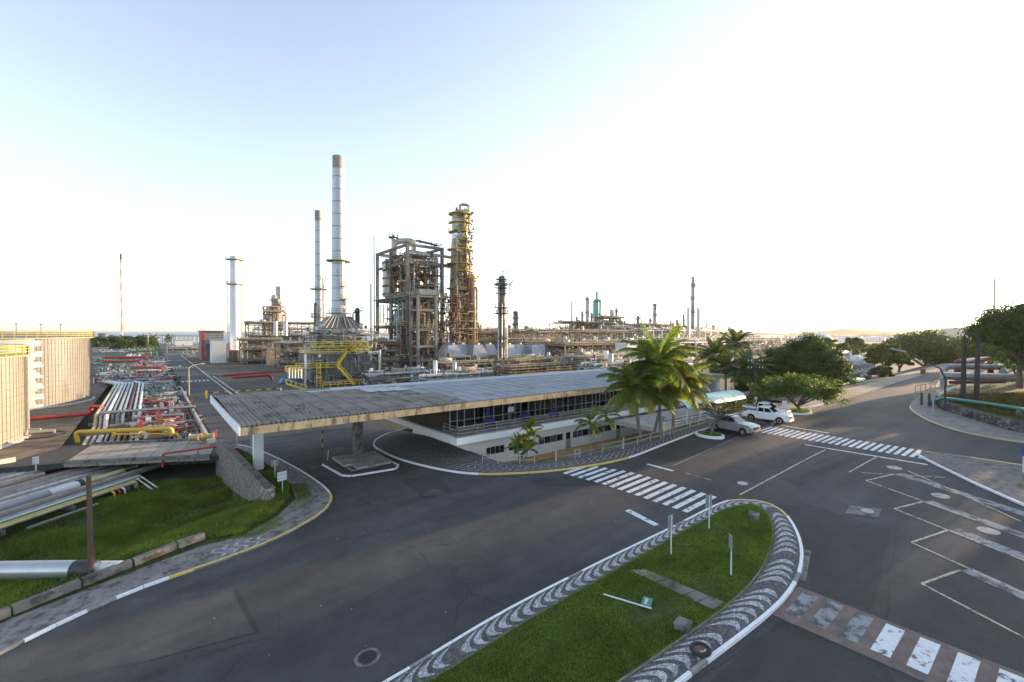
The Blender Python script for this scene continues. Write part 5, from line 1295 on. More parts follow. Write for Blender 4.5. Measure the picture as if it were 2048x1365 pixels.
v = at(425, 215).y; MB().box(u_for(402, v), u_for(408, v), v - .5, v + .5, 0, VP(405, 664, v).z + .6).build('red_pier', M_red, t)
for k in range(5): MB().box(u_for(410, v), u_for(446, v), v - .08, v - .003, VP(425, 670 + k * 4, v).z - .12, VP(425, 670 + k * 4, v).z + .12).build('louvre', M_steel_l, t)
house('control_building', 'white gabled service block left of the white stack', 424, 452, 682, 722, 195, 9, M_whp, M_steel_l, 'building', .1)
house('control_building', 'beige panelled box unit right of the white stack', 538, 566, 700, 730, 180, 6, M_tan, M_steel, 'building', .1)
house('control_building', 'white block with pale roof half hidden left of the palms', 1255, 1275, 690, 735, 150, 5, M_whp, M_whp, 'building', .1)
tp = thing('tarpaulin', 'crumpled blue tarpaulin over stored gear left of the furnace', 'tarpaulin', (at(582, 122).x, at(582, 122).y, 0))
mb = MB(); c = at(582, 122); nn_ = 9; vs = []
for j in range(nn_):
    for i in range(nn_):
        e = 1 - max(abs(i / 4 - 1), abs(j / 4 - 1)); vs.append((c.x - 3 + i * .75, c.y - 1.6 + j * .4, min(1.7, e * 4) * rnd.uniform(.75, 1.1)))
mb.add(vs, [(j * nn_ + i, j * nn_ + i + 1, (j + 1) * nn_ + i + 1, (j + 1) * nn_ + i) for j in range(nn_ - 1) for i in range(nn_ - 1)])
mb.build('cover', mat('blue_tarpaulin', (.04, .2, .36), .5, var=.2, scale=1), tp)
# lattice mast and flare
def lattice(name, label, x, w, ytop, dist, m1, m2, cat, guys=False):
    c = at(x, dist); h = zy(x, ytop, dist); s = w / 2 * pxm(dist); t = thing(name, label, cat, (c.x, c.y, 0))
    n_ = max(6, int(h / (s * 3.0))); n_ = min(n_, 30)
    for k in range(n_):
        mb = MB(); z0, z1 = h * k / n_, h * (k + 1) / n_
        for i in range(3):
            a, b = 2 * PI * i / 3, 2 * PI * (i + 1) / 3; pa, pb = (c.x + s * math.cos(a), c.y + s * math.sin(a)), (c.x + s * math.cos(b), c.y + s * math.sin(b)); tt = max(.1, s * .22)
            mb.bar((*pa, z0), (*pa, z1), tt); mb.bar((*pa, z0), (*pb, z1), tt * .7); mb.bar((*pa, z1), (*pb, z1), tt * .7)
        mb.build('lattice_section', m1 if (k // 2) % 2 == 0 else m2, t)
    return t, c, h
lattice('mast', 'red and white lattice mast left of the white stack', 457, 5, 556, 240, M_whp, M_ydull, 'mast')
t, c, h = lattice('flare_stack', 'slender flare stack with a black tip on the far left skyline', 243.5, 4.4, 520, 480, M_tan, M_whp, 'flare stack')
MB().tube([(c.x, c.y, 0), (c.x, c.y, h + 5)], .55, 8).build('riser', M_tan, t); MB().tube([(c.x, c.y, h), (c.x, c.y, h + 6)], .85, 8).build('tip', M_dark, t)
# ---------------------------------------------------------------- storage tanks on the left
def tank_mat(name, rgb, line, px=.9, pz=.55):
    m = mat(name, rgb, .6, .15, var=.16, scale=.35, streak=.25, stain=tuple(c * .6 for c in rgb), stain_at=.6, stain_scale=.3)
    return m
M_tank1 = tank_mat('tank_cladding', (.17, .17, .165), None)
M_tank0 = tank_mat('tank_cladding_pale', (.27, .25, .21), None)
M_twh = mat('tank_white_jacket', (.4, .42, .43), .5, .1, var=.12, scale=.6)
M_seam = mat('tank_seam', (.15, .135, .115), .7, var=.2)
def tank(label, c, R, h, m, stair=False, roof=True):
    t = thing('storage_tank', label, 'tank', (c[0], c[1], -.2))
    MB().lathe((c[0], c[1], -.2), [(R, 0), (R, h + .2), (R * .5, h + .9), (.1, h + 1.2)], 72).build('shell', m, t, smooth=True)
    MB().lathe((c[0], c[1], -.25), [(R + .5, 0), (R + .5, .35), (R + .05, .5)], 60).build('ring_foundation', M_conc_w, t)
    k = 0; z = .8
    while z < h:      # cladding bands
        MB().lathe((c[0], c[1], z), [(R + .004, -.03), (R + .03, -.02), (R + .03, .02), (R + .004, .03)], 60).build('cladding_band', M_seam, t); z += .95
    mb = MB()
    fa = math.atan2(-c[1], -c[0])
    for i in range(70):
        a = fa - 1.45 + 2.9 * i / 69; p = (c[0] + (R + .015) * math.cos(a), c[1] + (R + .015) * math.sin(a)); mb.bar((*p, 0), (*p, h), .03)
    tag(mb.build('vertical_seams', M_seam, t), kind='stuff')
    MB().lathe((c[0], c[1], h), [(R, -.1), (R + .5, -.05), (R + .5, .1), (R, .12)], 60).build('wind_girder', M_ydull, t)
    rb = MB(); pts = []
    for i in range(61):
        a = 2 * PI * i / 60; q = (c[0] + (R + .4) * math.cos(a), c[1] + (R + .4) * math.sin(a), h + .1); pts.append(q); rb.bar(q, (q[0], q[1], q[2] + 1.1), .09)
    for zz in (.4, .75, 1.1): rb.tube([(x, y, z_ + zz) for x, y, z_ in pts], .045, 4)
    rb.build('top_rail', M_yrail, t)
    return t
T1, T1R, T1H = (-21.7, 123.2), 12.5, 12.2
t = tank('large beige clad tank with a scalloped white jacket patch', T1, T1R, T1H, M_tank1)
# remnant white jacket, edge stepped in diamonds
fa = math.atan2(-T1[1], -T1[0])
for k in range(13):
    z0, z1 = .3 + k * .92, .3 + k * .92 + .91
    for dz, ext in ((0, .0), (.45, .07)):
        a0, a1 = fa - .75, fa + .34 + (ext if k % 2 else .07 - ext) + rnd.uniform(-.02, .02) - .0 * k
        vs = []; n_ = 24
        for i in range(n_ + 1):
            a = a0 + (a1 - a0) * i / n_
            for zz in (z0 + dz, z0 + dz + .45): vs.append((T1[0] + (T1R + .05 + .02 * (dz > 0)) * math.cos(a), T1[1] + (T1R + .05 + .02 * (dz > 0)) * math.sin(a), min(zz, T1H - .1)))
        MB().add(vs, [(2 * i, 2 * i + 2, 2 * i + 3, 2 * i + 1) for i in range(n_)]).build('white_jacket', M_twh, t, smooth=True)
# stair winding up the tank
mb = MB(); sr = MB()
for i in range(40):
    a = fa - .95 + .75 * i / 39 - .05; z = T1H * i / 39 * 1.0
    q = (T1[0] + (T1R + .6) * math.cos(a), T1[1] + (T1R + .6) * math.sin(a), z); mb.cbox(q, .9, .35, .06, a)
    e = (T1[0] + (T1R + 1.05) * math.cos(a), T1[1] + (T1R + 1.05) * math.sin(a)); sr.bar((*e, z), (*e, z + 1.1), .07)
    if i: sr.bar((*pe, pz + 1.1), (*e, z + 1.1), .07); sr.bar((*pe, pz + .1), (*e, z + .1), .14)
    pe, pz = e, z
tag(mb.build('stair_treads', M_steel, t), kind='stuff'); sr.build('stair_rail', M_yrail, t)
for k in range(7):
    a = fa - .9 + k * .27; q = (T1[0] + (T1R - 1) * math.cos(a), T1[1] + (T1R - 1) * math.sin(a)); MB().bar((*q, T1H + .3), (*q, T1H + 2.4), .06).cbox((q[0], q[1], T1H + 2.4), .3, .2, .15).build('lamp_post', M_dark, t)
T0, T0R, T0H = (-30.6, 83.4), 18.0, 10.4
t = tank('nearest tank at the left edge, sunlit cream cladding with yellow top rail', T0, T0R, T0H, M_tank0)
fa = math.atan2(-T0[1], -T0[0])
a = fa + 1.27; q = (T0[0] + (T0R + .25) * math.cos(a), T0[1] + (T0R + .25) * math.sin(a)); pipe(t, [(*q, T0H - .2), (*q, .8), (q[0] + 1.2, q[1] - .6, .8)], .13, M_alu)
pipe(t, [(q[0] - .4, q[1] - .6, 0), (q[0] - .4, q[1] - .6, T0H)], .08, M_red)
MB().lathe((q[0] + 1.2, q[1] - .8, -.1), [(2.3, 0), (2.5, .25), (2.2, .25), (2.1, 0)], 24).build('sump_ring', M_dark, t)
pipe(t, [(q[0] + .2, q[1] - .8, .5), (q[0] + 2.6, q[1] - 1.4, .5)], .3, M_alu)
# soil around the tanks
sheet('tank_yard', [(-60, 66), (-12.5, 66.5), (-8.2, 73.5), (-8.2, 95), (-8.2, 160), (-60, 160)], lambda x, y: g(x, y) + .03, M_soil, 6)
# ---------------------------------------------------------------- bridge slab across the pipe ditch
br = thing('bridge_slab', None, None, (-1, 66, -.5), kind='structure')
def bz(x, y): return .02
e_ = (.724, .69)
us_ = [-7.0 + i * 1.33 for i in range(10)]
def xedge(u0, f): # point on the near (0) or far (1) edge of the slab starting at u0 on the near edge, skewed with the pipes
    a = (u0, slab_near(u0)); b = (u0 + 1.5, slab_far(u0 + 1.5)); return lerp2(a, b, f)
for a, b in zip(us_[:-1], us_[1:]):
    b_ = b - .05
    MB().prism([xedge(a, 0), xedge(b_, 0), xedge(b_, 1), xedge(a, 1)], -.42, lambda x, y, k=rnd.uniform(-.01, .012): .02 + k).build('slab_panel', mat('slab_concrete', (.3, .27, .22), .9, var=.2, scale=.7, stain=(.2, .18, .15), stain_at=.55, stain_scale=.6, bump=.15, bscale=10), br)
e0, e1 = us_[-1], 6.6
MB().prism([xedge(e0, 0), (6.6, 57.9), (6.6, 66.5), xedge(e0, 1)], -.42, .0).build('slab_panel', M_asph, br)
MB().prism([(-40, 62), (-12, 66.2), (-7.04, slab_near(-7.04)), xedge(-7.04, 1), (-9, 75), (-40, 75)], -.5, .012).build('slab_panel', M_asph, br)
for f, nm in ((-.012, 'kerb_beam'), (1.0, 'kerb_beam')):
    pts = [xedge(u, f) for u in (-7, 0, 5.0)]
    MB().bar((*pts[0], .1), (*pts[-1], .1), .3, .34).build(nm, M_conc_d, br)
MB().bar((-7.2, slab_far(-7.2) - 2, -1.6), (6.2, slab_far(6.2) - 2, -1.6), .3, 2.3).build('abutment', M_conc_d, br)
wk = thing('block_kerb', 'sunlit cream concrete block kerb between the tank yard and bridge', 'kerb', (-12, 71, 0))
for a, b in [((-22, 63.7), (-15.5, 66.3)), ((-15.4, 66.35), (-11.0, 68.4))]: MB().bar((*a, .25), (*b, .25), .35, .5).build('block', M_conc_w, wk)
# ---------------------------------------------------------------- pipe bundle in the ditch
P0 = HP(0, 1057, -1.75); nv_ = (-.69, .724)
bun = thing('pipe_bundle', 'bundle of insulated pipes crossing the grassy ditch at left', 'pipes', (P0.x + 4, P0.y + 8, -2.4))
M_rib = mat('ribbed_insulation', (.26, .235, .2), .75, var=.2, scale=1.5, stain=(.13, .11, .09), stain_at=.55)
M_cream = mat('cream_pipe_paint', (.5, .43, .25), .5, var=.15, scale=1.5, stain=(.3, .25, .15), stain_at=.58)
M_gpipe = mat('grey_pipe', (.3, .31, .31), .5, .3, var=.15, scale=1, stain=(.2, .19, .17), stain_at=.58)
def bp(s, off, z): return (P0.x + e_[0] * s + nv_[0] * off, P0.y + e_[1] * s + nv_[1] * off, z)
def s_end(off):   # where the pipe meets the slab edge
    a = bp(0, off, 0); return (slab_near(a[0]) - a[1]) / (e_[1] + .5 * e_[0])
rows_ = [(0, -1.72, .16, M_cream, -2.5), (.34, -1.62, .07, M_yel, -1.2), (.58, -1.58, .09, M_green, -1.0), (.86, -1.56, .11, M_whp, -.6), (1.15, -1.5, .16, M_gpipe, -.5), (1.75, -1.32, .3, M_rib, .3), (2.45, -1.45, .1, M_gpipe, .3), (3.0, -1.2, .4, M_gpipe, -4.2), (3.75, -1.4, .13, M_cream, .3), (4.3, -1.35, .2, M_alu, .3), (4.85, -1.35, .22, M_rib, .3), (5.4, -1.35, .19, M_alu, .3), (6.0, -1.3, .26, M_rib, .3), (6.65, -1.35, .2, M_rib, .3), (7.25, -1.3, .24, M_rib, .3), (7.85, -1.3, .17, mat('brown_pipe_paint', (.16, .07, .05), .55, var=.2), .3), (8.45, -1.25, .27, M_rib, -1.0), (9.1, -1.3, .18, M_cream, -1.2), (9.75, -1.3, .24, M_rib, .3), (10.4, -1.3, .2, M_alu, .3), (11.05, -1.3, .24, M_rib, .3), (11.75, -1.3, .22, M_rib, .3), (12.4, -1.3, .2, M_cream, .3)]
rows_ = [(o, z + min(.62, max(0, o - 3) * .085), r, m, d) for o, z, r, m, d in rows_]
for off, z, r, m, de in rows_:
    MB().tube([bp(-34, off, z), bp(-10, off, z), bp(s_end(off) + de + (2.5 if de > 0 else 0), off, z)], r, 9).build('pipe', m, bun, smooth=True)
    if m is M_rib or m is M_alu:     # jacket joints
        k = 0; s = -14
        while s < s_end(off) + de - .3:
            MB().tube([bp(s, off, z), bp(s + .05, off, z)], r + .018, 9).build('jacket_joint', M_gpipe if m is M_rib else M_rib, bun); s += 1.1
se = s_end(3.0)
MB().tube([bp(se - 4.2, 3.0, -1.2), bp(se - 3.8, 3.0, -1.2)], .5, 12).build('flange', M_dark, bun, smooth=True)
MB().tube([bp(se - 3.8, 3.0, -1.2), bp(se + .3, 3.0, -1.2)], .3, 10).build('pipe', M_cream, bun, smooth=True)
MB().tube([bp(se - 6.6, 3.0, -1.2), bp(se - 4.2, 3.0, -1.2)], .42, 10).build('pipe', M_whp, bun, smooth=True)
pipe(bun, [bp(s_end(0) - 2.7, 0, -1.72), bp(s_end(0) - 2.2, 0, -1.72), bp(s_end(0) - 2.2, 0, -2.6)], .2, M_cream)
for s in range(-15, 12, 5): MB().bar(bp(s, -.3, -2.1), bp(s, 12.6, -1.35), .3, .35).build('sleeper', M_conc_d, bun)
for k in range(2): MB().tube([bp(s_end(.6) - 1.6 + .5 * k, .3, -1.5), bp(s_end(.6) - 2.6 + .55 * k, -2.6, -2.2)], .07, 6).build('strut', M_whp, bun)
for k in range(3): pipe(bun, [bp(s_end(1) - 3.4 - k * .5, 1.2, -1.5), bp(s_end(1) - 3.4 - k * .5, -.5, -1.9), bp(s_end(1) - 3.4 - k * .5, -.5, -2.5)], .1, [M_whp, M_red, M_yel][k])
MB().bar(bp(1.0, -1.1, -2.1), bp(6.2, -1.3, -2.1), .15, .15).build('support_beam', M_gpipe, bun)
pipe(bun, [bp(-9, 3.3, -.74), bp(-9, 6.6, -.7), bp(-11.5, 8.6, -.6)], .07, M_gpipe, 6, 'vent_pipe')
rp2 = thing('red_pipe', 'red hydrant pipe rising over the bridge edge to the wing wall', 'pipe', (4, 60, 0))
pipe(rp2, [VP(326, 935, 60.6), VP(326, 908, 60.6), (6.2, 59.3, VP(437, 893, 59.3).z)], .12, M_red, 8)
MB().tube([(4.0, 60, -.4), (4.0, 60, .55)], .06, 6).build('stand', M_gpipe, rp2)
# ---------------------------------------------------------------- large silver pipe and guard beams near the camera
a, b = HP(0, 1141, -.45), HP(150, 1139, -.45)
sp = thing('large_pipe', 'large silver pipe with black collar and whitewashed stub at left', 'pipe', (b.x, b.y, -1))
d = (b - a).normalized()
MB().tube([a - d * 12, b], .5, 20).build('pipe', mat('silver_paint', (.45, .46, .46), .35, .6, var=.08, scale=1), sp, smooth=True)
MB().tube([b, b + d * 1.25], .505, 20).build('collar', M_dark, sp, smooth=True)
MB().tube([b + d * 1.25, b + d * 2.6], .44, 20).build('stub', mat('whitewash', (.6, .6, .58), .8, var=.1, scale=2, stain=(.25, .23, .2), stain_at=.5, stain_scale=3), sp, smooth=True)
gb = thing('guard_beams', 'row of heavy weathered concrete beams edging the pavement at left', 'barrier', (-2, 34.6, -.7))
pts = [(-8.6, 31.6), (-5.6, 33.3), (-3.1, 34.25), (-.95, 35.0), (1.2, 35.75), (2.75, 36.05)]
for i in range(len(pts) - 1):
    p, q = Vector(pts[i]), Vector(pts[i + 1]); dd = (q - p).normalized() * .06; z0, z1 = g(*pts[i]) + .33, g(*pts[i + 1]) + .33
    MB().bar((p.x + dd.x, p.y + dd.y, z0), (q.x - dd.x, q.y - dd.y, z1), .38, .42).build('beam', M_conc_d, gb)
    MB().bar(((p.x * .8 + q.x * .2), (p.y * .8 + q.y * .2), g(*pts[i])), ((p.x * .8 + q.x * .2), (p.y * .8 + q.y * .2), z0 - .2), .25).build('block', M_conc_d, gb)
p = G(182, 1157); zt_ = (HP(182, 1157, p.z), VP(175, 952, p.y).z)[1]
MB().tube([(p.x, p.y, p.z - .6), (p.x - .05, p.y, zt_)], [.13, .12], 8)
po = MB().tube([(p.x, p.y, p.z - .6), (p.x, p.y, p.z + 2), (p.x - .04, p.y, zt_)], [.14, .13, .12], 10).build('post', mat('rusty_post', (.1, .06, .04), .8, var=.3, scale=3, streak=.3), None, smooth=True)
tag(po, 'tall rusty steel post by the guard beams and silver pipe', 'post')
# ---------------------------------------------------------------- pipe lane beside the plant road
lane = thing('pipe_lane', 'long lane of silver pipes on sleepers beside the plant road', 'pipes', (-2, 110, -1))
MB().box(4.6, 5.0, 70, 300, -1.1, .15).build('lane_wall', M_conc_d, lane)
for k in range(9):
    u = -6.4 + k * .62; r = [.24, .2, .28, .16, .26, .2, .22, .2, .22][k]; m = [M_cream, M_alu, M_whp, M_alu, M_gpipe, M_alu, mat('maroon_pipe', (.14, .05, .04), .6, var=.2), M_alu, M_whp][k]
    za = .95; pts = [(u, slab_far(u) + .3, -.35), (u, 90 - (k % 3), -.35), (u, 91.5 - (k % 3), za), (u, 142, za), (u - 3, 152, za), (u - 3, 330, za - .2)]
    pipe(lane, pts, r, m, 8)
for k in range(8):
    u = -.6 + k * .6; pipe(lane, [(u, slab_far(u) + .3, -.5), (u, rnd.uniform(84, 92), -.5)], rnd.choice([.12, .16, .2]), rnd.choice([M_alu, M_gpipe, M_rust, M_whp]), 7)
for v in range(76, 330, 9): MB().bar((-7.5, v, -.75), (4.4, v, -.75), .4, .3).build('sleeper', M_conc, lane)
cr = thing('cross_pipes', 'rank of grey pipes crossing the pipe lane at many heights', 'pipes', (0, 110, -1))
p = HP(200, 826, 1.4), HP(390, 815, 1.4)
MB().tube([(p[0].x, p[0].y, 1.4), (p[1].x, p[1].y, 1.5)], .26, 9).build('pipe', M_alu, cr, smooth=True)
for k in range(17):
    v = 93.5 + k * 3.4 + rnd.uniform(-.6, .6); z = rnd.uniform(-.2, .9); u0 = rnd.choice([-1.0, -.6, .2, .8]); pipe(cr, [(u0, v, z), (rnd.uniform(3.0, 4.4), v + rnd.uniform(-.2, .2), z)], rnd.choice([.1, .14, .18, .22]), rnd.choice([M_alu, M_gpipe, M_alu, M_rust, M_whp]), 7)
for k in range(10):
    v = 148 + k * 13; z = rnd.uniform(.6, 1.8); pipe(cr, [(-8.5 + rnd.uniform(0, 3), v, z), (rnd.uniform(0, 4.4), v, z), (rnd.uniform(0, 4.4), v, -.6)], rnd.choice([.25, .35, .3]), rnd.choice([M_alu, M_gpipe, M_whp, M_alu]), 8)
for k in range(46):
    u, v = rnd.uniform(-6, 4.2), rnd.uniform(74, 230); MB().tube([(u, v, -.9), (u, v, rnd.uniform(.2, 1.2))], rnd.choice([.06, .09, .14]), 6).build('riser', rnd.choice([M_alu, M_whp, M_rust, M_gpipe, M_green]), cr, smooth=True)
pipe(cr, [(-6.5, 78.2, .55), (2.6, 76.6, .75), (3.0, 76.6, -.8)], .3, M_rib, 9); pipe(cr, [(-5.4, 79.8, .5), (1.4, 79.0, .7), (1.6, 81.5, .7)], .2, M_rust, 8); pipe(cr, [(-4.4, 82, .6), (2.4, 81, .7), (2.6, 84.5, -.6)], .24, M_rib, 8); pipe(cr, [(-2, 85.5, .9), (3.8, 84.6, 1.0)], .2, M_gpipe, 8)
fuzz(cr, -1.2, 4.2, 74, 22, -.8, .9, 110, [M_alu, M_gpipe, M_red, M_rust, M_whp], 0, .08, .2, 2.4)
fuzz(cr, -1.2, 4.2, 96, 50, -.8, 1.0, 150, [M_alu, M_gpipe, M_green, M_rust, M_whp], 0, .08, .22, 2.6)
fuzz(cr, -12, 4.2, 150, 110, -.6, 2.2, 220, [M_alu, M_gpipe, M_red, M_green, M_whp, M_dark], 0, .12, .34, 4)
yp = thing('yellow_pipe', 'bright yellow pipe with a small yellow branch beside the bridge slab', 'pipe', (-2, 73, -.5))
a, b = HP(152, 862, 1.0), HP(343, 853, 1.2)
pipe(yp, [(a.x + .2, a.y - .6, -.4), (a.x, a.y - .6, .95), (b.x, b.y - 1.2, 1.1), (b.x, b.y - 1.2, .2)], .25, M_yel, 10)
pipe(yp, [(a.x + 3.6, a.y - 1.3, .3), (b.x + .6, b.y - 1.7, .45), (b.x + .6, b.y - 1.7, -.4)], .12, M_yel, 8)
MB().tube([(a.x + 3.6, a.y - 1.3, .0), (a.x + 3.6, a.y - 1.3, .6)], .2, 8).build('valve', M_yel, yp)
def red(label, pts, r=.24):
    t = thing('red_pipe', label, 'pipe', (pts[0][0], pts[0][1], 0)); pipe(t, pts, r, M_red, 9); return t
red('red pipe with a bend in the middle of the pipe lane', [(-.9, 100, 1.2), (2.4, 98.5, 1.25), (2.4, 98.5, .0)])
red('red pipe looping up out of the tank yard to the lane', [tuple(HP(58, 838, .5)), tuple(HP(182, 828, .5)), (tuple(HP(182, 828, .5))[0], tuple(HP(182, 828, .5))[1], 1.7), (-6.0, 95, 1.7)], .28)
red('upper of two parallel red pipes far down the lane', [(-14, 232, 3.4), (-1.2, 228, 3.4), (-.6, 228, .4)], .42)
red('lower of two parallel red pipes far down the lane', [(-13, 212, 2.8), (-3, 210, 2.8), (-2.4, 204, .3)], .42)
red('bright red pipe crossing the lane just beyond the silver pipe bend', [(-4.5, 178, 2.4), (2.8, 175, 2.4), (3.4, 175, -.4)], .4)
red('red pipe on the far side of the plant road by the white stack', [(17, 140, 1.3), (26, 141, 1.4), (26.6, 141, 0)], .35)
red('long red and silver pipe beside the plant road kerb', [(16, 152, 1.0), (34, 156, 1.2)], .3)
gp_ = thing('green_pipe', 'green pipe arch over the far end of the pipe lane', 'pipe', (-4, 250, 0)); pipe(gp_, [(-20, 268, 3.2), (-9, 262, 3.2), (-7, 250, 5), (2, 248, 5), (2.5, 248, 0)], .3, M_green, 8)
# pipework cluster behind the tank
module('cluster of sunlit manifold pipes between the large tank and lane', 184, 226, 190, 8, (742, 731), M_whp, [M_whp, M_cream, M_green, M_alu, M_tan], 44, 2, deck=())
module('cluttered manifold far down the pipe lane near the trees', 205, 300, 290, 12, (712, 706), M_steel_l, [M_whp, M_green, M_alu, M_rust], 50, 4, deck=())
module('silver manifold cluster right of the plant road end', 345, 402, 330, 30, (697,), M_steel_l, [M_alu, M_steel_l, M_whp, M_steel], 60, 3, deck=())
module('silver manifold cluster opposite the red-pier building', 372, 420, 250, 20, (712,), M_steel_l, [M_alu, M_steel_l, M_whp, M_steel], 50, 3, deck=())
# valve with handwheel by the wall
vv = thing('gate_valve', 'sunlit cream gate valve with a handwheel at the wing wall head', 'valve', (5.4, 64.5, 0))
c = (4.9, 66.5, .75)
MB().tube([(3.6, 66.8, .75), (6.0, 66.2, .75)], .34, 12).build('body', M_cream, vv, smooth=True)
mb = MB(); ring_pts = [(c[0] + .55 * math.cos(a), c[1] - .55, c[2] + .55 * math.sin(a)) for a in [2 * PI * i / 20 for i in range(21)]]; mb.tube(ring_pts, .06, 6)
for k in range(3): a = PI * k / 3; mb.tube([(c[0] + .55 * math.cos(a), c[1] - .55, c[2] + .55 * math.sin(a)), (c[0] - .55 * math.cos(a), c[1] - .55, c[2] - .55 * math.sin(a))], .035, 5)
mb.build('handwheel', mat('bronze_paint', (.5, .33, .08), .5, var=.15), vv)
for x in (3.6, 6.0): MB().tube([(x - .06, 66.8 - (x - 3.6) * .25, .75), (x + .06, 66.77 - (x - 3.6) * .25, .75)], .46, 12).build('flange', M_cream, vv)
MB().tube([(4.9, 66.4, 0), (4.9, 66.4, .6)], .12, 6).build('stand', M_conc, vv)
pipe(vv, [(6.15, 66.1, .3), (6.15, 66.1, 1.2), (6.3, 66.0, 1.4)], .1, M_red, 7)
# concrete parapet between lane and road
pa = thing('parapet', 'white concrete parapet sections along the left of the plant road', 'wall', (5.6, 90, 0))
for v in range(68, 128, 5): MB().box(5.25, 5.55, v, v + 4.92, -.3, .85).build('section', M_conc_w, pa)
MB().box(5.2, 6.1, 62.8, 67.9, -.3, .55).build('section', M_conc, pa)
# sidewalk and guttered drain right of plant road
pd = thing('plant_road_kerb', None, None, (13.6, 100, 0), kind='structure')
for k in range(40):
    v = 78 + k * 6; MB().box(13.4, 13.75, v, v + 5.94, -.1, .16).build('kerb_stone', M_conc_w, pd); 
    if k < 14: MB().box(14.6, 14.9, v, v + 5.94, -.1, .2).build('kerb_stone', M_conc_w, pd)
for v0 in (149, 205, 262, 330):
    for k in range(7): strip((6.7 + k * .95, v0), (6.7 + k * .95, v0 + 3.2), .45, M_mw, 'road_stripe', pd, dz=.02)
# lamp posts
def lamp(label, base, h, arm, m=M_gpipe, r=.09, cat='street lamp'):
    t = thing('street_lamp', label, cat, base, 'street lamps'); b = Vector(base); a = Vector(arm)
    MB().tube([b, b + Vector((0, 0, h * .5)), b + Vector((0, 0, h))], [r * 1.3, r, r * .8], 8).build('pole', m, t, smooth=True)
    MB().tube([b + Vector((0, 0, h)), b + Vector((0, 0, h)) + a * .35 + Vector((0, 0, .55)), b + Vector((0, 0, h)) + a + Vector((0, 0, .75))], [r * .8, r * .6, r * .5], 7).build('arm', m, t, smooth=True)
    q = b + Vector((0, 0, h + .75)) + a; MB().bar(q - a.normalized() * .1, q + a.normalized() * .75, .28, .16).build('lamp_head', M_steel_l, t)
    return t
p = G(385, 790); lamp('street lamp arching over the near stretch of plant road', (p.x - .6, p.y, 0), zy(385, 725, 118 * .97) , (2.2, .6, 0), M_cream)
p = G(338, 742); lamp('street lamp further along the left of the plant road', (p.x - .5, p.y, 0), 8.5, (1.8, .4, 0), M_gpipe)
p = G(296, 725); lamp('tall sunlit pole beside the far palms on the lane', (p.x, p.y, 0), VP(297, 668, p.y).z - 1, (.6, .3, 0), M_tan, .3)
# striped barrier at the plant road gate
bar_ = thing('barrier_arm', 'yellow and black striped barrier arm across the plant road', 'barrier', (9, 110, 0))
for k in range(14): MB().bar((9 + k * .95, 110 - k * .05, 1.1), (9 + k * .95 + .94, 110 - (k + 1) * .05, 1.1), .14, .18).build('arm_segment', M_yel if k % 2 else M_dark, bar_)
MB().box(8.6, 9.0, 109.8, 110.2, 0, 1.5).build('post', M_yel, bar_); MB().box(22.2, 22.5, 109.2, 109.6, 0, 1.2).build('post', M_whp, bar_)
# ---------------------------------------------------------------- street furniture
M_signb = mat('sign_back', (.3, .33, .35), .5, .4, var=.1, scale=2)
M_pole = mat('white_post', (.6, .62, .64), .5, var=.08)
M_signblue = mat('sign_blue', (.02, .08, .32), .4, var=.05)
def sign(label, px, ytop, w=.5, h=.75, rz=0.0, m=M_signb, pm=M_pole, v=None, face=None, dz=.0, pr=.035):
    p = G(*px); zt = VP(px[0], ytop, p.y).z; b = Vector((p.x, p.y, p.z + dz))
    t = thing('road_sign', label, 'sign', b)
    MB().tube([b, (b.x, b.y, zt)], pr, 8).build('post', pm, t, smooth=True)
    dx, dy = math.cos(rz), math.sin(rz); nx, ny = -dy * (pr + .015), dx * (pr + .015)
    c = Vector((b.x + nx, b.y + ny, zt - h / 2 + .05))
    MB().bar(c - Vector((dx, dy, 0)) * w / 2, c + Vector((dx, dy, 0)) * w / 2, .02, h).build('panel', m, t)
    for s in (-1, 1): MB().bar(c + Vector((-dx * w / 2 - nx * .8, -dy * w / 2 - ny * .8, s * h * .25)), c + Vector((dx * w / 2 - nx * .8, dy * w / 2 - ny * .8, s * h * .25)), .025, .04).build('bracket', M_signb, t)
    if face: MB().bar(c - Vector((dx, dy, 0)) * w * .3 + Vector((nx * .8, ny * .8, 0)), c + Vector((dx, dy, 0)) * w * .3 + Vector((nx * .8, ny * .8, 0)), .012, h * .5).build('symbol', face, t)
    return t
sign('grey-backed road sign on the median beside the stop line', (1342, 1115), 1033, .55, .85, rad(5))
sign('grey-backed road sign on the median nearest the zebra crossing', (1418, 1062), 993, .55, .8, rad(-12))
sign('grey-backed road sign standing alone on the median grass right side', (1462, 1157), 1073, .5, .75, rad(40))
sign('white-faced double post sign beside the drive at the wing wall', (565, 990), 945, .75, .75, rad(10), M_pole)
sign('grey sign half hidden behind the white canopy pillar', (550, 962), 922, .6, .55, rad(5))
sign('small white sign with an orange mark on the bridge road', (72, 942), 915, .45, .7, rad(20), M_pole, face=M_rust)
sign('blue sign on a white post beside the near palms', (1328, 877), 835, .35, .5, rad(-20), M_signblue)
sign('blue sign on a white post left of the silver pickup', (1397, 852), 815, .35, .5, rad(-20), M_signblue)
sign('square white sign on a post before the white pickup', (1570, 838), 803, .75, .7, rad(-25), M_pole, pr=.06)
sign('thin sign post at the far right edge of the traffic island', (2046, 948), 898, .5, .7, rad(30), M_signblue)
sign('thin white post sign behind the pickups by the walkway', (1512, 830), 795, .4, .4, rad(-20), M_pole)
for i, px in enumerate([(502, 912), (474, 905)]): sign(['short grey marker post beside the red box', 'short grey marker post nearer the wing wall'][i], px, px[1] - 35, .12, .3, 0)
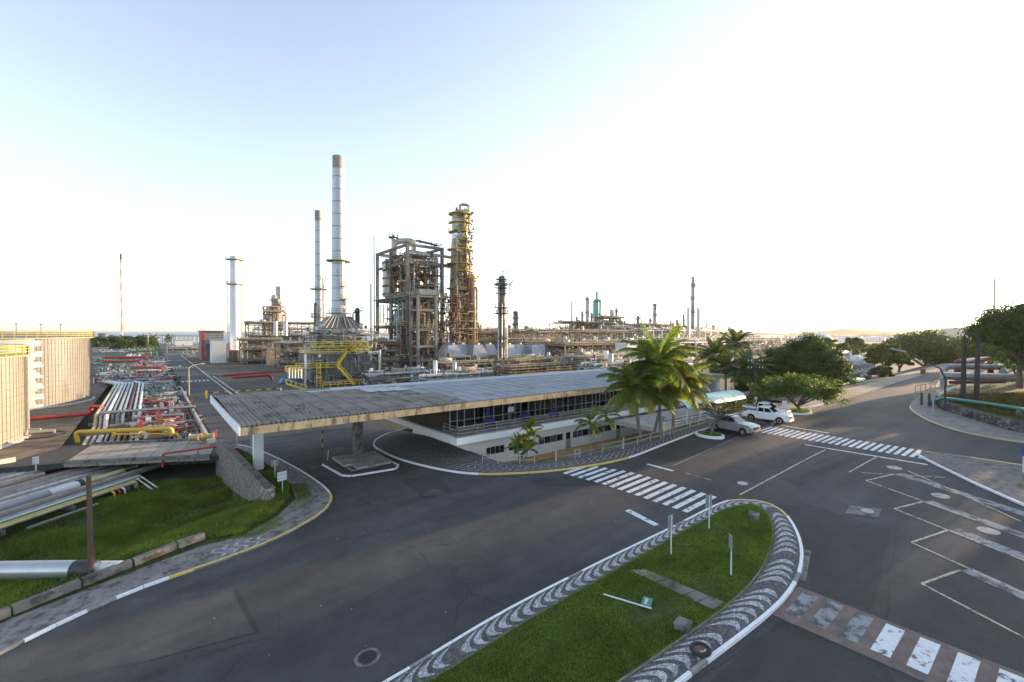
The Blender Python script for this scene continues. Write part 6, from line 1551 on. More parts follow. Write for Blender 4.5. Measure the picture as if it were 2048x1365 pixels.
MB_ = MB().cbox(G(470, 912) + Vector((0, 0, 0)), .6, .5, .9); tag(MB_.build('hydrant_cabinet', M_red), 'small red hydrant cabinet behind the stone wing wall', 'cabinet')
# fallen green street sign on the grass
a, b = G(1207, 1191, .2), G(1303, 1222, .2)
fs_ = thing('fallen_sign', 'fallen street sign with green plate lying on the median grass', 'sign', a)
MB().tube([a + Vector((0, 0, .06)), b + Vector((0, 0, .1))], .035, 8).build('post', M_pole, fs_)
d = (b - a).normalized(); n_ = Vector((d.y, -d.x, 0)).normalized()
e1, e2 = b - d * .05 + Vector((0, 0, .1)), b - d * .5 + Vector((0, 0, .1)); w_ = Vector((.75, .35, 0)).normalized() * .72
MB().add([e1, e2, e2 + w_ + Vector((0, 0, .04)), e1 + w_ + Vector((0, 0, .04))] + [x + Vector((0, 0, .02)) for x in (e1, e2, e2 + w_ + Vector((0, 0, .04)), e1 + w_ + Vector((0, 0, .04)))], [(3, 2, 1, 0), (4, 5, 6, 7), (0, 1, 5, 4), (1, 2, 6, 5), (2, 3, 7, 6), (3, 0, 4, 7)]).build('plate', mat('sign_green', (.03, .2, .14), .4, var=.06), fs_)
for k in range(4):
    f0 = .18 + k * .17; p = e2.lerp(e1, .42) + w_ * f0 + Vector((0, 0, .036 + .04 * f0)); MB().bar(p, p + w_ * .12, .14, .008).build('letter', M_pole, fs_)
# concrete boxes on the grass, tyre
def cblock(px, label, sx, sy, sz, rz, m=M_conc):
    p = G(*px, .15); t = thing('concrete_box', label, 'box', p); MB().cbox(p, sx * .9, sy * .9, sz, rz).build('base', M_conc_d, t); MB().cbox(p + Vector((0, 0, sz + .003)), sx, sy, .08, rz).build('lid', m, t)
cblock((1508, 1039), 'dark concrete inspection box near the median tip', .75, .6, .3, rad(20), M_conc_d); cblock((1366, 1257), 'pale square concrete box beside the median mosaic', .62, .62, .2, rad(12), M_conc_d)
p = G(1401, 1303, .13)
ty = thing('tyre', 'old tyre lying flat on the median mosaic', 'tyre', p)
mb = MB(); pr = [(.27, .02), (.36, 0), (.41, .05), (.41, .11), (.36, .15), (.28, .14), (.26, .08)]
mb.lathe(p, pr + [pr[0]], 28).drape(p).build('casing', mat('old_rubber', (.028, .027, .027), .85, var=.3, scale=6, bump=.4, bscale=30), ty, smooth=True)
MB().lathe(p, [(.28, .07), (.001, .08)], 20).drape(p).build('inside', M_soil, ty)
a = [(p.x + .18 * math.cos(t), p.y + .18 * math.sin(t), p.z + .11) for t in [3.6 + .25 * i for i in range(8)]]; MB().tube(a, .035, 5).build('cream_debris', M_cream, ty)
# railings in front of the sunken path
M_prail = mat('path_rail', (.45, .45, .44), .5, .4, var=.15, scale=3)
def railing(label, px, h=.95, m=M_prail, bars=(.5, .95), pr=.035):
    P = [G(*x) for x in px]; t = thing('railing', label, 'railing', P[0])
    for a in P: MB().tube([a, a + Vector((0, 0, h))], pr * 1.1, 6).build('post', m, t)
    for a, b in zip(P[:-1], P[1:]):
        for z in bars: MB().tube([a + Vector((0, 0, z)), b + Vector((0, 0, z))], pr * .8, 5).build('bar', m, t)
railing('grey railing by the small bushy palm at the pavement edge', [(965, 928), (996, 930), (1040, 932), (1069, 930)], bars=(.5, .95))
railing('short grey gate posts between the small palms', [(1150, 920), (1160, 918)])
railing('long grey railing between the pavement and sunken path near tall palms', [(1205, 909), (1244, 901), (1275, 893), (1301, 886), (1340, 875), (1380, 863), (1415, 852)])
for i, px in enumerate([(1112, 926), (1247, 901)]): p = G(*px); tag(MB().tube([p, p + Vector((0, 0, 1.3))], .06, 8).build('bollard', M_prail), ['lone grey post at the start of the planted bank', 'lone grey post before the tall palms'][i], 'post')
# striped bollard and small post on the canopy island
p = G(645, 905)
t = thing('marker_post', 'yellow and black striped post behind the canopy island', 'post', p)
for k in range(7): MB().tube([(p.x, p.y, p.z + k * .5), (p.x, p.y, p.z + k * .5 + .5)], .06, 8).build('stripe', M_yel if k % 2 else M_dark, t)
p = G(655, 922); tag(MB().tube([p, p + Vector((.1, 0, 1.1))], .05, 6).build('marker_post', M_cream), 'short leaning post at the near corner of the canopy island', 'post')
def GH(x, y, dz=0.0):
    d = ray(x, y); t = 20.0
    while t < 300 and CAM_Z + d.z * t > hill_z(d.x * t, d.y * t) + dz: t += .1
    return Vector((d.x * t, d.y * t, CAM_Z + d.z * t))
# right-hand hillside: stone wall, posts, lamp and pipes
sw = thing('retaining_wall', 'dark rubble stone retaining wall curving round the grassy hillside', 'wall', (75, 6, 3))
wp = spline(WALL, 4)
M_rock = cobble('rubble_stone', (.05, .048, .045), (.22, .21, .19), 2.2, (.03, .03, .028), .08)
for a, b in zip(wp[:-1], wp[1:]):
    d = (Vector(b) - Vector(a)).normalized(); n_ = Vector((d.y, -d.x)) * .45
    MB().prism([a, b, (b[0] + n_.x, b[1] + n_.y), (a[0] + n_.x, a[1] + n_.y)], lambda x, y: g(x, y) - .2, lambda x, y: g(x, y) + 1.15).build('wall_section', M_rock, sw)
random_stones = MB()
me_st = MB().lathe((0, 0, 0), [(.02, -.5), (.35, -.42), (.5, -.05), (.42, .35), (.1, .5)], 7).mesh('stone'); me_st.materials.append(M_rock)
for a, b in zip(wp[:-1], wp[1:]):
    for k in range(9):
        f = rnd.random(); q = lerp2(a, b, f); z = g(*q) + rnd.uniform(.1, 1.05); s = rnd.uniform(.22, .5); piece('stone', me_st, None, (q[0], q[1], z), sw, (rnd.uniform(0, 3), rnd.uniform(0, 3), rnd.uniform(0, 6)), (s, s * .5, s * .8))
M_wood = mat('dark_timber', (.035, .03, .027), .85, var=.3, scale=2, streak=.2)
for px, yt, lab in [((1926, 803), 672, 'left of two tall dark posts on the right hillside'), ((1953, 806), 665, 'right of two tall dark posts on the right hillside')]:
    c = HP(px[0], px[1], 4.6); c.z = hill_z(c.x, c.y) - .3; zt_ = VP(px[0], yt, c.y).z
    tag(MB().tube([c, (c.x, c.y, zt_ - 1), (c.x, c.y, zt_)], [.3, .22, .17], 10).build('timber_post', M_wood, None, smooth=True), lab, 'post', 'timber posts on the right hillside')
c = HP(1890, 812, 4.2); c.z -= .6
t = thing('street_lamp', 'street lamp with arm leaning over the road by the stone wall', 'street lamp', c, 'street lamps')
zt_ = VP(1890, 735, c.y).z
MB().tube([c, (c.x, c.y, zt_ - 1.5), (c.x - .3, c.y + .5, zt_ - .2), (c.x - 2.4, c.y + 3.8, zt_ + 2.0)], [.13, .1, .09, .07], 8).build('pole', M_dark, t, smooth=True)
MB().bar((c.x - 2.2, c.y + 3.6, zt_ + 1.9), (c.x - 3.1, c.y + 4.9, zt_ + 2.3), .4, .18).build('lamp_head', M_signb, t)
gpz = thing('green_pipe', 'long green pipe lying along the right hillside above the stone wall', 'pipe', (80, 5, 4))
q = [GH(2120, 833, .5), GH(2048, 819, .5), GH(1975, 808, .5), GH(1900, 798, .5)] + [HP(1888, 797, 4.5), HP(1864, 803, 4.2), HP(1862, 807, 3.2)]
pipe(gpz, [tuple(x) for x in q], .22, M_green, 10)
for x in (2010, 1960, 1900): p = GH(x, 815 - (2048 - x) * .12, .5); MB().box(p.x - .2, p.x + .2, p.y - .2, p.y + .2, p.z - 1.2, p.z - .15).build('support', M_conc_d, gpz)
for i, px in enumerate([(1843, 812), (1858, 814)]):
    p = G(*px); tag(MB().tube([p, p + Vector((0, 0, 1.9))], .14, 8).build('bollard', M_dark), ['left dark bollard beside the bend of the green pipe', 'right dark bollard beside the bend of the green pipe'][i], 'bollard')
p = G(1866, 828); tag(MB().tube([p, p + Vector((-.1, 0, 2.0))], .07, 6).build('marker_post', M_bluew), 'pale thin post at the tip of the stone wall', 'post')
# pipe crossing right hillside
def pr(label, pts, r, m, name='pipe_run'):
    t = thing(name, label, 'pipe', pts[-1]); pipe(t, [tuple(x) for x in pts], r, m, 12); return t
z0 = 6.2
A_ = HP(1895, 752, 6.8); B_ = HP(2048, 758, 6.8)
pr('fat silver pipe emerging from the hillside behind the dark posts', [A_ + Vector((-.6, .6, 0)), B_ + Vector((2, -1, 0))], .62, M_alu)
pr('silver elbow pipe dropping beside the road behind the dark posts', [HP(1887, 775, 4.0), HP(1887, 775, 4.0) + Vector((0, 0, 3.7)), HP(1887, 775, 4.0) + Vector((0, 0, 3.7)) + (B_ - A_).normalized() * 9 + Vector((6, 0, 0))], .5, M_gpipe)
pr('dark red pipe arch behind the dark posts on the hillside', [HP(1935, 745, 6.5) + Vector((6, 2, -2)), HP(1935, 728, 8.4) + Vector((6, 2, 0)), HP(1998, 722, 8.4) + Vector((10, 2, 0)), HP(1998, 740, 6.5) + Vector((10, 2, -2))], .5, mat('maroon_pipe_paint', (.16, .035, .035), .5, var=.2))
pr('low dark red pipe behind the dark posts on the hillside', [HP(1900, 765, 5.4), HP(2010, 764, 5.4)], .28, MATS['maroon_pipe_paint'])
pr('short white pipe stub pointing at the lamp post', [HP(1878, 790, 4.4), HP(1908, 776, 5.2)], .24, M_whp)
pr('dark grey pipe sloping up the hillside at the right edge', [HP(2048, 728, 8.0), HP(2005, 744, 7.0)], .5, M_gpipe)
rt = thing('railing', 'dull yellow railing along the hillside behind the dark posts', 'railing', HP(1900, 790, 4.5))
rb = []
for a, b in zip([(1862, 790), (1915, 791), (1960, 790), (2000, 783), (2048, 768)][:-1], [(1915, 791), (1960, 790), (2000, 783), (2048, 768)]):
    p, q = HP(*a, 4.6), HP(*b, 4.7); mb = MB(); rail_run(mb, [p, q], t=.07, step=2.0); mb.build('rail_panel', M_ydull, rt)
for px, yt in [((1866, 806), 778)]:
    p = G(*px); mb = MB(); rail_run(mb, [p + Vector((0, 2, 0)), p + Vector((8, 1, 0))], h=2.4, t=.09, bars=(1.2, 2.4)); mb.build('rail_panel', M_ydull, rt)
tag(MB().cbox(Vector((74.5, 3.0, hill_z(74.5, 3) - .3)), 3.2, .8, .9, rad(60)).build('stone_block', M_rock), 'dark stone block sitting on the hillside at right', 'block')
# litter leaves on the road are too small to count
mb = MB()
for k in range(70):
    u, v = rnd.uniform(2, 60), rnd.uniform(14, 30)
    if 9 < v < 16.9 and u < 33: continue
    a = rnd.random() * 6; s = rnd.uniform(.05, .12); z = g(u, v) + .02
    mb.add([(u, v, z), (u + s * math.cos(a), v + s * math.sin(a), z + .02), (u + s * math.cos(a + .9), v + s * math.sin(a + .9), z + .03)], [(0, 1, 2)])
tag(mb.build('fallen_leaves', mat('dry_leaf', (.4, .27, .08), .8, var=.4, scale=.5)), 'scattered dry yellow leaves lying on the road', 'leaves', kind='stuff')
# ---------------------------------------------------------------- arched walkway and yard behind the pickups
aw = thing('covered_walkway', 'arched pale green walkway roof behind the pickup trucks', 'walkway', (58, 31.5, 2.7))
M_poly = mat('green_polycarbonate', (.25, .45, .42), .35, var=.1, scale=.6)
u0, u1, v0, v1, zz = 50.5, 66.0, 29.6, 33.2, 4.3
for k in range(10):
    a, b = u0 + (u1 - u0) * k / 10, u0 + (u1 - u0) * (k + 1) / 10 - .04; vs = []; n_ = 10
    for j in range(n_ + 1):
        t = PI * j / n_; y, z = (v0 + v1) / 2 - (v1 - v0) / 2 * math.cos(t), zz + 1.05 * math.sin(t); vs += [(a, y, z), (b, y, z)]
    MB().add(vs, [(2 * j, 2 * j + 1, 2 * j + 3, 2 * j + 2) for j in range(n_)]).build('roof_panel', M_poly, aw, smooth=True)
for k in range(6):
    x = u0 + (u1 - u0) * k / 5
    for y in (v0, v1): MB().tube([(x, y, .6), (x, y, zz)], .06, 6).build('post', M_pole, aw)
    mb = MB(); mb.tube([(x, (v0 + v1) / 2 - (v1 - v0) / 2 * math.cos(PI * j / 8), zz + 1.02 * math.sin(PI * j / 8)) for j in range(9)], .045, 5); mb.build('hoop', M_dark, aw)
MB().box(46, 68, 30.0, 36.8, 1.9, 2.45).build('ramp_deck', M_conc_w, aw)
rb = MB(); rail_run(rb, [(46.5, 30.1, 2.45), (68, 30.1, 2.45)], t=.06, bars=(.3, .6, 1.0)); rb.build('ramp_rail', M_pole, aw)
wf = thing('low_wall', 'low white boundary wall running up behind the white pickup', 'wall', (62, 28, 2.8))
for a, b in [((57.6, 27.2), (62.5, 27.6)), ((62.55, 27.6), (67.5, 28.0)), ((67.55, 28), (70, 27.2))]: MB().bar((*a, g(*a) + .3), (*b, g(*b) + .3), .22, .6).build('section', M_whiteb, wf)
kb = thing('kerb_strip', 'bright white kerb curving at the foot of the round tree', 'kerb', (72, 25, 2.9))
for a, b in [((66.5, 25.0), (69.5, 24.6)), ((69.6, 24.6), (72.5, 24.0)), ((72.6, 24.0), (78, 23.5))]: MB().bar((*a, g(*a) + .12), (*b, g(*b) + .12), .25, .24).build('kerb_stone', M_kw, kb)
rlg = thing('railing', 'grey pipe railing on the slope beyond the white pickup', 'railing', (62, 30, 3))
for k in range(5): mb = MB(); a, b = (57 + k * 3, 29.4 + k * .3), (60 + k * 3, 29.7 + k * .3); rail_run(mb, [(*a, g(*a)), (*b, g(*b))], t=.05, bars=(.5, 1.0)); mb.build('rail_panel', M_prail, rlg)
def bed(label, px, ru, rv):
    p = G(*px); t = thing('tree_bed', label, 'planter', p)
    pts = [(p.x + ru * math.cos(2 * PI * i / 20), p.y + rv * math.sin(2 * PI * i / 20)) for i in range(20)]
    MB().prism(pts, lambda x, y: g(x, y) - .05, lambda x, y: g(x, y) + .28).build('kerb_ring', M_kw, t)
    MB().prism([(p.x + (x - p.x) * .84, p.y + (y - p.y) * .84) for x, y in pts], lambda x, y: g(x, y) + .2, lambda x, y: g(x, y) + .3).build('soil', M_turf, t)
    return p
BED1 = bed('white-ringed tree bed in the parking bay beside the silver pickup', (1419, 873), 1.0, 1.55)
BED2 = bed('white-edged tree bed beyond the white pickup', (1598, 826), 2.2, 1.4)
# buildings and yard plant beyond the trees
ym = thing('pump_station', 'grey concrete pipe bridge with white pipes beyond the big round tree', 'process unit', (110, 45, 0))
Y0 = 41.0; ua, ub = u_for(1692, Y0), u_for(1752, Y0)
MB().box(ua, ub, Y0, Y0 + 2, VP(1720, 742, Y0).z, VP(1720, 729, Y0).z).build('beam', M_conc, ym)
for k in range(7): x = ua + (ub - ua) * (k + .3) / 7; MB().box(x - .4, x + .4, Y0 + .3, Y0 + 1.5, -1, VP(1720, 742, Y0).z).build('column', M_conc_d, ym); MB().tube([(x + .5, Y0 - 2.5, 1.5), (x + .5, Y0 + .2, 3.0)], .35, 8).build('pipe', M_whp, ym, smooth=True)
for k in range(8): x = ua - 6 + k * 4.2; MB().tube([(x, Y0 + 5, 0), (x, Y0 + 5, VP(1720, 705 - 3 * (k % 2), Y0 + 5).z)], .3, 8).build('standpipe', M_whp, ym, smooth=True)
pipe(ym, [(ua - 4, Y0 + 1, 2), (ua - 4, Y0 + 1, 8), (ua + 5, Y0 + 1, 8.2), (ua + 5, Y0 + 1, 4)], .7, M_whp, 10); pipe(ym, [(ua - 8, Y0 - .5, 1), (ua - 8, Y0 - .5, 6), (ua - 1, Y0 - .5, 6)], .6, M_whp, 10)
drum(ym, (ub - 8, Y0 + 3), 5, 1.6, VP(1735, 722, Y0).z, M_whp)
house('hut', 'small brick hut with a weathered roof beyond the round tree', 1682, 1722, 751, 762, 108, 5, M_rust, M_conc_d, 'hut', .5, 2)
house('shelter', 'low green-roofed shelter by the far roadside', 1684, 1728, 765, 776, 92, 4, M_glass, M_poly, 'shelter', .3)
tag(MB().cbox(G(1650, 800) + Vector((2, 3, 0)), 1.2, 1.0, 1.5).build('bin', M_blue), 'blue bin half hidden under the feathery tree', 'bin')
p = G(1846, 749); tag(MB().cbox(p, 1.0, .8, 1.3).build('drum_barrier', M_rust), 'dark red drum standing on the far verge', 'drum')

p = G(1531, 803) + Vector((1, 2, 0)); zt_ = VP(1531, 716, p.y).z
up_ = thing('utility_pole', 'timber utility pole with crossarms behind the feathery tree', 'utility pole', p)
MB().tube([p, (p.x, p.y, zt_)], [.16, .12], 8).build('pole', M_wood, up_, smooth=True)
for k, z in enumerate((zt_ - .5, zt_ - 1.6)):
    MB().bar((p.x - 1.0, p.y + .8, z), (p.x + 1.0, p.y - .8, z), .12, .14).build('crossarm', M_wood, up_)
    for s in (-.9, -.5, .5, .9): MB().lathe((p.x + s, p.y - .8 * s, z + .07), [(.05, 0), (.09, .06), (.05, .12), (.08, .18), (.02, .26)], 8).build('insulator', M_whp, up_, smooth=True)
# ---------------------------------------------------------------- pickups
M_tyre = mat('tyre_rubber', (.02, .02, .021), .8, var=.2, scale=8)
M_rim = mat('alloy_rim', (.45, .46, .47), .35, .7, var=.1)
M_rimd = mat('dark_rim', (.06, .06, .065), .4, .6, var=.1)
M_carw = mat('car_paint_white', (.74, .75, .76), .22, var=.02, spec=.6)
M_cars = mat('car_paint_silver', (.36, .37, .38), .28, .6, var=.03)
M_cglass = mat('car_glass', (.012, .014, .016), .05, var=.2, spec=.8)
M_black = mat('black_trim', (.02, .02, .021), .6, var=.1)
M_lens = mat('headlamp_lens', (.7, .72, .75), .1, .3, var=.05)
M_tail = mat('tail_lens', (.4, .02, .02), .2, var=.1)
M_plate = mat('number_plate', (.5, .5, .48), .5, var=.05)
def bev(o, w=.05, seg=3, ang=35):
    m = o.modifiers.new('bevel', 'BEVEL'); m.width = w; m.segments = seg; m.limit_method = 'ANGLE'; m.angle_limit = rad(ang); m.harden_normals = False
    o.data.polygons.foreach_set('use_smooth', [True] * len(o.data.polygons))
    try: o.data.set_sharp_from_angle(angle=rad(50))
    except Exception: pass
    return o
def arch(cx, r, n=9): return [(cx + r * math.cos(PI - PI * i / n), .42 + r * math.sin(PI * i / n) * 1.02) for i in range(n + 1)]
def extr(prof, y0, y1):
    k = len(prof); mb = MB(); mb.add([(x, y0, z) for x, z in prof] + [(x, y1, z) for x, z in prof], [tuple(range(k)), tuple(reversed(range(k, 2 * k)))] + [(i, k + i, k + (i + 1) % k, (i + 1) % k) for i in range(k)]); return mb
def pickup(label, paint, rim, bed_cover=True):
    t = thing('pickup_truck', label, 'pickup', (0, 0, 0))
    # side profile from rear to front: bed rail, belt line, bonnet, nose, sill with wheel arches
    top = [(-2.62, .62), (-2.64, 1.22), (-2.56, 1.28), (-.86, 1.27), (.95, 1.24), (1.55, 1.22), (2.25, 1.16), (2.5, 1.06), (2.6, .82), (2.62, .5), (2.5, .38)]
    bot = list(reversed(arch(1.62, .47))) ; bot2 = list(reversed(arch(-1.5, .47)))
    prof = top + [(2.12, .38)] + [(x, z) for x, z in bot] + [(1.1, .4), (-.98, .4)] + [(x, z) for x, z in bot2] + [(-2.0, .45), (-2.5, .5)]
    bev(extr(prof, -.9, .9).build('body', paint, t), .045, 2)
    # bonnet centre raise and flared arches
    mb = MB(); mb.add([(1.05, -.62, 1.24), (2.4, -.5, 1.12), (2.4, .5, 1.12), (1.05, .62, 1.24), (1.15, -.5, 1.29), (2.25, -.4, 1.19), (2.25, .4, 1.19), (1.15, .5, 1.29)], [(0, 1, 5, 4), (1, 2, 6, 5), (2, 3, 7, 6), (3, 0, 4, 7), (4, 5, 6, 7), (3, 2, 1, 0)]); bev(mb.build('bonnet', paint, t), .03, 2)
    for cx in (1.62, -1.5):
        for s in (-1, 1):
            mb = MB(); vs = []; n = 10
            for i in range(n + 1):
                a = PI * i / n
                for rr, yy in ((.46, .88), (.47, .955), (.55, .95), (.58, .89)): vs.append((cx - rr * math.cos(a), s * yy, .42 + rr * math.sin(a)))
            fs = [(4 * i + j, 4 * i + j + 1, 4 * i + 5 + j, 4 * i + 4 + j) for i in range(n) for j in range(3)]; mb.add(vs, fs); mb.build('arch_flare', paint, t, smooth=True)
    # cab
    A = [(-.92, 1.2), (1.1, 1.2), (.3, 1.8), (-.76, 1.82)]; wb, wt = .87, .7
    vs = [(x, -wb, z) if z < 1.3 else (x, -wt, z) for x, z in A] + [(x, wb, z) if z < 1.3 else (x, wt, z) for x, z in A]
    vs += [(-.2, -wt, 1.87), (-.2, wt, 1.87)]
    cab = MB().add(vs, [(0, 1, 2, 8, 3), (7, 9, 6, 5, 4), (1, 5, 6, 2), (0, 3, 7, 4), (3, 8, 9, 7), (8, 2, 6, 9), (0, 4, 5, 1)]).build('cab', paint, t); bev(cab, .05, 2)
    def side(x, z, s):   # point on the sloping cab side
        f = (z - 1.2) / .62; return (x, s * (wb + (wt - wb) * f + .012), z)
    for s in (-1, 1):
        for q in [[(-.76, 1.28), (-.12, 1.28), (-.14, 1.73), (-.7, 1.74)], [(-.04, 1.28), (.9, 1.28), (.4, 1.69), (-.06, 1.73)]]:
            P = [Vector(side(x, z, s)) for x, z in q]; mb = MB(); mb.add([tuple(p) for p in P] + [(p.x, p.y + s * .008, p.z) for p in P], [(3, 2, 1, 0), (4, 5, 6, 7), (0, 1, 5, 4), (1, 2, 6, 5), (2, 3, 7, 6), (3, 0, 4, 7)]); mb.build('side_window', M_cglass, t)
        MB().box(-.1, .06, s * .91 - .015, s * .91 + .015, 1.05, 1.085).build('door_handle', paint if paint is M_carw else M_rim, t); MB().box(-.86, -.72, s * .91 - .015, s * .91 + .015, 1.05, 1.085).build('door_handle', M_black, t)
        MB().cbox((.8, s * 1.0, 1.22), .12, .2, .17).build('mirror', paint, t)
        bev(MB().box(2.22, 2.54, s * .72 - .19, s * .72 + .19, .9, 1.07).build('headlight', M_lens, t), .03)
        MB().box(-2.655, -2.6, s * .8 - .09, s * .8 + .09, .8, 1.2).build('tail_light', M_tail, t)
        MB().box(2.5, 2.625, s * .7 - .12, s * .7 + .12, .46, .56).build('fog_light', M_black, t)
        MB().box(-.9, 1.05, s * .9 - .08, s * .9 + .08, .3, .36).build('side_step', M_black, t)
    n_ = Vector((.6, 0, .76)).normalized() * .016
    a, b = Vector((1.0, 0, 1.28)), Vector((.39, 0, 1.74))
    MB().add([tuple(a + n_ + Vector((0, y, 0))) for y in (-.76, .76)] + [tuple(b + n_ + Vector((0, y, 0))) for y in (.6, -.6)], [(0, 1, 2, 3)]).build('windscreen', M_cglass, t)
    MB().add([(-.895, -.7, 1.3), (-.895, .7, 1.3), (-.73, .6, 1.74), (-.73, -.6, 1.74)], [(0, 3, 2, 1)]).build('rear_window', M_cglass, t)
    MB().box(2.55, 2.64, -.5, .5, .72, .98).build('grille', M_black, t); MB().box(2.635, 2.65, -.2, .2, .5, .6).build('number_plate', M_plate, t)
    bev(MB().box(2.4, 2.68, -.88, .88, .4, .5).build('bumper', M_black if paint is M_cars else paint, t), .03); bev(MB().box(-2.78, -2.6, -.86, .86, .46, .6).build('bumper', M_black, t), .03)
    if bed_cover: MB().box(-2.5, -.95, -.76, .76, 1.275, 1.3).build('bed_cover', M_black, t)
    else: MB().box(-2.5, -.95, -.76, .76, 1.275, 1.285).build('bed', M_black, t)
    MB().bar((-1.1, -.6, 1.27), (-1.0, -.6, 1.7), .05).bar((-1.1, .6, 1.27), (-1.0, .6, 1.7), .05).bar((-1.0, -.62, 1.7), (-1.0, .62, 1.7), .05).build('roll_bar', M_black, t)
    for cx in (1.62, -1.5):
        for s in (-1, 1):
            w = MB(); w.tube([(cx, s * .7, .385), (cx, s * .72, .385), (cx, s * .92, .385), (cx, s * .94, .385)], [.35, .385, .385, .35], 22); wo = w.build('wheel', M_tyre, t, smooth=True)
            r = MB(); r.tube([(cx, s * .925, .385), (cx, s * .95, .385)], [.25, .23], 16)
            ro = r.build('rim', rim, wo)
            for k in range(5): a = 2 * PI * k / 5; MB().bar((cx, s * .955, .385), (cx + .22 * math.cos(a), s * .955, .385 + .22 * math.sin(a)), .02, .07).build('spoke', M_rimd if rim is M_rim else M_rim, wo)
            MB().tube([(cx, s * .6, .42), (cx, s * .69, .42)], .455, 18).build('wheel_well', M_black, t)
    return t
def park(t, near_rear, near_front, label=None):
    a, b = G(*near_rear), G(*near_front); d = (b - a); h = math.atan2(d.y, d.x); m = (a + b) / 2
    side = Vector((-math.sin(h), math.cos(h), 0))
    if side.dot(Vector((m.x, m.y, 0))) < 0: side = -side
    c = m + side * .83; t.location = (c.x, c.y, g(c.x, c.y) + .004)
    t.rotation_euler = (0, -math.atan2(g(c.x + math.cos(h), c.y + math.sin(h)) - g(c.x - math.cos(h), c.y - math.sin(h)), 2), h)
    if label: t['label'] = label
    return c, h, side
t1 = pickup('silver pickup with dark wheels parked behind the ringed tree', M_cars, M_rimd, False); park(t1, (1431, 862), (1483, 872))
t2 = pickup('white pickup with black bed cover parked beyond the silver one', M_carw, M_rim); c, h, side = park(t2, (1503, 842), (1556, 849))
t3 = copy_tree(t2); t3['label'] = 'white pickup mostly hidden behind the other white pickup'; q_ = c + side * 2.75 - Vector((math.cos(h), math.sin(h), 0)) * .9; t3.location = (q_.x, q_.y, g(q_.x, q_.y) + .06); t3.rotation_euler = (0, 0, h + .05)
for o in (t1, t2, t3): o['group'] = 'parked pickups'
# ---------------------------------------------------------------- vegetation
M_palm = leaf_mat('palm_leaf', (.05, .1, .018), (.085, .145, .025), (.18, .19, .03), .5)
M_palm_y = leaf_mat('palm_leaf_yellowing', (.1, .14, .02), (.18, .19, .03), (.28, .2, .04), .45)
M_palm_d = leaf_mat('palm_leaf_dark', (.03, .055, .016), (.045, .075, .02), (.08, .1, .025), .3)
M_leaf = leaf_mat('tree_leaf_dark', (.014, .036, .007), (.028, .064, .011), (.055, .1, .018), .3)
M_leaf2 = leaf_mat('tree_leaf_mid', (.026, .055, .01), (.048, .09, .015), (.1, .14, .03), .4)
M_leaf3 = leaf_mat('tree_leaf_olive', (.05, .055, .018), (.09, .09, .03), (.16, .14, .05), .4)
M_grass = leaf_mat('grass_blade', (.065, .12, .014), (.11, .18, .024), (.22, .24, .06), .3)
M_grass_d = leaf_mat('grass_blade_dry', (.05, .05, .015), (.085, .08, .025), (.16, .13, .05), .3)
M_bark = mat('bark', (.12, .1, .08), .95, var=.35, scale=3, bump=.6, bscale=12)
M_pbark = mat('palm_bark', (.17, .15, .125), .95, var=.3, scale=4, bump=.5, bscale=14)

def frond_mesh(name, L, lift, droop, m, seed, pairs=30, wid=.055, ll=.95):
    """a palm frond springing from the origin along +X: curved midrib, leaflets in pairs hanging to both sides"""
    R = random.Random(seed); mb = MB(); P = []
    n = 12; x = z = 0.0; a = lift
    for i in range(n + 1):
        P.append(Vector((x, 0, z))); x += L / n * math.cos(a); z += L / n * math.sin(a); a -= droop / n * (0.5 + 1.0 * i / n)
    mb.tube(P, [.05 * (1 - .85 * i / n) + .006 for i in range(n + 1)], 4)
    for k in range(pairs):
        t = .14 + .86 * (k + .5) / pairs; f = t * n; i = min(n - 1, int(f)); q = P[i].lerp(P[i + 1], f - i); d = (P[i + 1] - P[i]).normalized()
        l = ll * (math.sin(PI * min(1, .12 + t * .85)) ** .7) * R.uniform(.85, 1.1) + .08
        up = Vector((0, 1, 0)).cross(d)
        for s in (-1, 1):
            sd = (Vector((0, s, 0)) * .8 + d * .62 - up * -.12).normalized(); hang = R.uniform(.35, .75)
            q1 = q + sd * l * .5 + Vector((0, 0, -hang * l * .14)); q2 = q + sd * l * .88 + Vector((0, 0, -hang * l * .62)); w = wid * R.uniform(.8, 1.2)
            wv = d * w
            mb.add([q - wv * .5, q + wv * .5, q1 + wv * .6, q1 - wv * .6, q2], [(0, 1, 2, 3), (3, 2, 4)])
    me = mb.mesh(name); me.materials.append(m); return me
FR = {}
def fronds(kind, L):
    key = (kind, round(L, 1))
    if key not in FR:
        ms = {'near': (M_palm, M_palm_y), 'far': (M_palm_d, M_palm), 'thin': (M_palm, M_palm)}[kind]
        pr = 58 if kind == 'near' else (36 if kind == 'far' else 20); w = .065 if kind == 'near' else .1 if kind == 'far' else .07; ll = .27 * L
        FR[key] = [frond_mesh('frond', L, lf, dr, ms[0] if i < 5 else ms[1], 10 + i, pr, w, ll) for i, (lf, dr) in enumerate([(1.35, .8), (1.1, 1.3), (.8, 1.5), (.5, 1.5), (.2, 1.5), (-.15, 1.1), (.05, 1.5)])]
    return FR[key]
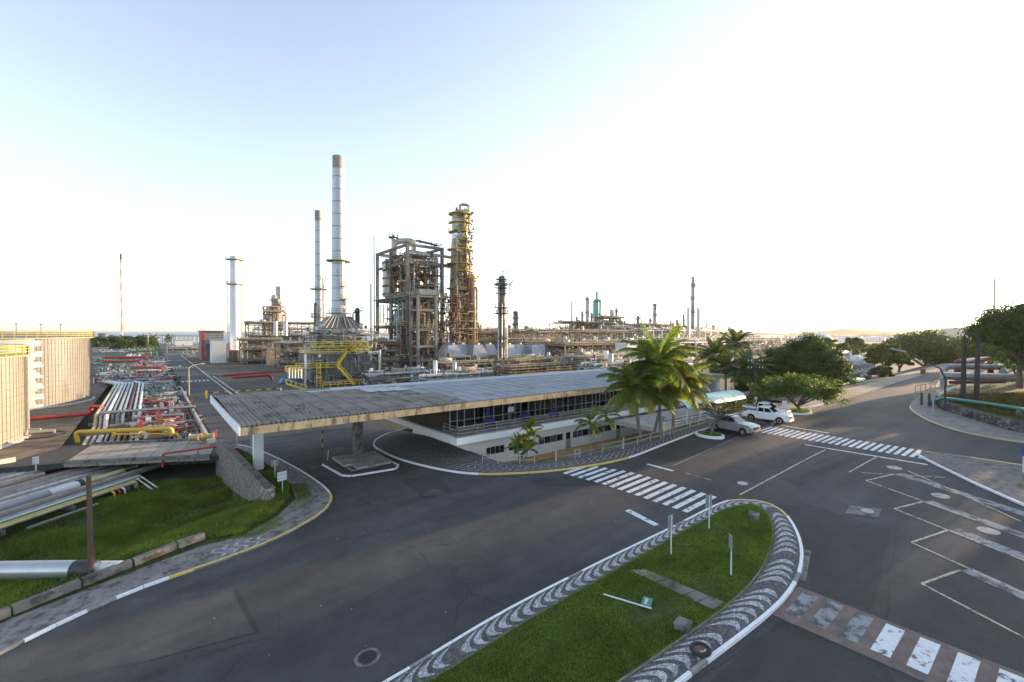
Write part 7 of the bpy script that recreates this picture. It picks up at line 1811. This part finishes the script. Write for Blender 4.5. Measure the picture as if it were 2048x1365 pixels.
def palm(label, base, top, L, n, kind, seed, r=.16, group=None, name='palm_tree'):
    R = random.Random(seed); base, top = Vector(base), Vector(top)
    t = thing(name, label, 'palm', base, group)
    bend = Vector((R.uniform(-.4, .4), R.uniform(-.4, .4), 0))
    MB().tube([base - Vector((0, 0, .3)), base.lerp(top, .35) + bend * .6, base.lerp(top, .7) + bend * .5, top], [r * 1.25, r, r * .9, r * .8], 9).build('trunk', M_pbark, t, smooth=True)
    F = fronds(kind, L)
    for i in range(n):
        rank = i / n; v = min(6, int(rank * 5.8 + R.uniform(0, 1.3))); az = i * 2.39996 + R.uniform(-.25, .25); s = R.uniform(.85, 1.1)
        piece('frond', F[v], None, top + Vector((0, 0, .1 - .25 * rank)), t, (R.uniform(-.12, .12), R.uniform(-.12, .12), az), (s, s, s))
    return t
def ptop(x, y, v): return VP(x, y, v)
b = G(1285, 887); palm('front coconut palm of the near cluster, left and lowest', b, ptop(1274, 778, b.y), 4.2, 34, 'near', 1)
b = G(1322, 880); palm('tallest coconut palm in the middle of the near cluster', b, ptop(1318, 728, b.y), 4.7, 38, 'near', 2)
b = G(1346, 872); palm('right-hand coconut palm of the near cluster leaning toward the pickups', b, ptop(1352, 770, b.y), 4.4, 34, 'near', 3)
b = G(1326, 882); palm('short coconut palm tucked behind the front one of the cluster', b + Vector((1.2, 2.2, -.5)), ptop(1330, 765, b.y + 2.5), 4.0, 28, 'near', 4)
b = G(1183, 918); palm('slim young palm left of the pair before the lower windows', b, ptop(1180, 846, b.y), 1.7, 10, 'thin', 5, .05)
b = G(1202, 915); palm('slim young palm right of the pair before the lower windows', b, ptop(1212, 832, b.y), 1.7, 9, 'thin', 6, .05)
b = G(1050, 927) + Vector((.4, 1, -.3)); bp_l = thing('bushy_palm', 'bushy clumping palm beside the pavement railing', 'palm', b)
R_ = random.Random(9)
for k, (x, y) in enumerate([(1048, 888), (1060, 872), (1036, 895), (1056, 900), (1061, 856)]):
    tp_ = ptop(x, y, b.y); bb = b + Vector((R_.uniform(-.4, .4), R_.uniform(-.4, .4), 0)); MB().tube([bb, bb.lerp(tp_, .6), tp_], [.06, .05, .04], 6).build('stem', M_pbark, bp_l, smooth=True)
    for i in range(9): piece('frond', fronds('thin', 1.7)[min(6, int(i * .6))], None, tp_, bp_l, (R_.uniform(-.2, .2), R_.uniform(-.2, .2), i * 2.4 + k), (.85, .85, .85))
for i, (x, y, dist, L, lab) in enumerate([(1430, 712, 88, 4.6, 'tall far palm left of the pair beyond the gatehouse end'), (1471, 690, 98, 4.4, 'tallest far palm beyond the gatehouse end'), (1498, 742, 78, 4.4, 'drooping dark palm right of the gatehouse end'), (1535, 742, 84, 4.0, 'half hidden palm left of the big round tree'), (1452, 738, 82, 4.0, 'low dark palm close to the gatehouse end wall')]):
    tp_ = DP(x, y, dist); palm(lab, (tp_.x + .4, tp_.y, g(tp_.x, tp_.y) - .5), tp_, L, 32, 'far', 20 + i, .2, 'palms beyond the gatehouse')
for i, (x, y, dist, h) in enumerate([(301, 690, 260, 9), (306, 679, 300, 9), (337, 680, 330, 8), (262, 690, 280, 6)]):
    tp_ = DP(x, y, dist); palm(['sunlit palm beside the far end of the pipe lane', 'taller palm behind the sunlit one at the lane end', 'small lone palm at the seaward end of the plant road', 'yellowish small palm left of the lane end'][i], (tp_.x, tp_.y, -.5), tp_, 5.0 if i < 3 else 4, 18, 'far', 40 + i, .25, 'palms near the shore')

def leaves(mesh_name, pts, nrm, size, R, m, jitter=.9):
    """many small leaf faces at pts, tilted about nrm"""
    n = len(pts); rs = np.random.RandomState(R)
    d = nrm + rs.normal(0, jitter, (n, 3)); d /= np.linalg.norm(d, axis=1, keepdims=True) + 1e-9
    a = np.cross(d, rs.normal(0, 1, (n, 3))); a /= np.linalg.norm(a, axis=1, keepdims=True) + 1e-9; b = np.cross(d, a)
    s = size * rs.uniform(.6, 1.35, (n, 1))
    v = np.empty((n, 4, 3)); v[:, 0] = pts - a * s; v[:, 1] = pts + b * s * .45; v[:, 2] = pts + a * s; v[:, 3] = pts - b * s * .45
    me = bpy.data.meshes.new(mesh_name); me.vertices.add(4 * n); me.vertices.foreach_set('co', v.ravel()); me.loops.add(4 * n); me.polygons.add(n)
    me.loops.foreach_set('vertex_index', np.arange(4 * n, dtype=np.int32)); me.polygons.foreach_set('loop_start', np.arange(0, 4 * n, 4, dtype=np.int32))
    me.update(calc_edges=True); me.validate(); me.materials.append(m); return me
def crown_pts(R, rad3, nclump, per, cs, flat=0.0, core=.55):
    rs = np.random.RandomState(R); P = []; N = []
    for k in range(nclump):
        d = rs.normal(0, 1, 3); d /= np.linalg.norm(d)
        if d[2] < -.35: d[2] *= -.4
        rr = core + (1 - core) * rs.rand() ** .5
        if flat: d[2] = abs(d[2]) * .6 + .2
        c = d * rad3 * rr * (1 + .12 * math.sin(3 * d[0] * 4 + R) + rs.uniform(-.1, .1)); c2 = cs * rs.uniform(.6, 1.25)
        m = int(per * rs.uniform(.7, 1.3)); q = rs.normal(0, 1, (m, 3)); q /= np.linalg.norm(q, axis=1, keepdims=True); q *= (rs.rand(m, 1) ** .4)
        q[:, 2] *= .6 if not flat else .28
        P.append(c + q * c2); N.append(q * .8 + d * .6 + np.array([0, 0, .35]))
    return np.concatenate(P), np.concatenate(N)
def tree(label, base, ctr, rad3, nclump, per, cs, leaf, m, seed, trunk_r=.3, flat=0.0, group=None, name='tree', limbs=6, core=.55):
    base, ctr = Vector(base), Vector(ctr); t = thing(name, label, 'tree', base, group)
    P, N = crown_pts(seed, np.array(rad3), nclump, per, cs, flat, core)
    off = np.array(ctr) - np.array(base)
    me = leaves('crown', P + off, N, leaf, seed, m)
    o = bpy.data.objects.new('crown', me); COL.objects.link(o); o.parent = t; tag(o, kind='stuff')
    R = random.Random(seed); f = base.lerp(ctr - Vector((0, 0, rad3[2] * .7)), .85)
    MB().tube([base - Vector((0, 0, .4)), base.lerp(f, .5) + Vector((R.uniform(-.2, .2), R.uniform(-.2, .2), 0)), f], [trunk_r * 1.25, trunk_r, trunk_r * .85], 9).build('trunk', M_bark, t, smooth=True)
    for k in range(limbs):
        a = 2 * PI * k / limbs + R.uniform(-.4, .4); e = ctr + Vector((rad3[0] * .7 * math.cos(a), rad3[1] * .7 * math.sin(a), rad3[2] * R.uniform(-.2, .5)))
        mid = f.lerp(e, .5) + Vector((R.uniform(-.3, .3), R.uniform(-.3, .3), R.uniform(-.2, .5))); MB().tube([f - Vector((0, 0, .2)), mid, e], [trunk_r * .65, trunk_r * .35, trunk_r * .1], 6).build('limb', M_bark, t, smooth=True)
    return t
def tree_px(label, x, y, dist, w, h, m, seed, base_z=None, **k):
    """crown centred on the line of sight through (x, y), w by h pixels as seen, at a distance"""
    c = DP(x, y, dist); s = pxm(dist); a, b = w / 2 * s, h / 2 * s
    bz = g(c.x, c.y) if base_z is None else base_z
    kw = dict(nclump=110, per=150, cs=max(.7, a * .3), leaf=max(.16, dist * .0026), trunk_r=.3); kw.update(k)
    return tree(label, (c.x, c.y, bz), c, (a, a, b), leaf=kw.pop('leaf'), nclump=kw.pop('nclump'), per=kw.pop('per'), cs=kw.pop('cs'), m=m, seed=seed, **kw)
tree_px('large dense round tree standing beyond the white pickup', 1617, 737, 84, 120, 122, M_leaf, 1, nclump=230, per=190, trunk_r=.45)
tree_px('dense dark tree joining the left of the large round tree', 1560, 742, 90, 84, 90, M_leaf, 2, nclump=140, per=170)
tree_px('low dark tree filling the gap behind the drooping palm', 1522, 772, 86, 90, 60, M_leaf, 3, nclump=110, per=160)
b = BED2; c = VP(1594, 784, b.y); tree('feathery spreading tree in the white-edged bed', (b.x, b.y, b.z + .2), c, (5.0, 5.0, 2.3), 150, 90, .95, .16, M_leaf2, 4, .2, 0, limbs=10, core=.25)
b = BED1; c = VP(1440, 820, b.y); tree('sparse twisted little tree beside the silver pickup', (b.x, b.y, b.z + .25), c, (3.0, 3.0, .8), 60, 22, .5, .12, M_leaf3, 5, .17, 1.0, limbs=12, core=.35)
tree_px('large spreading tree on the far left of the road, farther along', 1852, 708, 150, 132, 76, M_leaf, 6, nclump=200, per=170, trunk_r=.5)
tree_px('medium round tree left of the far spreading tree', 1772, 716, 125, 56, 56, M_leaf2, 7, nclump=110)
tree_px('small round tree between the medium and far spreading trees', 1800, 722, 130, 36, 36, M_leaf2, 8, nclump=40)
tree_px('dark rounded shrub at the far roadside', 1765, 746, 108, 34, 28, M_leaf, 9, nclump=40)
tree_px('hazy mid-green tree behind the far spreading tree', 1918, 714, 170, 90, 64, M_leaf2, 10, nclump=120)
tree_px('sunlit tree left of the big hillside tree', 1960, 712, 120, 64, 50, M_leaf2, 11, nclump=70)
tree_px('big overhanging tree at the right edge above the hillside', 2042, 668, 62, 150, 112, M_leaf, 12, nclump=260, per=190, trunk_r=.28, base_z=6.5)
tree_px('second hillside tree at the right edge, lower and further back', 2052, 712, 95, 100, 60, M_leaf, 13, nclump=90, base_z=6)
tree_px('hazy round tree among the far storage tanks', 1708, 688, 210, 34, 24, M_leaf2, 14, nclump=40)
tree_px('small hazy tree beside the dome tank', 1652, 695, 190, 36, 36, M_leaf2, 15, nclump=40)
tree_px('low hazy tree left of the hazy round tree', 1684, 700, 190, 36, 20, M_leaf2, 16, nclump=30)
for i, (x, y, w, h, d) in enumerate([(232, 688, 74, 24, 420), (268, 684, 70, 26, 430), (205, 695, 44, 20, 400), (287, 690, 30, 22, 400), (252, 696, 40, 16, 360), (190, 684, 30, 20, 440)]):
    tree_px(['leftmost broad crown', 'tallest broad crown', 'low shoreside bush', 'rounded crown beside the pole', 'low rounded bush', 'small outlying crown'][i] + ' in the shoreside grove near the flare stack', x, y, d, w, h, M_leaf, 60 + i, nclump=40, per=90, group='shoreside grove', base_z=-.5)
# trees that stand just out of view on the right hillside and shade the junction
for i, (u, v, a, h) in enumerate([(88, -9, 6.5, 10), (98, -20, 7, 11), (112, -6, 7, 12), (80, -26, 6, 10), (126, -17, 8, 12), (104, -34, 7, 11), (97, 0, 6, 10), (112, 3, 5, 11), (84, -18, 6, 9)]):
    z = hill_z(u, v) - .3
    tree('dense tree on the hilltop beyond the right edge of the picture', (u, v, z), (u, v, z + h * .54), (a, a, h * .52), 120, 130, a * .32, .24, M_leaf, 80 + i, .35, group='hilltop trees')
# hedge and low shrubs by the walkway
for i, (u, v, a, h) in enumerate([(60, 29.2, 1.6, .7), (63.5, 29.4, 1.8, .8), (67, 29.8, 1.8, .9), (70.5, 30.4, 2.0, 1.2), (74, 31, 2.2, 1.3)]):
    z = g(u, v); P, N = crown_pts(100 + i, np.array([a, .9, h]), 24, 70, .45); me = leaves('shrub', P + np.array([0, 0, h * .6]), N, .1, i, M_leaf2 if i % 2 else M_leaf)
    o = bpy.data.objects.new('shrub', me); COL.objects.link(o); o.location = (u, v, z)
    tag(o, ['first', 'second', 'third', 'fourth', 'fifth'][i] + ' shrub from the white pickup along the slope', 'shrub', 'shrubs along the slope', 'thing')

# ---------------------------------------------------------------- grass
def in_poly(pts, poly):
    x, y = pts[:, 0], pts[:, 1]; ins = np.zeros(len(pts), bool); k = len(poly); j = k - 1
    for i in range(k):
        xi, yi = poly[i]; xj, yj = poly[j]; c = ((yi > y) != (yj > y)) & (x < (xj - xi) * (y - yi) / (yj - yi + 1e-12) + xi); ins ^= c; j = i
    return ins
def noise2(p, s, seed):
    rs = np.random.RandomState(seed); out = np.zeros(len(p))
    for k in range(6):
        a = rs.uniform(0, 2 * PI); f = s * rs.uniform(.6, 1.8); out += np.sin((p[:, 0] * math.cos(a) + p[:, 1] * math.sin(a)) * f + rs.uniform(0, 6))
    return out / 3.0
def grass(name, label, poly, zf, dens, h, w, m, seed, thresh=-2.0, nscale=.9, near=None):
    rs = np.random.RandomState(seed); lo = np.min(poly, 0); hi = np.max(poly, 0); n = int((hi[0] - lo[0]) * (hi[1] - lo[1]) * dens)
    p = lo + rs.rand(n, 2) * (hi - lo); p = p[in_poly(p, poly)]; nz = noise2(p, nscale, seed); keep = nz + rs.normal(0, .3, len(p)) > thresh; p = p[keep]; nz = nz[keep]
    n = len(p); z = np.array([zf(a, b) for a, b in p]); a = rs.uniform(0, 2 * PI, n); hh = h * rs.uniform(.45, 1.3, n) * (1 + .3 * nz); le = hh * rs.uniform(.2, .9, n); la = rs.uniform(0, 2 * PI, n)
    v = np.empty((n, 3, 3)); dx, dy = np.cos(a) * w / 2, np.sin(a) * w / 2
    v[:, 0] = np.stack([p[:, 0] - dx, p[:, 1] - dy, z], 1); v[:, 1] = np.stack([p[:, 0] + dx, p[:, 1] + dy, z], 1); v[:, 2] = np.stack([p[:, 0] + np.cos(la) * le, p[:, 1] + np.sin(la) * le, z + hh], 1)
    me = bpy.data.meshes.new(name); me.vertices.add(3 * n); me.vertices.foreach_set('co', v.ravel()); me.loops.add(3 * n); me.polygons.add(n)
    me.loops.foreach_set('vertex_index', np.arange(3 * n, dtype=np.int32)); me.polygons.foreach_set('loop_start', np.arange(0, 3 * n, 3, dtype=np.int32)); me.update(calc_edges=True); me.materials.append(m)
    o = bpy.data.objects.new(name, me); COL.objects.link(o); return tag(o, label, 'grass', kind='stuff')
path_q = uv([(1262, 1148), (1290, 1146), (1450, 1214), (1428, 1228)])
mg = [p for p in med_i if p[0] > 4]
def mz(x, y): return g(x, y) + .155
grass('median_grass', 'short green lawn covering the median strip', mg, mz, 900, .085, .03, M_grass, 1, -.85, 1.1)
bp2 = [(8.2, 56), (9.0, 49.5), (9.3, 43), (8.6, 39.4), (6.8, 36.8), (4.6, 35.2), (2.4, 36.3), (-1, 35.3), (-5.5, 33.6), (-12, 30), (-14, 46), (-6, 56), (0, 60), (5.2, 57.5)]
grass('bank_grass', 'lush long green grass on the bank above the pipe ditch', bp2, lambda x, y: bank_z(x, y) + .05, 460, .3, .05, M_grass, 2, -.5, .8)
grass('verge_weeds', 'sparse weeds growing through the left pavement', [(9.4, 43), (9.2, 39.2), (7.0, 36.4), (4.8, 34.8), (3.5, 35.0), (5, 33.9), (8, 34.6), (10, 37), (10.5, 42)], lambda x, y: g(x, y) + .11, 320, .1, .04, M_grass, 3, .1, 1.1)
hp = [(70.9, -12)] + [(a + .8, b - .4) for a, b in WALL[1:]] + [(100, 13.4), (100, -12)]
grass('hillside_grass', 'dry short grass on the shaded right hillside', hp, lambda x, y: hill_z(x, y) - .02, 60, .3, .12, M_grass_d, 4, -1.0, .4)
grass('path_bank_weeds', 'weeds on the bank between pavement and sunken path', [(27, 33.4), (30, 31.4), (36, 29.2), (47, 28.2), (58, 28.2), (58, 35), (44, 35.5), (32, 35.9), (27.5, 35.5)], lambda x, y: b2(x, y), 60, .18, .07, M_grass, 5, .0, .8)
grass('lane_weeds', 'weeds growing among the pipes of the lane', [(0, 84), (4.4, 84), (4.4, 118), (-.5, 118)], lambda x, y: -.98, 70, .5, .12, M_grass, 6, .2, .4)
grass('bed_grass', 'green grass in the tree bed beside the silver pickup', [(BED1.x + .8 * math.cos(2 * PI * i / 14), BED1.y + 1.25 * math.sin(2 * PI * i / 14)) for i in range(14)], lambda x, y: g(x, y) + .29, 300, .12, .05, M_grass, 7)
grass('bed_weeds', 'yellow green weeds in the tree bed beyond the white pickup', [(BED2.x + 1.8 * math.cos(2 * PI * i / 14), BED2.y + 1.1 * math.sin(2 * PI * i / 14)) for i in range(14)], lambda x, y: g(x, y) + .29, 150, .25, .08, M_grass, 8)

# scattered scrub trees on the far plain
R_ = random.Random(17)
spots = [(1668, 698, 230), (1690, 706, 200), (1722, 696, 300), (1738, 701, 260), (1752, 694, 340), (1790, 697, 320), (1812, 694, 380), (1880, 690, 420), (1905, 688, 460), (1935, 692, 400), (1640, 690, 380), (1600, 694, 330), (1578, 690, 380), (1970, 690, 380)]
lab_ = ['beside the dome tank', 'left of the pipe bridge', 'above the pipe bridge', 'right of the pipe bridge', 'above the medium round tree', 'left of the far spreading tree', 'behind the far spreading tree', 'right of the far spreading tree', 'below the hazy block building', 'beneath the hazy block building', 'left of the dome tank', 'above the large round tree', 'behind the large round tree top', 'behind the dark posts']
for i, (x, y, d) in enumerate(spots):
    tree_px('small hazy scrub tree ' + lab_[i], x, y, d, R_.uniform(24, 44), R_.uniform(12, 20), M_leaf2, 140 + i, nclump=36, per=80, group='scrub trees on the far plain', base_z=-.9)
# ---------------------------------------------------------------- far background
M_ftank = mat('far_tank_white', (.72, .73, .74), .6, var=.06, scale=.02)
def ftank(label, x, w, y, dist, dome=0.0, m=None, wall=0):
    c = at(x, dist); r = w / 2 * pxm(dist); h = zy(x, y, dist); t = thing('storage_tank', label, 'tank', (c.x, c.y, 0), 'far storage tanks')
    prof = [(r, 0), (r, h)] + ([(r * .85, h + r * .2 * dome), (r * .5, h + r * .36 * dome), (.05, h + r * .42 * dome)] if dome else [(.05, h + r * .06)])
    MB().lathe((c.x, c.y, -1), [(a, b + 1 if b else 0) for a, b in prof], 28).build('shell', m or M_ftank, t, smooth=True)
    MB().lathe((c.x, c.y, h), [(r * 1.01, -.3), (r * 1.02, .0), (r * .99, .1)], 28).build('rim', M_steel_l, t)
    a = TO_CAM(c) + .5; ladder(t, (c.x + (r + .3) * math.cos(a), c.y + (r + .3) * math.sin(a)), 0, h, M_steel_l, 1.2, False, .25, (math.cos(a), math.sin(a)))
ftank('white dome-roofed tank above the large round tree', 1641, 44, 682, 420, 1.6)
names = ['first', 'second', 'third', 'fourth', 'fifth', 'sixth', 'seventh', 'eighth', 'ninth', 'tenth']
for i, (x, w, y, d) in enumerate([(1438, 36, 674, 900), (1500, 34, 672, 950), (1548, 50, 672, 900), (1600, 44, 673, 980), (1699, 40, 673, 900), (1748, 36, 674, 900), (1788, 22, 674, 850), (1822, 34, 675, 880), (1470, 24, 676, 800), (1865, 30, 676, 900)]):
    ftank(f'{names[i]} listed low white tank on the hazy right skyline', x, w, y, d)
# each is told apart by what it stands beside
labs = ['low white tank on the skyline just right of the short dark column', 'low white tank on the skyline above the tallest far palm', 'broad low white tank left of the dome-roofed tank', 'low white tank half behind the dome-roofed tank', 'broad white tank right of the dome-roofed tank', 'white tank above the medium round tree', 'narrow white tank between two wider ones above the road bend', 'white tank left of the far spreading tree', 'small white tank above the low dark palm', 'white tank half hidden by the far spreading tree']
k = 0
for o in list(bpy.data.objects):
    if o.get('label', '').endswith('listed low white tank on the hazy right skyline'): o['label'] = labs[k]; k += 1
ftank('pale flat-roofed tank right of the dark bristling column', 1070, 46, 665, 420)
ftank('pale flat-roofed tank hidden behind the far racks', 1110, 40, 667, 500)
house('block', 'pale block building hazy above the trees at right', 1936, 1956, 657, 690, 700, 30, M_conc_w, M_conc_w, 'building', .1)
house('block', 'long pale warehouse on the hazy right skyline', 1520, 1560, 673, 690, 700, 40, M_conc_w, M_steel_l, 'building', .3)
house('warehouse', 'low white shed at the seaward end of the plant road', 350, 385, 681, 690, 420, 14, M_whp, M_steel_l, 'building', .5)
house('tower_block', 'small dark tower block beyond the large beige tank', 196, 211, 668, 690, 520, 10, M_furn, M_dark, 'building', .2)
# hills
M_hill = mat('far_hill_scrub', (.07, .085, .04), .95, var=.3, scale=.004)
def ridge(name, xs, dist, depth, m, base=-5):
    """a far hill with a given skyline, in pixels, built as a solid ridge at its true distance"""
    mb = MB(); vs = []; fs = []
    for x, y in xs:
        top = DP(x, y, dist); d = Vector((top.x, top.y, 0)).normalized(); f = DP(x, 690, dist * .9); b_ = top + d * depth
        vs += [(f.x, f.y, base), (top.x - d.x * depth * .3, top.y - d.y * depth * .3, base + (top.z - base) * .55), (top.x, top.y, top.z), (b_.x, b_.y, base)]
    for i in range(len(xs) - 1):
        for j in range(3): fs.append((4 * i + j, 4 * i + 4 + j, 4 * i + 5 + j, 4 * i + 1 + j))
    mb.add(vs, fs); return tag(mb.build(name, m, None, smooth=True), kind='structure')
R_ = random.Random(3)
def skyline(x0, x1, f, n): return [(x0 + (x1 - x0) * i / n, f(x0 + (x1 - x0) * i / n) + R_.uniform(-1.0, 1.0)) for i in range(n + 1)]
ridge('far_hills', skyline(1380, 2250, lambda x: 664 - 7 * math.exp(-((x - 1870) / 160) ** 2) - 4 * math.exp(-((x - 1700) / 60) ** 2) - 2 * math.sin(x / 37), 90), 3200, 900, M_hill)
ridge('near_hills', skyline(1400, 2250, lambda x: 669 - 4 * math.exp(-((x - 1800) / 120) ** 2) - 1.2 * math.sin(x / 23), 90), 1900, 500, M_hill)
ridge('island_hill', skyline(1062, 1140, lambda x: 668 - 12 * math.exp(-((x - 1095) / 20) ** 2) - 2 * math.exp(-((x - 1120) / 12) ** 2), 24), 4200, 800, M_hill, -4)
# pier on the sea
pi_ = thing('pier', 'long low pier on piles standing in the sea beyond the road', 'pier', (at(350, 700).x, at(350, 700).y, -3))
a, b = at(300, 700), at(405, 690)
zz = zy(350, 672, 700)
MB().bar((a.x, a.y, zz), (b.x, b.y, zz), 4, 1.2).build('deck', M_conc, pi_)
for k in range(13): q = a.lerp(b, k / 12); MB().tube([(q.x, q.y, -5), (q.x, q.y, zz - .6)], .8, 6).build('pile', M_conc_w, pi_)
# ---------------------------------------------------------------- haze
hz = bpy.data.materials.new('haze_air'); hz.use_nodes = True
hn, hl = hz.node_tree.nodes, hz.node_tree.links
hn.remove(hn['Principled BSDF'])
pv = hn.new('ShaderNodeVolumePrincipled'); pv.inputs['Density'].default_value = HAZE; pv.inputs['Color'].default_value = (.95, .93, .9, 1); pv.inputs['Anisotropy'].default_value = .45
hl.new(pv.outputs['Volume'], hn['Material Output'].inputs['Volume'])
hb = MB().box(-9000, 16000, -4000, 16000, -12, 120).build('haze', hz); tag(hb, 'thin pale haze lying over the whole plant', 'haze', kind='stuff')
